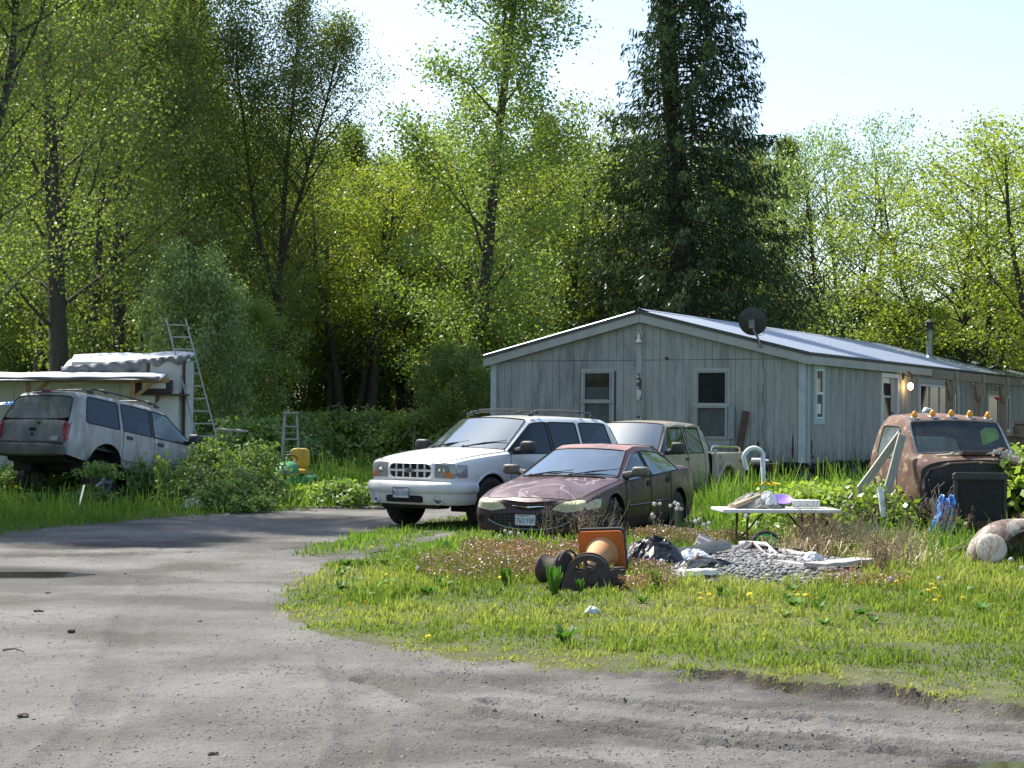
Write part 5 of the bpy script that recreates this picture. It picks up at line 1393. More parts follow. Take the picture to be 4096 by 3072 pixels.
for s in (1, -1):
    cc = Car.__new__(Car); cc.mesh = {('bed_side', ''): bed_side(s)}; cc.root = pk; Car.arches(cc, [(-3.64, .42, .47, .88)])
    bs = link('bed_side', cc.mesh[('bed_side', '')], M_TAN, pk)
    t = cc.bvh(); pts = []
    for k in range(19):
        a = R(-14)+(PI+R(28))*k/18; q = t.ray_cast(Vector((-3.64+.52*math.cos(a), s*3, .42+.52*math.sin(a))), Vector((0, -s, 0)))[0]
        if q: pts.append(q+Vector((0, s*.012, 0)))
    MB().tube(pts, .055, 8).build('fender_flare', M_TAN, bs, True)
    rail = MB().tube([(-2.90, s*.90, 1.18), (-2.94, s*.90, 1.29), (-3.06, s*.90, 1.31), (-4.45, s*.90, 1.285), (-4.58, s*.90, 1.25), (-4.60, s*.90, 1.18)], .022, 8).build('bed_rail', M_CHROME, bs, True)
    MB().blob((-4.78, s*.89, .95), (.07, .12, .42), .5).build('tail_light', M_REDL, bs, True)
    o = text_mesh('Z71', .10, 'side_decal', pbr('decal%d' % s, (.10, .085, .06), .6), bs, Matrix.Translation((-4.48, s*.985, .98)) @ (Matrix(((-1, 0, 0, 0), (0, 0, 1, 0), (0, 1, 0, 0), (0, 0, 0, 1))) if s > 0 else Matrix(((1, 0, 0, 0), (0, 0, -1, 0), (0, 1, 0, 0), (0, 0, 0, 1)))), .003)
MB().box((-3.80, 0, .72), (1.95, 1.68, .04)).box((-2.84, 0, .92), (.04, 1.75, .46)).build('bed_floor', M_TAN, pk)
MB().box((-4.80, 0, .90), (.05, 1.66, .52), bev=.015).build('tailgate', M_TAN, pk)
MB().box((-4.92, 0, .56), (.16, 1.80, .16), bev=.03).build('rear_bumper', M_CHROME, pk)
MB().blob((.98, 0, .62), (.22, 1.9, .28), .4, 24, 10).build('front_bumper', M_TAN, pk, True)
for s in (1, -1):
    mirror_part(pk, (-.56, s*1.14, 1.30), (.15, .28, .24), M_BLACK, s)
    wheel(pk, 0, s*.84, .39, .39, .26, M_RIM, 5, side=s); wheel(pk, -3.64, s*.84, .39, .39, .26, M_RIM, 5, side=s)
    for x0, x1 in ((-.84, -1.60), (-1.68, -2.50)):
        MB().tube([(x0-.04, s*(.775 if x0 > -1.2 else .79), 1.71), ((x0+x1)/2, s*.80, 1.735), (x1, s*.80, 1.71)], [.02, .035, .02], 6).build('window_visor', M_TAN, pk, True)
    c.patch(round_rect(-1.5, 1.07, .18, .06, .02), 'l' if s > 0 else 'R', 'handle', M_BLACK, ob[('door_f', 'L' if s > 0 else 'R')], .012, 2)
    c.patch([(s*.5, .84), (s*.5, .98), (s*.78, .98), (s*.8, .84)], 'f', 'headlight', M_LENS, pk, .008, 3)
strap = MB(); M_ST1 = pbr('strap', (.62, .66, .60), .8); strap.bar((-2.94, .985, 1.24), (-3.02, 1.005, .70), .012, .05, up=(0, 1, 0)); st = strap.build('tie_strap', M_ST1, None)
st.matrix_world = Matrix.Translation(pk.location) @ pk.rotation_euler.to_matrix().to_4x4(); tag(st, 'pale dashed tie strap hanging over the side of the pickup bed', 'strap')
for k in range(9):
    z = 1.20-k*.056; MB().box((-2.945-.08*(1.24-z)/.54, .985+.02*(1.24-z)/.54+.008, z), (.03, .006, .022)).build('strap_mark', M_UNDER, st)

# ---- abandoned SUV in the brambles, tail up
M_GRIME = pbr('grimy_silver_paint', (.36, .36, .35), .6, metal=.1, col2=(.19, .185, .17), scale=3, fac=(.45, .68), col3=(.47, .47, .46), scale3=9, fac3=(.55, .7), stretch=(1, 1, .35), bump=.1)
M_GRIME2 = pbr('mossy_tailgate', (.135, .14, .125), .8, col2=(.21, .21, .195), scale=4, fac=(.4, .65), col3=(.07, .07, .06), scale3=6, fac3=(.58, .72), stretch=(1, 1, .3), bump=.1)
G_D1 = glass_mat('green_cast_glass', (.65, .88, .82), .04, .8, .04, haze=((.25, .32, .32), .12, 5))
G_D2 = glass_mat('blue_tint_glass', (.22, .28, .42), .05, .3, .0, haze=((.10, .12, .17), .22, 3))
dr = thing('derelict_suv', 'derelict grimy grey SUV overgrown with brambles, tail raised, red tail light', 'suv', (-6.50, 33.75, -.10), (0, R(8.8), PI/2-R(29)))
c, ob = suv(dr, {'body': M_GRIME, 'hood': M_GRIME, 'gate': M_GRIME2}, (G_D1, G_D2), G_DUST, True)
for s in (1, -1):
    tl = c.patch([(s*.70, .76), (s*.70, 1.06), (s*.81, 1.06), (s*.815, .76)], 'r', 'tail_light', M_REDL, dr, .014, 4)
    for z in (.83, .99): c.patch([(s*.70, z), (s*.70, z+.012), (s*.81, z+.012), (s*.81, z)], 'r', 'lens_divider', M_UNDER, tl, .018, 2)
    mirror_part(dr, (-.72, s*1.03, 1.22), (.14, .24, .18), M_BLACK, s)
    MB().tube([q[0]+Vector((0, s*.008, 0)) for q in (c.hit((x, s*4, .64), (0, -s, 0)) for x in (-.56, -.8, -1.2, -1.58)) if q[0]], .03, 6).build('rub_strip', M_BLACK, ob[('door_f', 'L' if s > 0 else 'R')], True)
    MB().bar((-.5, s*.90, .44), (-2.3, s*.90, .44), .10, .05).build('running_board', M_GRIME, dr)
    for x, zz in ((0, .385), (-2.83, .16)): wheel(dr, x, s*.76, zz, .36, .24, M_RIM, 5, side=s)
MB().blob((-3.93, 0, .555), (.24, 1.74, .22), .35, 24, 10).build('rear_bumper', pbr('mossy_bumper', (.05, .055, .04), .7, col2=(.12, .12, .11), scale=4), dr, True)
MB().box((-3.90, 0, .69), (.16, 1.5, .05), bev=.015).build('bumper_step', M_BLACK, dr)
MB().box((-3.83, -.52, .77), (.03, .22, .12), bev=.03).build('bumper_sticker_panel', M_GRIME, dr)
c.patch(round_rect(0, .93, .16, .06, .03), 'r', 'badge_scar', M_UNDER, ob[('tailgate', '')], .004, 2)
c.patch(round_rect(.0, .845, .06, .05, .02), 'r', 'latch', M_UNDER, ob[('tailgate', '')], .004, 2)
c.patch(round_rect(-.12, 1.045, .07, .05, .02), 'r', 'latch', M_UNDER, ob[('tailgate', '')], .004, 2)
MB().box((-3.58, 0, 1.635), (.05, .2, .03)).build('brake_light', M_REDL, dr)
wiper(dr, (-.37, .05, 1.215), (-.60, .55, 1.30))
M_BLOCKW = pbr('timber_blocks', (.06, .05, .04), .9, col2=(.1, .085, .065), scale=9)
bl = MB().box((-8.15, 31.45, .12), (.6, .35, .3), R(20)).box((-7.2, 30.9, .05), (.5, .3, .25), R(50)).build('timber_blocks', M_BLOCKW, None); tag(bl, 'dark timber blocks under the raised tail of the derelict SUV', 'blocks')
# ------------------------------------------------------------------ rusty truck cab
M_RUST = pbr('rusty_paint', (.105, .055, .040), .75, col2=(.18, .105, .072), scale=4, fac=(.35, .65), col3=(.36, .30, .20), scale3=8, fac3=(.57, .66), bump=.25, bscale=45, detail=8)
M_RUSTD = pbr('dark_rust', (.055, .034, .026), .85, col2=(.11, .06, .04), scale=8, bump=.3, bscale=50)
M_FIRE = pbr('firewall_black', (.014, .014, .015), .6, col2=(.03, .027, .025), scale=5, bump=.15, bscale=20)
M_AMB2 = pbr('amber_marker', (.75, .30, .02), .25, spec=.6)
TH = Vector((math.sin(R(13)), -math.cos(R(13)), 0))
trk = thing('truck_cab', 'rusty old truck cab without its hood, five amber lamps on the roof', 'truck', (6.24, 24.55, 0), (0, 0, math.atan2(TH.y, TH.x)))
TK_X = [.36, .30, .22, .06, -.28, -.38, -.96, -1.04, -1.24, -1.36]
TK_P = dict(wl=[(.36, .79), (.30, .81), (.22, .82), (.06, .82), (-1.24, .82), (-1.36, .72)], wm=[(.36, .82), (.30, .84), (.22, .85), (.06, .86), (-1.24, .86), (-1.36, .76)],
            wb=[(.36, .79), (.30, .81), (.22, .82), (.06, .83), (-1.04, .84), (-1.24, .82), (-1.36, .70)], zb=[(.36, .46), (.06, .36), (-1.36, .36)], zm=.72,
            zt=[(.36, 1.02), (.30, 1.08), (.22, 1.11), (.06, 1.15), (-1.36, 1.18)],
            wg=[(.36, .69), (.22, .74), (.06, .79), (-.28, .735), (-.96, .73), (-1.24, .70), (-1.36, .56)], zg=[(.36, 1.08), (.30, 1.12), (.22, 1.15), (.06, 1.19), (-.28, 1.58), (-.96, 1.60), (-1.24, 1.56), (-1.36, 1.46)],
            wr=[(.36, .54), (.22, .62), (.06, .72), (-.28, .67), (-.96, .64), (-1.24, .60), (-1.36, .45)], zr=[(.36, 1.12), (.30, 1.15), (.22, 1.175), (.06, 1.215), (-.28, 1.655), (-.38, 1.715), (-.8, 1.755), (-1.04, 1.74), (-1.24, 1.66), (-1.36, 1.52)], cr=[(.36, .03), (.06, .03), (-.28, .03), (-1.36, .05)])
def tk_lab(i, j):
    if j in (6, 7) and i == 3: return 'windscreen*'
    if j == 4 and i == 5: return 'glass_f'
    if j in (1, 2, 3) and i in (4, 5): return 'door_f'
    return 'body'
c = Car(trk, rings_from(TK_X, TK_P, {3: {7: .05, 8: .07}, 4: {7: .04, 8: .05}}), tk_lab, lambda k: 'firewall', lambda k: 'rear_glass' if k == 4 else 'body', 3, .26); c.bvh()
G_OLD = glass_mat('old_windscreen', (.78, .90, .88), .05, .85, -.02, haze=((.42, .48, .48), .10, 5))
ob = c.build({**PART_NAMES, 'body': 'cab_shell'}, lambda k: {'windscreen': G_OLD, 'glass_f': G_DUST, 'rear_glass': G_OLD, 'firewall': M_FIRE}.get(k, M_RUST), seal=('glass_f', 'windscreen', 'rear_glass'), gap=('door_f',))
lp = c.loops[('windscreen', '')][0]
MB().tube([p+Vector((.006, 0, 0)) for p in lp+[lp[0], lp[1]]], .014, 6, caps=False).build('windscreen_trim', pbr('pitted_chrome', (.34, .36, .37), .35, metal=.8, col2=(.2, .2, .2), scale=20), ob[('windscreen', '')], True)
for y in (-.56, -.285, 0, .285, .56):
    h, nr = c.hit((-.36, y, 4), (0, 0, -1)); Mx = Matrix.Translation(h) @ Matrix.Rotation(R(14), 4, 'Y')
    la = MB().lathe([(.062, -.01), (.062, .012), (.045, .02)], 18, Mx @ Matrix.Diagonal((1.25, 1, 1, 1))).build('roof_marker', M_CHROME, trk, True)
    MB().lathe([(.046, .012), (.044, .045), (.034, .078), (.016, .10), (0, .106)], 16, Mx).build('lens', M_AMB2, la, True)
MB().blob((-.85, 0, .72), (.5, 1.3, .16), .4).blob((-1.16, 0, .92), (.14, 1.3, .46), .4).build('bench_seat', M_UNDER, trk, True)
steering(trk, -.38, .36, 1.16, .21)
MB().box((.02, 0, 1.05), (.16, 1.3, .14), bev=.04).build('dashboard', M_RUSTD, trk)
MB().box((.20, .08, 1.225), (.14, .50, .06), Matrix.Rotation(R(8), 3, 'Z') @ Matrix.Rotation(R(-12), 3, 'Y'), bev=.012).build('cowl_vent', M_RUSTD, trk)
MB().tube([(.20, -.50, 1.19), (.21, -.30, 1.205), (.22, -.12, 1.21)], [.02, .024, .018], 7).blob((.21, -.26, 1.225), (.04, .05, .04), .7).build('hood_hinge', pbr('cream_rag', (.45, .38, .26), .9), trk, True)
for (y, z, r) in ((-.28, .86, .062), (.12, .80, .03), (.34, .84, .02), (-.1, 1.02, .018), (.26, 1.02, .018)):
    Mx = Matrix.Translation((fxx := c.hit((6, y, z), (-1, 0, 0))[0].x+.003, y, z)) @ FRONT_M
    MB().lathe([(0, 0), (r, 0), (r*1.12, -.004)], 18, Mx).build('firewall_hole', M_UNDER, trk)
fp = c.patch(round_rect(-.02, .80, 1.30, .42, .06), 'f', 'firewall_panel', M_FIRE, trk, .012, 4)
MB().tube([(c.hit((6, y, z), (-1, 0, 0)))[0]+Vector((.01, 0, 0)) for y, z in ((-.76, .58), (-.765, .9), (-.68, 1.01), (-.40, 1.09), (0, 1.11), (.40, 1.09), (.68, 1.01), (.765, .9), (.76, .58))], .018, 6).build('firewall_flange', M_RUST, trk, True)
for s in (1, -1):
    MB().bar((-1.3, s*.40, .40), (1.05, s*.40, .36), .08, .14).build('frame_rail', M_RUSTD, trk)
    MB().tube([(.30, s*.76, 1.02), (.33, s*.78, .85), (.33, s*.79, .6)], [.03, .04, .03], 8).build('cowl_side', M_RUST, trk, True)
MB().bar((.98, -.45, .30), (.98, .45, .30), .12, .10).build('crossmember', M_RUSTD, trk)
MB().bar((.3, -.62, .30), (.3, .62, .30), .3, .10).box((-.5, 0, .30), (1.5, 1.3, .06)).build('cab_floor', M_UNDER, trk)
for s in (1, -1): wheel(trk, .55, s*.72, .30, .34, .18, M_RUSTD, side=s, style='steel')
# wires on the cowl
wt_ = thing('wire_tangle', 'tangle of pale wires and a connector block on the truck cowl', 'wires', trk.location, trk.rotation_euler)
rw = random.Random(3); M_WIRE = pbr('pale_wire', (.50, .50, .46), .6)
for k in range(14):
    y0 = rw.uniform(.18, .42); P = []
    for q in range(9):
        t = q/8; P.append((.26+.05*math.sin(t*5+k)+rw.uniform(-.02, .02)+.10*t, y0+t*rw.uniform(.15, .40), 1.22+.07*math.sin(t*PI)*rw.random()-.16*max(0, t-.55)*rw.uniform(.4, 2)))
    MB().tube(P, .006, 4).build('wire', M_WIRE, wt_)
MB().box((.26, .42, 1.245), (.10, .16, .09), Matrix.Rotation(R(30), 3, 'Z') @ Matrix.Rotation(R(20), 3, 'X'), bev=.012).build('connector_block', M_RUSTD, wt_)

def wpt(px, py, Y): return at(px, py, Y)
def plank(name, label, cat, a, b, w, t, mat, up=(0, 0, 1), ribs=0, group=None):
    a, b = Vector(a), Vector(b); d = (b-a); L = d.length; d.normalize(); up = Vector(up)
    y = up.cross(d).normalized(); z = d.cross(y); Mx = Matrix.Translation((a+b)/2) @ Matrix((d, y, z)).transposed().to_4x4()
    mb = MB(); n = 7; prof = []
    if ribs:
        for k in range(ribs):
            q = -w/2+w*k/ribs; prof += [(q, 0), (q+w/ribs*.75, 0), (q+w/ribs*.8, t*.8)]
        prof.append((w/2, 0)); prof += [(w/2, -t), (-w/2, -t)]
    else: prof = [(-w/2, -t/2), (-w/2+.004, t/2), (w/2-.004, t/2), (w/2, -t/2)]
    V = []; Fs = []; m = len(prof)
    for i in range(n):
        x = -L/2+L*i/(n-1); sag = .006*math.sin(i*2.1)
        V += [(x, q, r+sag) for q, r in prof]
    for i in range(n-1):
        for k in range(m): Fs.append((i*m+k, i*m+(k+1) % m, (i+1)*m+(k+1) % m, (i+1)*m+k))
    Fs += [tuple(range(m-1, -1, -1)), tuple((n-1)*m+k for k in range(m))]
    mb.add(V, Fs); o = mb.build(name, mat, None); o.matrix_world = Mx; return tag(o, label, cat, group)
M_CREAM = pbr('cream_siding', (.40, .385, .30), .6, col2=(.33, .32, .26), scale=4, stretch=(1, 6, 6), col3=(.30, .28, .2), scale3=6, fac3=(.6, .75))
top = wpt(901, 434, 24.35)
plank('siding_plank', 'long cream ribbed siding plank leaning on the rusty cab at a slant', 'plank', wpt(822, 541, 23.9), top, .115, .016, M_CREAM, (.2, -1, .1), 4)
plank('siding_plank', 'steeper cream ribbed siding plank leaning on the rusty cab corner', 'plank', wpt(873, 545, 23.7), wpt(903, 434, 24.2), .12, .016, M_CREAM, (.15, -1, .1), 4)
plank('siding_plank', 'short white siding offcut low among the brambles by the rusty cab', 'plank', wpt(884, 517, 23.6), wpt(880, 487, 23.7), .08, .016, M_VINYL, (.2, -1, .1), 2)
gs = MB().box((0, 0, .12), (.46, .012, .30), Matrix.Rotation(R(-14), 3, 'X')).build('glass_sheet', glass_mat('pale_sheet_glass', (.75, .92, .86), .08, .85, -.035, haze=((.35, .45, .40), .14, 6)), None, loc=wpt(862, 545, 22.6), rot=(0, 0, R(-8))); tag(gs, 'pale green sheet of glass standing in the dry weeds below the siding planks', 'glass')

# radiator and blue plastic in front of the cab
rad = thing('radiator', 'dark upright radiator in a bent metal frame before the rusty cab', 'radiator', wpt(980, 530, 23.62)-Vector((0, 0, 0)), (0, 0, R(-2)))
rad.location.z = .20
M_RAD = pbr('radiator_frame', (.035, .033, .032), .6, metal=.2, col2=(.06, .05, .045), scale=10)
MB().box((-.325, 0, .36), (.05, .07, .74), bev=.008).box((.325, 0, .36), (.05, .07, .74), bev=.008).box((0, 0, .02), (.60, .07, .09), bev=.008).build('side_frame', M_RAD, rad)
MB().prism([(-.36, .70), (.36, .70), (.36, .76), (.33, .785), (-.33, .785), (-.36, .76)], -.05, .05, Matrix(((1, 0, 0, 0), (0, 0, 1, 0), (0, 1, 0, 0), (0, 0, 0, 1)))).build('top_tank', M_RAD, rad)
MB().box((0, .012, .38), (.60, .03, .62)).build('core', M_FIRE, rad)
mb = MB()
for k in range(44): mb.box((-.295+k*.0137, -.008, .38), (.004, .012, .62))
fo = mb.build('fins', M_RAD, rad); fo['kind'] = 'stuff'
def crumple(name, label, cat, loc, sx, sy, h, seed, mat, n=44, rot=0, fold=3.0, ridged=True, vertical=False, flat=False):
    g = np.linspace(-1, 1, n); U, Vv = np.meshgrid(g, g); rr = np.sqrt(U**2+Vv**2)
    w1 = fbm(U*fold*.5+seed, Vv*fold*.5, seed, 3); f1 = fbm(U*fold+w1*2, Vv*fold+seed, seed+5, 4)
    rd = 1-np.abs(2*f1/.94-1)*1.6; edge = 1+.35*(fbm(np.arctan2(Vv, U)*1.3+5, rr*0+seed, seed+9, 3)-.5)
    Z = np.clip(1.05-(rr/edge)**2.2, 0, 1)*(.45+.75*f1+.45*np.clip(rd, 0, 1))*h
    X = U*sx*edge+(f1-.45)*.06; Y = Vv*sy*edge+(w1-.45)*.06
    if vertical:
        X = U*sx*(1.25-.45*Vv)*(.75+.5*fbm(Vv*3+seed, U*0+np.sign(U), seed+2, 3))-.10*Vv*0+.12*(Vv+1)*.5; Y = -Z*.3-.06*Vv+.05*np.sin(U*9+Vv*2+3*w1)-.03*np.sin(U*21); Z = (Vv+1)*sy-.12*(1-Vv)*fbm(U*4+2, Vv*0, seed+4, 3)+.05
    V = np.stack([X, Y, Z], -1).reshape(-1, 3); i = np.arange(n-1)[:, None]*n+np.arange(n-1)[None]
    Fc = np.stack([i, i+1, i+1+n, i+n], -1).reshape(-1, 4)
    rf = rr.reshape(-1)[Fc].mean(1); ef = edge.reshape(-1)[Fc].mean(1); Fc = Fc[(rf < 1.02*ef)] if not vertical else Fc
    used, inv = np.unique(Fc, return_inverse=True)
    me = fast_mesh(name, V[used], inv.reshape(-1, 4), smooth=True)
    if flat: me.polygons.foreach_set('use_smooth', [False]*len(me.polygons))
    o = link(name, me, mat, None, loc=loc, rot=(0, 0, rot)); sd = o.modifiers.new('t', 'SOLIDIFY'); sd.thickness = .004
    return tag(o, label, cat)
M_BLUET = pbr('blue_tarp', (.05, .20, .55), .28, col2=(.10, .30, .66), scale=8, bump=.3, bscale=18)
def hanging_tarp():
    n, m = 26, 30; V = []; Fs = []; r_ = random.Random(4); root = wpt(945, 545, 23.3)
    left = [-.06, -.10, -.13, -.12, -.17, -.20, -.24, -.22, -.27]; right = [.10, .13, .11, .12, .08, .10, .06, .07, .02]
    for j in range(m):
        t = j/(m-1); q = t*8; i0 = min(int(q), 7); f = q-i0; l = left[i0]*(1-f)+left[i0+1]*f; r2 = right[i0]*(1-f)+right[i0+1]*f
        for i in range(n):
            u = i/(n-1); x = l+(r2-l)*u; fold = .035*math.sin(u*17+t*3)+.02*math.sin(u*37-t*5)+.03*math.sin(t*9+u*4)
            V.append((x, fold-.18*t*t, .62*(1-t)+.04+.03*math.sin(u*9)*(1-t)))
    for j in range(m-1):
        for i in range(n-1): Fs.append((j*n+i, j*n+i+1, (j+1)*n+i+1, (j+1)*n+i))
    o = MB().add(V, Fs).build('blue_tarp', M_BLUET, None, True, loc=(root.x, root.y, .02), angle=80); sd = o.modifiers.new('t', 'SOLIDIFY'); sd.thickness = .004
    tag(o, 'bright blue plastic tarp hanging beside the radiator', 'tarp')
hanging_tarp()
# the loose front fender
def fender():
    root = thing('truck_fender', 'loose rusty rounded truck fender lying in the grass at the right', 'fender', (5.86, 20.5, .03), (0, 0, R(8)))
    M_FEN = pbr('fender_paint', (.20, .14, .11), .6, col2=(.15, .085, .06), scale=3, fac=(.42, .62), col3=(.36, .32, .26), scale3=4.5, fac3=(.50, .58), bump=.2, bscale=40, detail=8)
    n, m = 56, 30; V = []; Fs = []
    L, Hh, Dp = 1.25, .50, .46
    sp = lambda x, e: math.copysign(abs(x)**e, x)
    for i in range(n+1):
        t = i/n; x = -L/2+L*t; s = max(0.0, 1-abs(2*t-1)**2.6)**.5 if t < .5 else max(0, 1-(2*t-1)**4)**.5
        for k in range(m+1):
            a = PI*(-.06+1.12*k/m); V.append((x, -math.cos(a)*Dp*.55*max(s, .02)-.02, sp(math.sin(a), .8)*Hh*max(s, .02)+.0))
    for i in range(n):
        for k in range(m):
            q = [i*(m+1)+k, i*(m+1)+k+1, (i+1)*(m+1)+k+1, (i+1)*(m+1)+k]
            cx = sum(V[j][0] for j in q)/4; cy = sum(V[j][1] for j in q)/4; cz = sum(V[j][2] for j in q)/4
            if ((cx-.10)/.40)**2+((cz-.12)/.29)**2 < 1 and cy < -.02: continue
            Fs.append(tuple(q))
    mb = MB(); mb.add(V, Fs); o = mb.build('shell', M_FEN, root, True, angle=60); sd = o.modifiers.new('t', 'SOLIDIFY'); sd.thickness = .02; sd.material_offset = 0
    lip = [(.10+.405*math.cos(a), -.27+.05*abs(math.sin(a)), .12+.29*math.sin(a)) for a in np.linspace(-.35, PI+.1, 20)]
    MB().tube([Vector(p)+Vector((0, .02, 0)) for p in lip], .012, 5).build('wheel_arch_lip', M_FEN, root, True)
    nd = Vector((-.42, -.85, .30)).normalized(); Mx = Matrix.Translation((-.44, -.25, .20)) @ nd.to_track_quat('Z', 'Y').to_matrix().to_4x4()
    MB().lathe([(0, .02), (.12, .018), (.155, .012), (.168, .0), (.172, -.08)], 28, Mx).build('headlamp_blank', pbr('bare_primer', (.60, .55, .46), .6, col2=(.50, .44, .36), scale=5, bump=.2), root, True)
fender()
# folding table with clutter
tb = thing('folding_table', 'low folding table with a white top standing in the weeds', 'table', (3.33, 22.4, 0), (0, 0, R(6)))
M_TOP = pbr('table_white', (.62, .62, .58), .6, col2=(.5, .5, .46), scale=4)
MB().box((0, 0, .53), (1.5, .72, .045), bev=.012).build('table_top', M_TOP, tb)
for sx in (-.42, .42):
    for sy in (-.28, .28): MB().tube([(sx, sy, .51), (sx*1.04, sy, -.02)], .016, 6).build('leg', M_RUSTD, tb)
    MB().tube([(sx, -.28, .18), (sx, .28, .18)], .012, 5).build('cross_brace', M_RUSTD, tb)
    MB().tube([(sx, 0, .20), (sx*.35, 0, .50)], .012, 5).build('strut', M_RUSTD, tb)
tz = .553
M_RAG = pbr('dirty_cloth', (.36, .34, .30), .9, col2=(.15, .13, .11), scale=9, bump=.4)
o = crumple('cloth_heap', 'heap of dirty rags and cardboard on the folding table', 'cloth', (3.10, 22.4, tz), .36, .24, .16, 3, M_RAG, fold=6, n=26, flat=True)
M_PURP = pbr('purple_plastic', (.26, .16, .50), .4)
o = MB().lathe([(0, .03), (.09, .035), (.13, .06), (.14, .062), (.10, .02), (0, 0)], 20, Matrix.Rotation(R(24), 4, 'X')).build('purple_bowl', M_PURP, None, True, loc=(3.42, 22.45, tz+.06)); tag(o, 'purple plastic dish on the folding table', 'dish')
o = MB().box((0, 0, .05), (.34, .22, .09), bev=.01).build('white_box', M_TOP, None, loc=(3.72, 22.4, tz+.01), rot=(0, 0, R(-8))); tag(o, 'flat white box on the right half of the folding table', 'box')
bw = thing('bicycle_wheel', 'small bicycle wheel with a green rim lying under the folding table', 'wheel', wpt(767, 546, 21.6), (0, 0, R(20)))
bw.location.z = .10
Mx = Matrix.Rotation(R(72), 4, 'X')
MB().lathe([(.20+.028*math.cos(a*PI/4), .028*math.sin(a*PI/4)) for a in range(8)], 32, Mx, True).build('tyre', M_TYRE, bw, True)
MB().lathe([(.165, -.014), (.178, -.014), (.178, .014), (.165, .014)], 32, Mx, True).build('rim', pbr('green_rim', (.05, .62, .12), .4), bw)
for k in range(12): MB().tube([Mx @ Vector((0, 0, .02)), Mx @ Vector((.168*math.cos(k*PI/6), .168*math.sin(k*PI/6), 0))], .003, 3).build('spoke', M_CHROME, bw)
MB().lathe([(.02, -.04), (.02, .04), (0, .04)], 10, Mx).build('hub', M_STEEL, bw)

# traffic cone on its side, winch, black plastic
cone = thing('traffic_cone', 'faded orange traffic cone lying on its side, base towards the sedan', 'traffic cone', (.97, 18.75, .235), (0, R(3), 0))
cone.scale = (1.12, 1.12, 1.12)
ax = Vector((-.30, -.90, -.16)).normalized(); Mc = ax.to_track_quat('Z', 'Y').to_matrix().to_4x4() @ Matrix.Rotation(R(6), 4, 'Z')
M_ORG = pbr('orange_rubber', (.52, .13, .018), .6, col2=(.42, .10, .015), scale=5, col3=(.5, .22, .05), scale3=12, fac3=(.6, .7))
MB().prism(round_rect(0, 0, .44, .44, .04), -.0, .028, Mc).build('base', M_ORG, cone)
MB().prism(round_rect(0, .012, .45, .46, .045), -.05, -.001, Mc).build('base_weight', M_TYRE, cone)
MB().lathe([(.165, .026), (.15, .04), (.135, .08), (.10, .26), (.065, .46), (.045, .56), (.0, .56)], 28, Mc).build('cone_body', pbr('faded_orange', (.50, .27, .11), .65, col2=(.42, .20, .075), scale=4, col3=(.3, .17, .09), scale3=9, fac3=(.6, .75)), cone, True)
def holed_prism(outer, holes, d0, d1, Mx, name, mat, parent):
    bm = bmesh.new(); es = []
    for lp_ in [outer]+holes:
        vs = [bm.verts.new((x, y, d0)) for x, y in lp_]
        es += [bm.edges.new((vs[i], vs[(i+1) % len(vs)])) for i in range(len(vs))]
    bmesh.ops.triangle_fill(bm, edges=es, use_beauty=True)
    for v in bm.verts: v.co.z = d0
    # drop triangles that fill the holes
    def inside(p, P):
        r = False
        for i in range(len(P)):
            (ax_, ay), (bx, by) = P[i], P[i-1]
            if (ay > p[1]) != (by > p[1]) and p[0] < (bx-ax_)*(p[1]-ay)/(by-ay)+ax_: r = not r
        return r
    kill = [f for f in bm.faces if any(inside(f.calc_center_median().xy, h) for h in holes)]
    bmesh.ops.delete(bm, geom=kill, context='FACES')
    ex = bmesh.ops.extrude_face_region(bm, geom=list(bm.faces))
    for v in [g for g in ex['geom'] if isinstance(g, bmesh.types.BMVert)]: v.co.z = d1
    bmesh.ops.recalc_face_normals(bm, faces=bm.faces)
    bm.transform(Mx); me = bpy.data.meshes.new(name); bm.to_mesh(me); bm.free(); return link(name, me, mat, parent)
M_IRON = pbr('rusty_iron', (.042, .033, .029), .8, col2=(.075, .052, .042), scale=14, bump=.45, bscale=70)
wi = thing('winch', 'heavy dark iron winch with an arched side plate in front of the cone', 'winch', (.79, 16.85, gz(.79, 16.85)+.01), (0, 0, R(-4)))
wi.scale = (1.0, 1.0, .93)
cxw, czw, rw_ = -.05, .16, .185
outer = [(-.30, 0), (-.29, .10)]+[(cxw+rw_*math.cos(a)*1.1, czw+rw_*math.sin(a)) for a in np.linspace(R(165), R(28), 14)]+[(.15, .185), (.165, .20), (.29, .20), (.30, .18), (.30, 0)]
def sector(a0, a1, r0, r1): return [(cxw+r1*math.cos(a)*1.1, czw+r1*math.sin(a)) for a in np.linspace(R(a0), R(a1), 6)]+[(cxw+r0*math.cos(a)*1.1, czw+r0*math.sin(a)) for a in np.linspace(R(a1), R(a0), 5)]
holes = [sector(48, 100, .06, .125), sector(112, 168, .055, .12)]
XZ = Matrix(((1, 0, 0, 0), (0, 0, 1, 0), (0, 1, 0, 0), (0, 0, 0, 1)))
holed_prism(outer, holes, -.03, .03, Matrix.Translation((0, -.14, 0)) @ XZ, 'side_plate', M_IRON, wi)
holed_prism(outer, holes, -.03, .03, Matrix.Translation((0, .16, 0)) @ XZ, 'side_plate', M_IRON, wi)
MB().lathe([(.05, .03), (.05, .27)], 18, Matrix.Translation((cxw, -.12, czw)) @ Matrix.Rotation(-PI/2, 4, 'X')).build('drum', M_IRON, wi, True)
MB().box((.24, 0, .06), (.10, .26, .10), bev=.01).box((-.2, 0, .05), (.1, .26, .08), bev=.01).build('tie_block', M_IRON, wi)
for c_, d_ in (((.235, -.18, .10), (.10, .03, .08)), ((.0, -.18, .10), (.09, .03, .10))): MB().box(c_, d_, bev=.006).build('boss', M_IRON, wi)
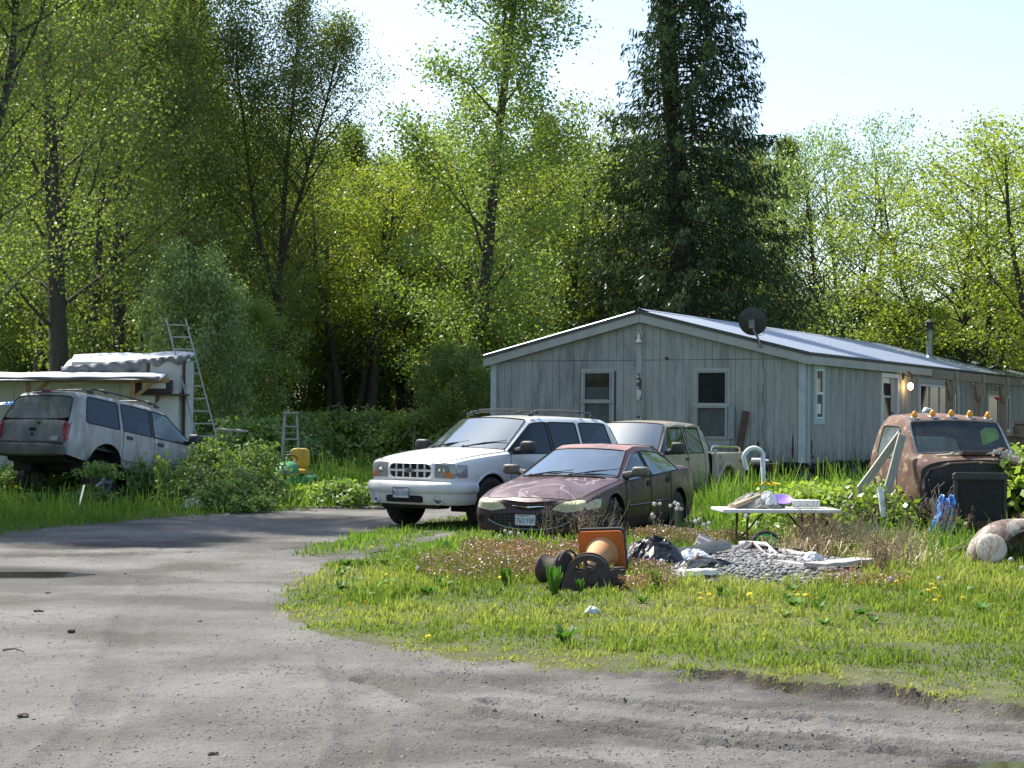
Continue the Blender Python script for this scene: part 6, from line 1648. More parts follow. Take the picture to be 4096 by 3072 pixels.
MB().lathe([(.035, 0), (.035, .02), (0, .02)], 6, Matrix.Translation((.21, -.14, .20))).build('bolt', M_IRON, wi)
Md = Matrix.Translation((-.36, .12, .17)) @ Matrix.Rotation(R(62), 4, 'Z') @ Matrix.Rotation(PI/2, 4, 'X')
MB().lathe([(0, .10), (.175, .10), (.19, .085), (.185, .06), (.13, .03), (.11, -.04), (.12, -.10), (.15, -.13), (.15, -.15), (0, -.15)], 30, Md).build('cable_spool', M_IRON, wi, True)
MB().tube([Md @ Vector((.20*math.cos(a), .20*math.sin(a), .13)) for a in np.linspace(-.6, 2.6, 16)], .012, 6).build('guard_hoop', M_IRON, wi, True)
M_BAG = pbr('black_plastic_sheet', (.010, .011, .012), .33, spec=.28, bump=.25, bscale=25)
crumple('plastic_sheet', 'heap of crumpled glossy black plastic behind the traffic cone', 'plastic sheet', (1.55, 19.35, gz(1.55, 19.35)-.03), .46, .42, .30, 11, M_BAG, fold=3.4, n=24, flat=True)
crumple('plastic_sheet', 'flat spread of black plastic on the right of the crumpled heap', 'plastic sheet', (2.05, 18.55, gz(2.0, 18.5)-.02), .52, .36, .15, 14, M_BAG, fold=3.0, n=26, flat=True)

# river pebbles
def pebbles():
    rng = np.random.default_rng(8); n = 5200
    P = np.array([tuple(gp(*q).xy) for q in ((640, 574), (690, 556), (760, 548), (860, 566), (880, 580), (830, 592), (740, 590), (664, 588))])
    x = rng.uniform(P[:, 0].min(), P[:, 0].max(), n*2); y = rng.uniform(P[:, 1].min(), P[:, 1].max(), n*2); sd = sd_poly(x, y, P)
    k = sd+(fbm(x*3, y*3, 4, 3)-.45)*.5 < 0; x, y, sd = x[k][:n], y[k][:n], sd[k][:n]; n = len(x)
    z = ground_z(x, y)+np.clip(-sd, 0, .8)*.10+rng.random(n)*.018
    t = (1+5**.5)/2; I = np.array([(-1, t, 0), (1, t, 0), (-1, -t, 0), (1, -t, 0), (0, -1, t), (0, 1, t), (0, -1, -t), (0, 1, -t), (t, 0, -1), (t, 0, 1), (-t, 0, -1), (-t, 0, 1)])/1.9
    Fo = np.array([(0, 11, 5), (0, 5, 1), (0, 1, 7), (0, 7, 10), (0, 10, 11), (1, 5, 9), (5, 11, 4), (11, 10, 2), (10, 7, 6), (7, 1, 8), (3, 9, 4), (3, 4, 2), (3, 2, 6), (3, 6, 8), (3, 8, 9), (4, 9, 5), (2, 4, 11), (6, 2, 10), (8, 6, 7), (9, 8, 1)])
    r = .012+.022*rng.random(n)**1.6; sc = np.stack([r*(1+.5*rng.random(n)), r, r*.62], -1)[:, None]; ang = rng.random(n)*6.28; c_, s_ = np.cos(ang)[:, None], np.sin(ang)[:, None]
    Q = I[None]*sc; Q = np.stack([Q[..., 0]*c_-Q[..., 1]*s_, Q[..., 0]*s_+Q[..., 1]*c_, Q[..., 2]+(rng.random(n)-.5)[:, None]*.4*Q[..., 0]], -1)+np.stack([x, y, z], -1)[:, None]
    me = fast_mesh('pebbles', Q.reshape(-1, 3), (Fo[None]+(np.arange(n)*12)[:, None, None]).reshape(-1, 3), rnd=np.repeat(rng.random(n), 20), smooth=True)
    m = new_mat('pebble'); nt, N, L, p = nodes(m); a = N.new('ShaderNodeAttribute'); a.attribute_name = 'rnd'; rp = N.new('ShaderNodeValToRGB'); e = rp.color_ramp.elements
    e[0].color = (.09, .09, .09, 1); e[1].color = (.40, .39, .36, 1); e.new(.35).color = (.17, .17, .165, 1); e.new(.75).color = (.25, .245, .23, 1)
    L.new(a.outputs['Fac'], rp.inputs[0]); L.new(rp.outputs[0], p.inputs['Base Color']); p.inputs['Roughness'].default_value = .7
    o = link('river_pebbles', me, m, kind='stuff'); tag(o, 'low heap of grey river pebbles in the lawn', 'pebbles')
    # earth under the stones
    ring = [(P[i][0], P[i][1]) for i in range(len(P))]; g = MB(); cx, cy = P.mean(0); V = [(cx, cy, gz(cx, cy)+.06)]; m_ = 40; pts = bspline_loop([Vector((a, b, 0)) for a, b in ring], 2)
    for f in (.5, .8, 1.0):
        for q in pts: x_, y_ = cx+(q.x-cx)*f, cy+(q.y-cy)*f; V.append((x_, y_, gz(x_, y_)+(.06 if f < .6 else .045 if f < .9 else -.02)))
    k = len(pts); Fs = [(0, 1+i, 1+(i+1) % k) for i in range(k)]+[(1+r_*k+i, 1+(r_+1)*k+i, 1+(r_+1)*k+(i+1) % k, 1+r_*k+(i+1) % k) for r_ in range(2) for i in range(k)]
    g.add(V, Fs); g.build('pebble_bed', pbr('pebble_bed', (.10, .095, .085), .95, col2=(.16, .155, .14), scale=40, bump=.5), None, True, kind='structure')
pebbles()
M_OLDW = pbr('grey_board', (.30, .29, .27), .85, col2=(.40, .39, .37), scale=4, stretch=(1, 7, 7), col3=(.14, .12, .1), scale3=5, fac3=(.6, .75), bump=.2)
M_WB = pbr('white_board', (.74, .74, .72), .6, col2=(.62, .62, .6), scale=5)
M_PINK = pbr('pinkish_vinyl', (.46, .38, .36), .55, col2=(.55, .5, .48), scale=3)
def gpt(px, py, dz=0.0):
    p = ground_pt(px, py); p.z += dz; return p
plank('white_board', 'short white painted board lying on the front edge of the pebbles', 'board', gpt(680, 587, .09), gpt(712, 586, .10), .20, .05, M_WB)
plank('trim_board', 'grey moulded trim board lying aslant behind the white plastic scrap', 'board', gpt(672, 569, .10), wpt(728, 543, 20.6), .12, .05, M_OLDW, (0, -.5, 1), 3)
plank('trim_board', 'short pinkish board end sticking up behind the grey trim board', 'board', wpt(706, 550, 21), wpt(711, 539, 21.1), .30, .03, M_PINK, (0, -1, .3))
crumple('white_scrap', 'crumpled white plastic scrap at the back of the pebbles', 'plastic scrap', gpt(692, 572, .04), .22, .16, .13, 21, M_WB, fold=5, n=20, flat=True)
o = MB().box((0, 0, .04), (.26, .20, .03), Matrix.Rotation(R(-22), 3, 'X') @ Matrix.Rotation(R(12), 3, 'Y')).build('cardboard_flap', pbr('brown_card', (.20, .15, .10), .9, col2=(.14, .1, .07), scale=12), None, loc=gpt(704, 573, .03), rot=(0, 0, R(20))); tag(o, 'torn brown cardboard flap leaning on the white plastic scrap', 'cardboard')
def gutter(name, label, pts, w, mat):
    mb = MB(); V = []; Fs = []; pts = [Vector(p) for p in pts]; pr = [(-.5, .35), (-.45, 0), (-.15, -.12), (.2, -.1), (.42, .05), (.5, .4)]; m = len(pr)
    for i, p in enumerate(pts):
        t = (pts[min(i+1, len(pts)-1)]-pts[max(i-1, 0)]).normalized(); s_ = t.cross(Vector((0, 0, 1))).normalized(); u_ = s_.cross(t)
        V += [p+s_*a*w+u_*b*w for a, b in pr]
    for i in range(len(pts)-1):
        for k in range(m-1): Fs.append((i*m+k, i*m+k+1, (i+1)*m+k+1, (i+1)*m+k))
    mb.add(V, Fs); o = mb.build(name, mat, None, True); sd = o.modifiers.new('t', 'SOLIDIFY'); sd.thickness = .008; return tag(o, label, 'gutter')
gutter('gutter_piece', 'pinkish bent gutter piece curling over the pebbles by the black beam', [gpt(738, 562, .05), gpt(750, 560, .13), gpt(760, 561, .13), gpt(772, 566, .05), gpt(790, 568, .05), gpt(812, 571, .05)], .14, M_PINK)
plank('black_beam', 'short thick black beam lying under the folding table', 'beam', wpt(760, 552, 20.9), wpt(813, 556, 20.6), .16, .15, pbr('black_beam', (.018, .017, .016), .8, col2=(.035, .03, .028), scale=9))
plank('flat_board', 'weathered grey board end lying in dry weeds right of the pebbles', 'board', gpt(815, 582, .12), gpt(865, 574, .12), .26, .04, M_OLDW)
plank('flat_board', 'thin pale board lying beyond the pebbles in dry weeds', 'board', gpt(818, 571, .05), gpt(880, 566, .06), .12, .03, M_OLDW)
plank('flat_board', 'long dark grey board lying in the grass left of the loose fender', 'board', gpt(868, 564, .04), gpt(912, 563, .04), .20, .03, M_RUSTD)
plank('rusty_strip', 'rusty metal strip lying from the weeds to the loose fender', 'metal strip', gpt(924, 566, .04), wpt(968, 545, 21.6), .10, .02, M_RUSTD)
plank('rusty_strip', 'pale flat strip lying in front of the loose fender', 'metal strip', gpt(928, 564, .03), gpt(962, 572, .03), .08, .02, M_OLDW)
plank('slate_strip', 'dark slate coloured strip lying on the pebbles', 'strip', gpt(720, 570, .08), gpt(742, 574, .08), .05, .02, M_RUSTD)
crumple('paper_litter', 'small pale scrap of litter in the lawn below the winch', 'litter', gpt(592, 623, .03), .06, .03, .05, 31, pbr('pale_litter', (.5, .58, .55), .6), n=16)
crumple('paper_litter', 'small white scrap of litter at the left end of the pebbles', 'litter', gpt(661, 576, .06), .06, .05, .06, 32, M_WB, n=16)
plank('flat_board', 'pale splintered board lying across the right end of the pebbles', 'board', gpt(778, 576, .10), gpt(832, 583, .09), .16, .03, M_OLDW)
plank('flat_board', 'narrow white board lying behind the pebbles below the table', 'board', gpt(742, 557, .12), gpt(806, 566, .09), .10, .03, M_WB)
plank('flat_board', 'short brown board leaning on the pebble heap near the table', 'board', gpt(806, 575, .08), wpt(836, 562, 19.3), .14, .03, M_RUSTWOOD)
crumple('white_scrap', 'small white rag caught on the right end of the pebbles', 'plastic scrap', gpt(812, 572, .08), .12, .09, .08, 23, M_WB, fold=5, n=16, flat=True)
crumple('cloth_heap', 'white crumpled paper on top of the rags on the table', 'paper', (3.22, 22.3, tz+.05), .15, .12, .14, 27, M_WB, fold=5, n=18, flat=True)
o = MB().box((0, 0, .03), (.40, .10, .05), Matrix.Rotation(R(-18), 3, 'Y')).build('card_tube', pbr('tan_card', (.34, .27, .18), .9), None, loc=(2.95, 22.25, tz+.06), rot=(0, 0, R(25))); tag(o, 'tan cardboard strip poking from the rags on the table', 'cardboard')
# clods and sticks on the drive
M_CLOD = pbr('dung_clod', (.05, .038, .028), .95, col2=(.09, .07, .05), scale=30, bump=.8, bscale=60)
for k, (px, py, s, lab) in enumerate(((18, 716, 0.062, 'dark round clod of earth near the left bottom corner'), (72, 633, 0.062, 'dark crumbly clod on the left side of the driveway'), (40, 612, 0.043, 'small dark clod beyond the crumbly one on the left'), (48, 592, 0.037, 'dark clod just past the left puddle'), (125, 572, 0.031, 'dark clod in the shaded middle of the driveway'), (201, 622, 0.025, 'little dark clod left of the lawn tip'), (380, 505, .05, 'small dark clod at the far side of the driveway'), (215, 757, 0.037, 'flat dark clod at the bottom of the driveway'))):
    rng = np.random.default_rng(90+k); mb = MB(); p = ground_pt(px, py)
    for j in range(5): mb.blob((rng.normal()*s*.35, rng.normal()*s*.3, s*.12+abs(rng.normal())*s*.06), (s*rng.uniform(.5, 1), s*rng.uniform(.4, .8), s*rng.uniform(.3, .5)), rng.uniform(.7, 1.2), 8, 5)
    o = mb.build('earth_clod', M_CLOD, None, loc=p); tag(o, lab, 'clod')
for k, (a, b, lab) in enumerate((((3, 651), (24, 654), 'pale stick lying at the left side of the driveway'), ((370, 556), (392, 554), 'dark twig lying on the second wheel track'), ((300, 511), (318, 513), 'pale twigs lying at the far verge by the bramble bush'))):
    p, q = ground_pt(*a), ground_pt(*b); p.z += .012; q.z += .012; o = MB().tube([p, (p+q)/2+Vector((0, .02, .015)), q], [.008, .007, .004], 5).build('stick', M_BARKL, None); tag(o, lab, 'stick')

# ------------------------------------------------------------------ by the house: hose arch, bench, tub
pv = [wpt(747, 470, 36.2)]+[wpt(743+11*(1-math.cos(t*PI)), 462-14*math.sin(t*PI), 36.2) for t in np.linspace(.12, .8, 9)]+[wpt(763, 468, 36.1), wpt(764, 490, 36)]
o = MB().tube(pv, .05, 10).build('pipe_arch', M_VINYL, None, True); tag(o, 'white plastic pipe bent in an arch behind the pickup', 'pipe')
bn = thing('work_bench', 'low rusty bench with small clutter at the foot of the gable', 'bench', HLOC, (0, 0, HROT))
MB().box((-.9, 1.1, .62), (.5, 1.5, .05)).build('bench_top', M_RUSTWOOD, bn)
for y in (.45, 1.75):
    for x in (-1.1, -.7): MB().box((x, y, .18), (.07, .07, .84)).build('leg', M_RUSTWOOD, bn)
def on_bench(name, label, cat, mb, mat): o = mb.build(name, mat, None, True, loc=HLOC, rot=(0, 0, HROT)); tag(o, label, cat)
on_bench('bottle', 'white plastic bottle lying on the bench by the gable', 'bottle', MB().lathe([(0, 0), (.06, .01), (.06, .3), (.03, .36), (.03, .42), (0, .42)], 14, Matrix.Translation((-1.0, 1.0, .71)) @ Matrix.Rotation(PI/2, 4, 'X')), M_VINYL)
on_bench('can', 'small white and red can standing on the bench by the gable', 'can', MB().lathe([(0, 0), (.07, 0), (.07, .18), (0, .18)], 14, Matrix.Translation((-.9, 1.35, .65))), M_PINK)
tubp = wpt(801, 482, 35.5)
tbm = MB().lathe([(.30, 0), (.42, .42), (.45, .42), (.45, .46), (.40, .45), (.29, .05), (0, .05)], 24).build('black_tub', M_BLACK, None, True, loc=(tubp.x, tubp.y, -.2)); tag(tbm, 'black plastic tub in the grass right of the pickup', 'tub')
# ------------------------------------------------------------------ left: shed with tarps, ladders, mower
M_PANEL = pbr('white_panel', (.58, .60, .57), .6, col2=(.48, .50, .47), scale=2, col3=(.33, .33, .28), scale3=4, fac3=(.6, .8))
M_TARPW = pbr('silver_tarp', (.52, .55, .60), .45, col2=(.42, .45, .5), scale=4, bump=.35, bscale=7)
M_PINE = pbr('new_timber', (.36, .22, .10), .8, col2=(.28, .17, .08), scale=6)
shed = thing('shed', 'makeshift white panelled shed with sagging silver tarps over its roofs', 'shed', (-7.1, 38.6, 0), (0, 0, R(4)))
for k in range(7):
    MB().box((-.95-.74*k, -.55, 1.16), (.725, .04, 2.36)).build('wall_panel', M_PANEL, shed)
MB().box((-2.9, .9, 1.1), (5.6, 2.6, 2.2)).build('wall', M_PANEL, shed)
for x, w, z0, z1 in ((-.40, .72, 2.15, 2.84), (-.40, .72, .5, 2.06)): MB().box((x, -.04, (z0+z1)/2), (w, .04, z1-z0)).build('wall_panel', M_PANEL, shed)
MB().box((-1.25, .6, 2.5), (2.4, 1.2, .6)).build('upper_box', M_PANEL, shed)
MB().box((0.02, .6, 1.6), (.03, 1.3, 2.5)).build('wall_panel', M_PANEL, shed)
for x in (-.03, -.80): MB().box((x, -.075, 1.7), (.06, .05, 2.3)).build('corner_post', M_RUSTD, shed)
MB().box((-.5, -.35, 2.10), (1.2, .6, .04)).build('shelf', M_RUSTD, shed)
MB().bar((-.78, -.06, 1.6), (-.5, -.5, 2.06), .05, .05).build('shelf_brace', M_PINE, shed)
def tarp_sheet(name, c0, c1, c2, c3, sag, seed, skirt):
    n = 40; g = np.linspace(0, 1, n); U, Vv = np.meshgrid(g, g); c0, c1, c2, c3 = [np.array(q, float) for q in (c0, c1, c2, c3)]
    Pp = (c0[None, None]*(1-U)[..., None]+c1[None, None]*U[..., None])*(1-Vv)[..., None]+(c3[None, None]*(1-U)[..., None]+c2[None, None]*U[..., None])*Vv[..., None]
    Pp[..., 2] += (fbm(U*5+seed, Vv*4, seed, 4)-.45)*sag; e = np.clip((.09-Vv)/.09, 0, 1); Pp[..., 2] -= e*skirt*(.7+.6*fbm(U*9, Vv*0+seed, seed+3, 3)); e2 = np.clip((U-.95)/.05, 0, 1); Pp[..., 2] -= e2*skirt*.8
    i = np.arange(n-1)[:, None]*n+np.arange(n-1)[None]; me = fast_mesh(name, Pp.reshape(-1, 3), np.stack([i, i+1, i+1+n, i+n], -1).reshape(-1, 4), smooth=True)
    o = link(name, me, M_TARPW, shed); sd = o.modifiers.new('t', 'SOLIDIFY'); sd.thickness = .012; return o
tarp_sheet('upper_tarp', (-2.62, -.12, 2.66), (.10, -.12, 2.95), (.10, 1.3, 3.10), (-2.62, 1.3, 2.98), .10, 3, .06)
tarp_sheet('lower_tarp', (-5.6, -1.9, 2.36), (-.35, -1.6, 2.44), (-.4, .0, 2.60), (-5.6, .0, 2.56), .06, 9, .03)
M_SKIRT = pbr('grey_tarp_edge', (.16, .17, .19), .6, col2=(.09, .10, .11), scale=4, bump=.3, bscale=9)
def skirt(a, b, drop, seed):
    n = 40; V = []; a, b = Vector(a), Vector(b)
    for i in range(n):
        p = a.lerp(b, i/(n-1)); w = .03*math.sin(i*.9+seed); V += [(p.x, p.y+w-.02, p.z+.03), (p.x, p.y+w*.3-.03, p.z-drop*(.75+.35*math.sin(i*.37+seed)))]
    o = MB().add(V, [(2*i, 2*i+1, 2*i+3, 2*i+2) for i in range(n-1)]).build('tarp_skirt', M_SKIRT, shed, True, angle=80); sd = o.modifiers.new('t', 'SOLIDIFY'); sd.thickness = .006
skirt((-2.64, -.16, 2.66), (-.95, -.16, 2.84), .22, 1); skirt((-.95, -.17, 2.84), (.12, -.16, 2.95), .16, 3); skirt((-5.6, -1.92, 2.36), (-.35, -1.62, 2.44), .05, 5)
for x in (-3.1, -.95):
    MB().box((x, -1.3, 1.15), (.09, .09, 2.4)).build('post', M_PINE, shed); MB().bar((x, -1.3, 2.0), (x+.45, -1.3, 2.36), .07, .07).build('post_brace', M_PINE, shed)
MB().bar((-5.4, -1.3, 2.36), (-.2, -1.3, 2.40), .06, .10).build('lean_to_beam', M_PINE, shed)
bx = thing('wall_cabinet', 'black box with a white lid panel standing on the shed shelf', 'box', shed.location, shed.rotation_euler)
MB().box((-.62, -.45, 2.27), (.78, .35, .30), bev=.02).build('case', M_FIRE, bx); MB().box((-.60, -.632, 2.29), (.50, .012, .12), bev=.005).build('lid_panel', M_PANEL, bx)
bt = crumple('blue_sheet', 'strip of bright blue sheet showing at the left end of the shed roof', 'tarp', (-10.3, 36.4, 1.84), .32, .2, .06, 41, M_BLUET, fold=3)
def ladder(name, label, a, b, w, n, side, loc=(0, 0, 0), rung=None):
    t = thing(name, label, 'ladder', loc); a, b, sd = Vector(a), Vector(b), Vector(side).normalized()
    for s in (-.5, .5): MB().bar(a+sd*w*s, b+sd*w*s, .03, .075, up=sd.cross(b-a)).build('rail', M_LAD, t)
    for k in range(n):
        p = a+(b-a)*((k+.5)/n); MB().bar(p-sd*w*.49, p+sd*w*.49, .03, .03).build('rung', M_LAD, t)
    return t
M_LAD = pbr('dull_aluminium', (.36, .36, .34), .5, metal=.3, col2=(.26, .25, .23), scale=9)
b0 = wpt(207, 440, 37.6); b0.z = 0; t0 = wpt(176, 319, 39.2)
ladder('extension_ladder', 'long metal extension ladder leaning on the right end of the shed', (b0.x+.35, 37.4, 0), tuple(t0), .42, 14, (1, .12, 0))
sl_ = thing('step_ladder', 'weathered step ladder standing in the bramble thicket', 'ladder', (-5.0, 40.2, 0), (0, 0, R(8)))
MB().box((0, 0, 1.74), (.36, .22, .04)).build('top_cap', M_OLDW, sl_)
for s in (-1, 1):
    MB().bar((s*.12, -.04, 1.72), (s*.22, -.45, 0), .025, .05).build('front_rail', M_OLDW, sl_); MB().bar((s*.14, .06, 1.72), (s*.24, .5, 0), .03, .05).build('rear_rail', M_OLDW, sl_)
for k in range(5):
    f = (k+1)/6; MB().box((0, -.04-.41*f, 1.72*(1-f)), (.28+.25*f, .09, .03)).build('tread', M_OLDW, sl_)
# riding mower
mw = thing('riding_mower', 'green riding mower with a yellow seat beside the brambles', 'mower', (-4.33, 34.6, 0), (0, 0, R(-101)))
mw.scale = (.8, .8, .86)
M_GRN = pbr('mower_green', (.05, .22, .08), .4, col2=(.08, .27, .11), scale=5); M_YEL = pbr('mower_yellow', (.50, .33, .03), .5, col2=(.38, .24, .02), scale=6)
V = []; Fs = []; xs = [(.0, .27, .90), (.3, .27, .89), (.55, .25, .84), (.72, .20, .74), (.78, .16, .60)]
for x, w, z in xs: V += [(x, -w, .42), (x, -w, z-.10), (x, -w*.72, z), (x, 0, z+.02), (x, w*.72, z), (x, w, z-.10), (x, w, .42)]
for i in range(4):
    for k in range(6): Fs.append((i*7+k, i*7+k+1, (i+1)*7+k+1, (i+1)*7+k))
Fs.append(tuple(28+k for k in range(7)))
me = subsurf('hood', V, Fs, 2); hd = link('hood', me, M_GRN, mw)
MB().box((.77, 0, .54), (.05, .36, .24), bev=.02).build('grille', M_FIRE, hd)
for s in (1, -1): MB().blob((.74, s*.19, .70), (.14, .13, .12), .6).build('headlight', M_LENS, hd, True); MB().box((.35, s*.272, .62), (.5, .01, .05)).build('stripe', M_YEL, hd)
MB().blob((-.62, 0, .66), (.50, .50, .14), .5).blob((-.86, 0, .95), (.16, .52, .50), .5).build('seat', M_YEL, mw, True)
MB().blob((-.75, 0, .48), (.7, .92, .22), .4).build('rear_fender', M_GRN, mw, True)
MB().box((-.1, 0, .34), (1.5, .36, .12)).box((-.15, 0, .22), (.8, 1.0, .12), bev=.04).build('deck', M_GRN, mw)
Mx = Matrix.Translation((-.16, 0, .98)) @ Matrix.Rotation(R(-28), 4, 'Y')
MB().lathe([(.16+.015*math.cos(a*PI/3), .015*math.sin(a*PI/3)) for a in range(6)], 20, Mx, True).tube([Mx @ Vector((-.16, 0, 0)), Mx @ Vector((.16, 0, 0))], .012, 5).tube([(-.16, 0, .98), (-.02, 0, .7)], .02, 6).build('steering_wheel', M_BLACK, mw, True)
for s in (1, -1): wheel(mw, .55, s*.40, .19, .19, .15, M_YEL, side=s, style='steel'); wheel(mw, -.72, s*.42, .26, .26, .24, M_YEL, side=s, style='steel')
gm = thing('toy_mower', 'small green and black garden machine in the grass beside the riding mower', 'machine', (-4.15, 36.6, 0), (0, 0, R(-60)))
MB().blob((0, 0, .34), (.42, .30, .26), .6).build('body', M_GRN, gm, True); MB().blob((-.02, 0, .47), (.26, .12, .10), .6).tube([(-.1, 0, .45), (-.14, 0, .72)], .01, 5).build('top_panel', M_FIRE, gm, True)
for s in (1, -1): wheel(gm, .12, s*.2, .1, .1, .06, M_BLACK, side=s, style='steel')
# scraps by the derelict SUV
crumple('white_litter', 'crumpled white sheet lying in the grass by the front wheel of the derelict SUV', 'litter', gpt(193, 513, .05), .24, .15, .14, 51, M_WB, fold=4, n=28)
o = MB().bar((0, 0, 0), (.10, .02, .46), .10, .03, up=(1, 0, 0)).build('bumper_piece', M_CHROME, None, loc=gpt(78, 517, .02)); tag(o, 'shiny metal strip standing upright by the rear wheel of the derelict SUV', 'metal strip')
plank('grey_rail', 'pale boards lying on top of the brambles right of the ladder', 'board', wpt(216, 429, 37.2), wpt(247, 431, 37), .16, .04, M_OLDW)
# ------------------------------------------------------------------ grass
L_GRASS = leaf_mat('grass_blade', (0.125, 0.200, 0.033), (0.238, 0.314, 0.053), (0.408, 0.423, 0.127), trans=.45, gloss=.015, grough=.5, objvar=0)
L_TALL = leaf_mat('tall_grass_blade', (0.102, 0.205, 0.027), (0.192, 0.314, 0.044), (0.318, 0.375, 0.096), trans=.48, gloss=.02, grough=.5, objvar=0)
L_STRAW = leaf_mat('straw', (0.246, 0.190, 0.101), (0.403, 0.325, 0.190), (0.560, 0.482, 0.325), trans=.25, gloss=.03, objvar=0)
PEB = np.array([tuple(gp(*q).xy) for q in ((650, 572), (690, 558), (760, 551), (850, 566), (870, 578), (828, 588), (740, 587), (670, 585))])
def gheight(x, y):
    h = .045+.055*np.clip((y-12.5)/5, 0, 1)*fbm(x*.9, y*.9, 61, 3)*1.6
    h = h*(.6+.9*fbm(x*2.1, y*2.1, 62, 3))
    cl = vnoise(x*5.5, y*5.5, 63); h = h*(.55+1.5*cl**3)
    h += .10*np.clip((x-2.6)/1.5, 0, 1)*np.clip((y-17.5)/3, 0, 1)
    h += .11*np.clip((x-2.4)/1.2, 0, 1)*np.clip((y-24.5)/3, 0, 1)*(1-np.clip((x-5.5)/1, 0, 1)*0)
    h += .13*np.clip((-x-2.2)/1.5, 0, 1)*np.clip((y-25.5-(x+6)*.9)/3, 0, 1)
    h += .12*np.clip((y-32.5)/4, 0, 1)
    q = sd_poly(x, y); h *= np.clip(.45+q*.7, .4, 1)
    h *= 1-.6*np.exp(-((x-5.6)**2/1.2+(y-19.9)**2/.8))-.45*np.exp(-((x-.7)**2/.35+(y-16.5)**2/.3))
    h *= 1-.55*np.clip(1-np.abs(x-1.4)/3.2, 0, 1)*np.clip((y-24)/2, 0, 1)*np.clip((31-y)/2, 0, 1)
    return h
def grass(name, label, n, y0, y1, seg2, mat, dens, wmul=1.0, hmul=1.0, seed=1, tall=False):
    rng = np.random.default_rng(seed); ys = np.linspace(y0, y1, 400); pdf = (ys+2)*dens(ys); cdf = np.cumsum(pdf); cdf /= cdf[-1]
    y = np.interp(rng.random(n), cdf, ys); x = (rng.random(n)*2-1)*.365*(y+2)
    sd = dirt_sd(x, y); kp = rng.random(n) < np.clip((sd+.10)/.20, 0, 1)**1.5*.9+.1*np.clip((sd+.6)/.6, 0, 1)*(vnoise(x*2.5, y*2.5, 77) > .62)
    kp &= rng.random(n) < np.clip(.65+(fbm(x*1.7, y*1.7, 64, 3)-.38)*3.2, .45, 1)
    kp &= sd_poly(x, y, PEB) > -.05+rng.random(n)*.1
    # the house floor
    dx, dy = x-HLOC.x, y-HLOC.y; lx = dx*math.cos(HROT)+dy*math.sin(HROT); ly = -dx*math.sin(HROT)+dy*math.cos(HROT); kp &= ~((lx > 0) & (ly > 0) & (ly < HW) & (lx < HL))
    x, y, sd = x[kp], y[kp], sd[kp]; n = len(x); z = ground_z(x, y)
    tuft = (vnoise(x*7, y*7, 65) > .74)
    h = gheight(x, y)*hmul*(.35+1.1*rng.random(n))*np.where(tuft, 1.7, 1.0); w = (.0032+.00042*y)*wmul*(.7+.6*rng.random(n))
    az = rng.random(n)*6.283; ln = rng.random(n)**1.4*.9*h; fa = az+rng.normal(size=n)*.6+PI/2
    B = np.stack([x, y, z-.008], -1); D = np.stack([np.cos(az), np.sin(az), az*0], -1); Wv = np.stack([np.cos(fa), np.sin(fa), az*0], -1)*w[:, None]
    patch = np.clip((fbm(x*.55+3, y*.75, 66, 4)-.47)*3.0+.42, 0, 1)
    patch = np.clip(patch+.30*np.clip((.9-sd)/.9, 0, 1)*np.clip((16-y)/3, 0, 1)-(.25 if tall else 0), 0, 1)
    rnd = np.clip(.62*patch+.38*rng.random(n)+(rng.random(n) < .05)*.35, 0, 1)
    up = np.array([0, 0, 1.0])
    if seg2:
        Mp = B+D*(ln*.35)[:, None]+up*(h*.62)[:, None]; T = B+D*ln[:, None]+up*(h*np.sqrt(np.clip(1-(ln/h)**2*.35, .3, 1)))[:, None]
        V = np.stack([B-Wv, B+Wv, Mp+Wv*.8, Mp-Wv*.8, T+Wv*.12, T-Wv*.12], 1).reshape(-1, 3); o = (np.arange(n)*6)[:, None]
        Fc = np.concatenate([o+np.array([0, 1, 2, 3]), o+np.array([3, 2, 4, 5])], 1).reshape(-1, 4); rnd = np.repeat(rnd, 2)
    else:
        T = B+D*ln[:, None]+up*h[:, None]; V = np.stack([B-Wv, B+Wv, T+Wv*.25, T-Wv*.25], 1).reshape(-1, 3); Fc = np.arange(4*n).reshape(-1, 4)
    me = fast_mesh(name, V, Fc, rnd); o = link(name, me, mat, kind='stuff'); return tag(o, label, 'grass')
grass('lawn_grass', 'short yellow-green grass of the lawn beside the driveway', 250000, 9.6, 21, True, L_GRASS, lambda y: (12/y)**1.6, seed=1, wmul=.72, hmul=.85)
grass('yard_grass', 'rough green grass growing round the parked cars and junk', 120000, 20.5, 36, False, L_TALL, lambda y: (20/y)**1.6, seed=2, wmul=1.0, tall=True)
grass('field_grass', 'tall green grass between the cars, the brambles and the home', 60000, 33, 50, False, L_TALL, lambda y: (30/y)**1.5, seed=3, wmul=1.25, hmul=1.0, tall=True)

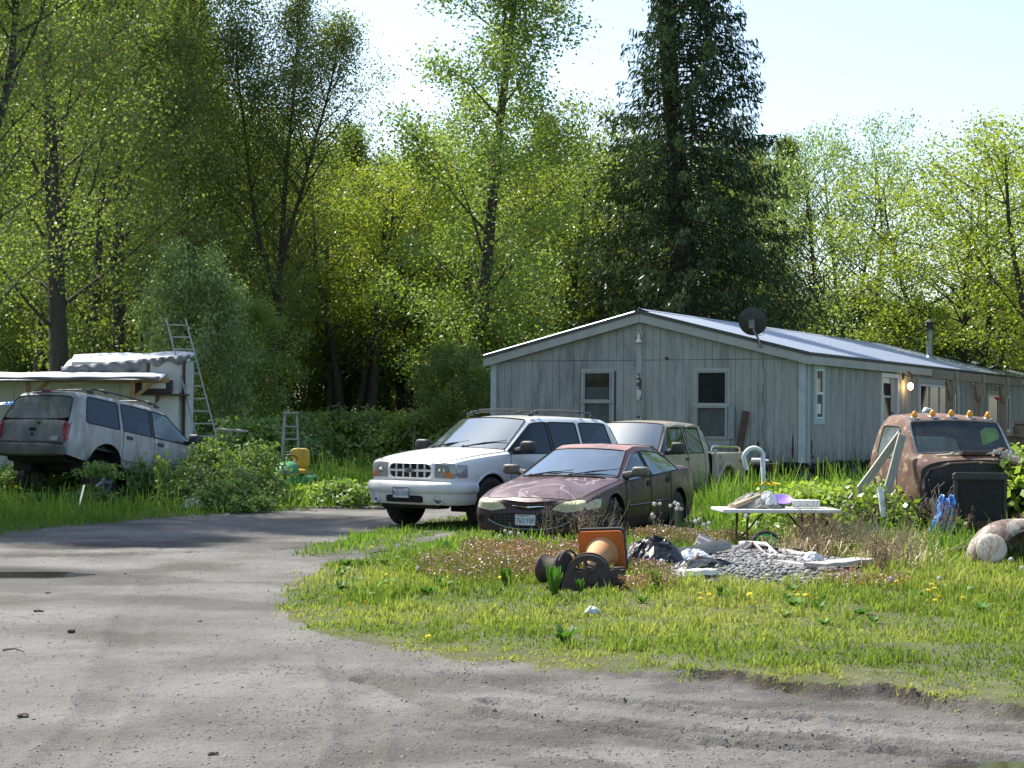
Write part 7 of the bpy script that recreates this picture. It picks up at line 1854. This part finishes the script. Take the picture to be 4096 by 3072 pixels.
# ------------------------------------------------------------------ brambles and bushes
L_BRAM = leaf_mat('bramble_leaf', (0.077, 0.144, 0.028), (0.141, 0.240, 0.048), (0.232, 0.322, 0.077), trans=.42, gloss=.04, grough=.5)
L_BRAMY = leaf_mat('young_bramble_leaf', (0.141, 0.240, 0.033), (0.245, 0.357, 0.056), (0.347, 0.425, 0.090), trans=.5, gloss=.03)
M_CANE = pbr('bramble_cane', (.10, .06, .04), .8, col2=(.06, .08, .03), scale=9)
def bush_meshes(seed, Rr, Hh, n_leaf, leaf, ncane):
    rng = np.random.default_rng(seed); tb = MB(); pts = []
    for k in range(ncane):
        az = rng.random()*6.283; r0 = Rr*.55*rng.random()**.5; b = np.array((math.cos(az)*r0, math.sin(az)*r0, 0)); az2 = az+rng.normal()*.8
        L = Rr*(.5+.7*rng.random()); hh = Hh*(.45+.65*rng.random())*(1-.35*r0/Rr); P = []
        for i in range(9):
            t = i/8; P.append(b+np.array((math.cos(az2)*L*t, math.sin(az2)*L*t, hh*math.sin(PI*min(1, .08+t*.82))**.8)))
        tb.tube(P, [.009-.0008*i for i in range(9)], 4, caps=False); pts += P[1:]
    pts = np.array(pts); idx = rng.integers(0, len(pts), n_leaf); P = pts[idx]+rng.normal(size=(n_leaf, 3))*np.array((.10, .10, .07))*(Rr/1.0)**.5; P[:, 2] = np.abs(P[:, 2])
    Nn = rng.normal(size=(n_leaf, 3))*.8; Nn[:, 2] = np.abs(Nn[:, 2])+.5; Nn[:, :2] += P[:, :2]*.35; Nn /= np.linalg.norm(Nn, axis=1, keepdims=True)
    s = leaf*(.6+.7*rng.random(n_leaf)); V, Fc = quads_from(P, Nn, s, s*.72, rng)
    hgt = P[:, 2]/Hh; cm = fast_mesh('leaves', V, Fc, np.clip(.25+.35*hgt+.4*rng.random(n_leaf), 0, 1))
    me = bpy.data.meshes.new('canes'); me.from_pydata(tb.v, [], tb.f); me.update(); me.materials.append(M_CANE); cm.materials.append(L_BRAM); return me, cm
BM = [bush_meshes(21, 1.3, 1.25, 6000, .115, 60), bush_meshes(22, 1.1, .9, 4200, .115, 46), bush_meshes(23, 1.6, 1.5, 8500, .12, 70), bush_meshes(24, .7, .55, 1300, .10, 26)]
def bush(k, loc, s, label, leaf=None, rot=0.0, group=None, name='bramble_bush', sz=None):
    t = thing(name, label, 'bush', loc, (0, 0, rot), group); t.scale = (s, s, sz or s)
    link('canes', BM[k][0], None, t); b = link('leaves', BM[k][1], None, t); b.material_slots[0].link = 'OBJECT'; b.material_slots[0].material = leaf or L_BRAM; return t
bush(0, (-5.2, 31.7, 0), .66, 'dark bramble bush sprawling over the nose of the derelict SUV', rot=1)
bush(1, (-5.15, 30.6, 0), .62, 'bramble growing against the front wheel of the derelict SUV', rot=2)
bush(3, (-6.25, 30.9, 0), .62, 'bramble climbing the doors of the derelict SUV', rot=4, sz=1.7)
bush(3, (-7.0, 30.0, 0), .75, 'small bramble before the rear wheel of the derelict SUV', rot=.5)
bush(3, (-7.0, 29.9, .55), .55, 'bramble tip reaching the rear fender of the derelict SUV', rot=3.3)
bush(1, (-8.6, 32.2, 0), .8, 'bramble added to darken the gap behind the raised tail of the derelict SUV', rot=1.4)  # put in to hide lit grass and make the underside look shaded
bush(1, (-7.4, 32.6, 0), .75, 'bramble added to darken the gap under the middle of the derelict SUV', rot=3.4)  # also added, for the dark shade below the body
bush(3, (-8.3, 29.8, 0), .6, 'small bramble under the tail of the derelict SUV', rot=5)
bush(3, (-4.55, 30.2, 0), .6, 'low bramble tongue at the driveway edge beside the mower', rot=2.2)
bush(0, (-5.15, 32.6, 0), .60, 'tall bramble heaped over the hood of the derelict SUV', rot=2.6, sz=.95)
bush(1, (-5.4, 33.6, 0), .95, 'bramble behind the nose of the derelict SUV', rot=3)
rb = random.Random(77)
ORD = 'first second third fourth fifth sixth seventh eighth ninth tenth eleventh twelfth thirteenth fourteenth fifteenth sixteenth seventeenth eighteenth nineteenth twentieth twenty-first twenty-second'.split()
for k in range(22):
    px = 205+k*10.6+rb.uniform(-4, 4); Y = (rb.uniform(42, 47) if px < 275 else rb.uniform(52, 57)) if k % 2 else rb.uniform(55, 60)
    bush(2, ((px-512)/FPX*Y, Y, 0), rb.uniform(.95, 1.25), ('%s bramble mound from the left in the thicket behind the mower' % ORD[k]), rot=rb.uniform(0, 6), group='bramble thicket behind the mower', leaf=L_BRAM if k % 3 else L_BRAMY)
for k in range(7):
    px = -10+k*33; Y = rb.uniform(43, 48); bush(2, ((px-512)/FPX*Y, Y, 0), rb.uniform(.9, 1.2), 'bramble mound growing behind the shed', rot=rb.uniform(0, 6), group='brambles behind the shed')
bush(1, (4.55, 25.0, 0), .85, 'sunlit bramble bush left of the rusty cab', L_BRAMY, 1.0)
bush(3, (5.05, 24.2, 0), .95, 'bramble growing up the leaning siding planks', L_BRAMY, 2.5, sz=1.3)
bush(1, (5.15, 24.9, 0), .7, 'bramble hiding the lower left door of the rusty cab', L_BRAM, 5.2, sz=.9)
bush(3, (5.45, 23.6, 0), .75, 'bramble at the left front corner of the rusty cab', L_BRAM, 4.5)
bush(3, (5.70, 22.9, 0), .42, 'low bramble in front of the rusty cab beside the blue tarp', L_BRAMY, .5)
bush(1, (7.65, 24.6, 0), 1.15, 'bramble bush pressing on the right side of the rusty cab', L_BRAMY, .5, sz=1.4)
bush(3, (7.0, 22.9, 0), .45, 'small bramble behind the loose fender', L_BRAMY, 1.5)
bush(2, (8.4, 27.5, 0), .8, 'bramble bush behind the rusty cab at the right edge', L_BRAMY, 3.5)
bush(3, (-2.75, 32.6, 0), .9, 'low leafy weeds left of the bumper of the white SUV', L_BRAM, 1.2)
bush(3, (-3.3, 33.2, 0), .8, 'low leafy weeds between the mower and the white SUV', L_BRAMY, 4.2)

# ------------------------------------------------------------------ weeds
def lance_mesh(name, seed, n, L, w, spread, arch, mat):
    rng = np.random.default_rng(seed); V = []; Fs = []; rn = []
    for k in range(n):
        az = rng.random()*6.283; l = L*(.6+.5*rng.random()); ww = w*(.7+.5*rng.random()); sp = spread*(.4+.8*rng.random()); b = len(V); d = np.array((math.cos(az), math.sin(az), 0)); s = np.array((-math.sin(az), math.cos(az), 0))
        for i in range(5):
            t = i/4; c_ = d*(sp*l*t)+np.array((0, 0, l*(t-arch*t*t)))+d*.01; wd = ww*math.sin(PI*(.12+.82*t))**.8; V += [tuple(c_-s*wd), tuple(c_+np.array((0, 0, -.15*wd))), tuple(c_+s*wd)]
        for i in range(4):
            for q in range(2): Fs.append((b+i*3+q, b+i*3+q+1, b+i*3+q+4, b+i*3+q+3)); rn.append(.2+.6*rng.random())
    me = fast_mesh(name, np.array(V), np.array(Fs), rn, smooth=True); me.materials.append(mat); return me
L_DOCK = leaf_mat('dock_leaf', (0.041, 0.131, 0.016), (0.087, 0.220, 0.028), (0.154, 0.274, 0.056), trans=.4, gloss=.03, grough=.5)
DOCK = lance_mesh('dock_leaves', 1, 30, .34, .026, .25, .12, L_DOCK); ROS = lance_mesh('rosette_leaves', 2, 16, .15, .022, .9, .35, L_DOCK)
for px, py, s, lab in ((554, 604, 1.0, 'tall dock plant in front of the winch spool'), (505, 592, .62, 'dock plant in the lawn left of the winch'), (656, 598, .62, 'dock plant at the front of the pebbles'), (580, 600, .5, 'small dock plant under the winch side plate'), (720, 606, .4, 'small dock plant in the lawn before the pebbles')):
    o = link('dock_plant', DOCK, None, None, loc=ground_pt(px, py), rot=(0, 0, px)); o.scale = (s, s, s); tag(o, lab, 'plant')
rd = random.Random(9)
for k in range(46):
    px, py = (rd.uniform(335, 520), rd.uniform(560, 602)) if k < 30 else (rd.uniform(560, 990), rd.uniform(598, 650))
    p = ground_pt(px, py)
    if dirt_sd(np.array([p.x]), np.array([p.y]))[0] < .2: continue
    o = link('rosette_weed', ROS, None, None, loc=p, rot=(0, 0, rd.uniform(0, 6))); s = rd.uniform(.6, 1.15); o.scale = (s, s, s*rd.uniform(.7, 1.1)); tag(o, 'leafy green rosette weed growing flat in the lawn', 'plant', 'rosette weeds in the lawn')
# dandelions
M_DY = pbr('dandelion_yellow', (.80, .62, .02), .7, col2=(.74, .52, .01), scale=60); M_STEM = pbr('weed_stem', (.16, .20, .07), .7); M_FLUFF = pbr('seed_fluff', (.62, .60, .56), .9)
def head_mesh():
    mb = MB(); rng = random.Random(2)
    for k in range(26):
        a = k*2.399; r = .018*(.4+.6*(k/26)); z = .010*(1-k/26); d = Vector((math.cos(a), math.sin(a), 0)); s = Vector((-math.sin(a), math.cos(a), 0))
        mb.add([d*r*.2+s*.004+Vector((0, 0, z)), d*r*.2-s*.004+Vector((0, 0, z)), d*r*1.2-s*.003+Vector((0, 0, z+.003)), d*r*1.2+s*.003+Vector((0, 0, z+.003))], [(0, 1, 2, 3)])
    mb.blob((0, 0, .002), (.026, .026, .016), 1, 8, 5); o = mb.build('flower', M_DY, None); me = o.data; bpy.data.objects.remove(o); return me
HEAD = head_mesh()
_s = MB().tube([(0, 0, 0), (.008, .004, .5), (0, 0, 1)], [.0028, .0024, .002], 4).build('stem', M_STEM, None); STEM = _s.data; bpy.data.objects.remove(_s)
def fluff_mesh():
    rng = np.random.default_rng(5); mb = MB()
    for k in range(60):
        d = rng.normal(size=3); d /= np.linalg.norm(d); t = np.cross(d, (0, 0, 1.)); t /= np.linalg.norm(t)+1e-6; u = np.cross(d, t); c_ = d*.026
        mb.add([c_*.3+t*.0006, c_+t*.006, c_+u*.006, c_-t*.006, c_-u*.006], [(0, 1, 2), (0, 3, 4), (1, 2, 3, 4)])
    mb.blob((0, 0, 0), (.036, .036, .036), 1, 10, 6); o = mb.build('seed_head', M_FLUFF, None); me = o.data; bpy.data.objects.remove(o); return me
FLUFF = fluff_mesh()
def dandelion(px, py, hgt, clock=False, lab=None, big=1.0, Y=None):
    """px, py: where the flower head shows"""
    for _ in range(1):
        r = ray(px, py); p = None
        t = (hgt-CAM_H)/r.z; x, y = r.x*t, r.y*t
        if Y: x, y = r.x/r.y*Y, Y; hgt = CAM_H+r.z*Y/r.y
    g = gz(x, y)
    if hgt-g < .03: hgt = g+.04
    t = thing('dandelion_clock' if clock else 'dandelion', lab or ('white dandelion clock on a bare stem in the weeds' if clock else 'yellow dandelion flower in the grass'), 'dandelion', (x, y, g), (0, 0, rd.uniform(0, 6)), 'dandelion clocks' if clock else 'yellow dandelions')
    s = link('stem', STEM, None, t); s.scale = (1, 1, hgt-g); h = link('seed_head' if clock else 'flower', FLUFF if clock else HEAD, None, t); h.location = (0, 0, hgt-g); b = big*rd.uniform(.85, 1.2); h.scale = (b, b, b)
    if not clock: h.rotation_euler = (rd.uniform(-.5, .5), rd.uniform(-.5, .5), 0)
zs5 = lambda a, b: ((2700+a*.631)/4, (1600+b*.631)/4)
Yl = [(156, 1228), (215, 1235), (162, 1262), (255, 1258), (473, 1235), (475, 1281), (518, 1290), (755, 1220), (777, 1238), (825, 1240), (850, 1238), (862, 1250), (906, 1253), (1190, 1165), (1404, 1150), (1533, 1184), (1625, 1172), (1645, 1196), (1678, 1249), (1648, 1272), (1600, 1275), (1822, 1256), (1605, 1208), (1970, 1076), (2178, 978), (1208, 967), (270, 588), (172, 632), (253, 651), (1765, 900)]
for a, b in Yl: dandelion(*zs5(a, b), .12+rd.uniform(-.03, .05), big=1.15)
for a, b in ((450, 553), (451, 559), (445, 562), (482, 574), (386, 575), (428, 637), (350, 604), (365, 602), (500, 578), (468, 568), (1010, 614), (355, 544), (372, 547)): dandelion(a, b, .10, big=1.1)
for a, b in ((515, 541), (520, 531), (545, 545), (560, 534), (575, 527), (585, 536), (600, 541), (612, 526), (630, 530), (645, 535), (655, 540)): x_, y_ = zs5(a, b); dandelion(x_, y_, .35, big=2.0, Y=30+rd.uniform(-1, 1))
for a, b in ((10, 502), (16, 487), (24, 498), (5, 520), (40, 510), (15, 530), (380, 478), (425, 494)): dandelion(a, b, .2, big=1.8, Y=29 if a < 100 else 36)
for a, b in ((20, 662), (12, 688), (38, 690), (130, 770), (152, 757), (182, 790), (205, 812), (217, 780), (520, 778), (452, 733), (1368, 1138), (1676, 1130), (2130, 1010), (2200, 1068)):
    x_, y_ = zs5(a, b); dandelion(x_, y_, .34 if b < 700 else .26 if b < 900 else .16, True, big=.95, Y=21.6 if b < 900 else None)
for a, b in ((2618, 2016), (2640, 2015), (2700, 2012), (2712, 2022), (2718, 2034), (2682, 2023), (2610, 2060), (2615, 2066)): dandelion(a/4, b/4, .3, True, big=1.0, Y=22.3)
for a, b in ((505, 531), (511, 533), (519, 534), (500, 536), (457, 570), (418, 568), (470, 574)): dandelion(a, b, .22 if a > 490 else .12, True, big=.85, Y=21.5 if a > 490 else None)
# stems of dandelion and flowering rush round the clocks
# dry stalks
def stalk_mesh(seed, n, H, mat, twig=6):
    rng = np.random.default_rng(seed); tb = MB()
    for k in range(n):
        az = rng.random()*6.283; ln = rng.normal()*.35; p = bez((rng.normal()*.05, rng.normal()*.05, 0), (math.cos(az)*ln, math.sin(az)*ln, 1), H*(.5+.6*rng.random()), (rng.normal()*.2, rng.normal()*.2, 0), 7, rng, .06); tb.tube(p, [.0042-.0004*i for i in range(8)], 3, caps=False)
        for j in range(twig):
            q = p[3+j % 5]; d = rng.normal(size=3); d[2] = abs(d[2])+.5; r = bez(q, d, H*.16*(.4+rng.random()), (0, 0, .2), 3, rng, .15); tb.tube(r, [.0024, .002, .0015, .001], 3, caps=False)
            e = r[-1]; tb.box(e, (.008, .008, .012))
    me = bpy.data.meshes.new('dry_stalk'); me.from_pydata(tb.v, [], tb.f); me.update(); me.materials.append(mat); return me
M_DRY = pbr('dry_stalk', (.33, .26, .17), .9, col2=(.22, .15, .10), scale=9); M_DRY2 = pbr('dry_stalk_red', (.20, .11, .075), .9, col2=(.3, .2, .13), scale=9)
ST = [stalk_mesh(31, 6, .62, M_DRY), stalk_mesh(32, 9, .50, M_DRY), stalk_mesh(33, 7, .48, M_DRY2, 9), stalk_mesh(34, 16, .34, M_DRY, 3)]
for k, (px, Y, s, q) in enumerate(((575, 22.9, 1.15, 0), (592, 22.6, 1.0, 1), (560, 23.1, 1.1, 0), (610, 22.4, 1.0, 0), (586, 23.3, 1.25, 1), (545, 23.2, .8, 0), (625, 22.6, .9, 3), (520, 22.0, .6, 0), (600, 21.8, .8, 3))):
    o = link('dry_weed', ST[q], None, None, loc=((px-512)/FPX*Y, Y, gz((px-512)/FPX*Y, Y)), rot=(0, 0, k*1.3)); o.scale = (s, s, s); tag(o, 'dry branching weed stalks in front of the sedan', 'weed', 'dry weeds before the sedan')
for k in range(44):
    px = rd.uniform(800, 925); Y = rd.uniform(20.6, 23.6) if px < 860 else rd.uniform(18.8, 23.4); q = rd.choice([0, 1, 2, 2, 3, 3]); x_ = (px-512)/FPX*Y; o = link('dry_weed', ST[q], None, None, loc=(x_, Y, gz(x_, Y)), rot=(0, 0, rd.uniform(0, 6))); s = rd.uniform(.7, 1.25); o.scale = (s, s, s); tag(o, 'dry tangled weed stalks between the pebbles and the rusty cab', 'weed', 'dry weeds below the rusty cab')
for k, (px, Y) in enumerate(((935, 23.0), (942, 23.2), (950, 22.8), (1012, 21.0), (996, 20.2), (1018, 22.5), (985, 19.0), (776, 30), (745, 31), (792, 32), (806, 31), (730, 22.8), (690, 22.0), (660, 22.2))):
    x_ = (px-512)/FPX*Y; o = link('dry_weed', ST[k % 4], None, None, loc=(x_, Y, gz(x_, Y)), rot=(0, 0, k)); s = 1.2 if k < 3 else .8; o.scale = (s, s, s*1.15); tag(o, 'single dry weed tuft standing among the junk and grass', 'weed', 'scattered dry weeds')
def straw():
    rng = np.random.default_rng(15); n = 3600; px = rng.uniform(785, 935, n)+rng.normal(0, 10, n); Y = np.where(px < 855, rng.uniform(20.4, 23.6, n), rng.uniform(18.8, 23.6, n)); x = (px-512)/FPX*Y; y = Y; z = ground_z(x, y); h = (.06+.26*rng.random(n)**1.8); az = rng.random(n)*6.283; ln = h*(.3+1.3*rng.random(n)); w = .0035+.002*rng.random(n)
    B = np.stack([x, y, z], -1); D = np.stack([np.cos(az), np.sin(az), az*0], -1); Wv = np.stack([-np.sin(az+.8), np.cos(az+.8), az*0], -1)*w[:, None]; up = np.array([0, 0, 1.])
    Mp = B+D*(ln*.45)[:, None]+up*(h*.8)[:, None]; T = B+D*ln[:, None]+up*(h*.75)[:, None]
    V = np.stack([B-Wv, B+Wv, Mp+Wv, Mp-Wv, T+Wv*.3, T-Wv*.3], 1).reshape(-1, 3); o = (np.arange(n)*6)[:, None]; Fc = np.concatenate([o+np.array([0, 1, 2, 3]), o+np.array([3, 2, 4, 5])], 1).reshape(-1, 4)
    ob = link('dry_grass', fast_mesh('dry_grass', V, Fc, np.repeat(rng.random(n), 2)), L_STRAW, kind='stuff'); tag(ob, 'matted straw-coloured dead grass below the rusty cab', 'dry grass')
straw()
# pink flowered cranesbill carpet
L_GER = leaf_mat('cranesbill_leaf', (0.112, 0.140, 0.039), (0.246, 0.157, 0.067), (0.336, 0.123, 0.078), trans=.4, gloss=.04, objvar=0)
M_PINKF = pbr('pink_petal', (.62, .22, .46), .7)
def carpet():
    rng = np.random.default_rng(19); spots = [(495, 576, .9, .55, 1.1), (535, 562, .9, .7, 1.2), (470, 585, .5, .35, .7), (525, 584, .28, .30, 1.0), (652, 582, .22, .36, 1.3), (650, 597, .30, .25, 1.0), (860, 594, .5, .25, .7), (700, 548, .9, .6, .8), (672, 545, .5, .5, .9)]
    P = []
    for px, py, rx, ry, dn in spots:
        c_ = gp(px, py); m = int(5200*rx*ry*dn*2.2); a = rng.random(m)*6.283; r = np.sqrt(rng.random(m)); P.append(np.stack([c_.x+np.cos(a)*r*rx, c_.y+np.sin(a)*r*ry*1.6], -1))
    P = np.concatenate(P); n = len(P); g = ground_z(P[:, 0], P[:, 1]); hh = (.05+.16*fbm(P[:, 0]*2.5, P[:, 1]*2.5, 91, 3)*1.4)*rng.random(n)**.6
    Q = np.stack([P[:, 0], P[:, 1], g+.02+hh], -1); Nn = rng.normal(size=(n, 3)); Nn[:, 2] = np.abs(Nn[:, 2])+.3; Nn /= np.linalg.norm(Nn, axis=1, keepdims=True); s = .016+.016*rng.random(n)
    V, Fc = quads_from(Q, Nn, s, s*.7, rng); rn = np.clip(.5*(fbm(P[:, 0]*1.8, P[:, 1]*1.8, 92, 3)-.3)*2.2+.5*rng.random(n), 0, 1)
    o = link('cranesbill_carpet', fast_mesh('cranesbill', V, Fc, rn), L_GER, kind='stuff'); tag(o, 'reddish carpet of small-leaved cranesbill round the winch and cone', 'ground cover')
    k = rng.random(n) < .028; F_ = Q[k]+np.array([0, 0, .025]); m = len(F_); Nn = rng.normal(size=(m, 3))*.4; Nn[:, 1] -= .5; Nn[:, 2] += .8; Nn /= np.linalg.norm(Nn, axis=1, keepdims=True); s = .013+.008*rng.random(m); V, Fc = quads_from(F_, Nn, s, s, rng)
    o = link('cranesbill_flowers', fast_mesh('cranesbill_flowers', V, Fc), M_PINKF, kind='stuff'); tag(o, 'tiny pink flowers dotted over the cranesbill carpet', 'flowers')
carpet()
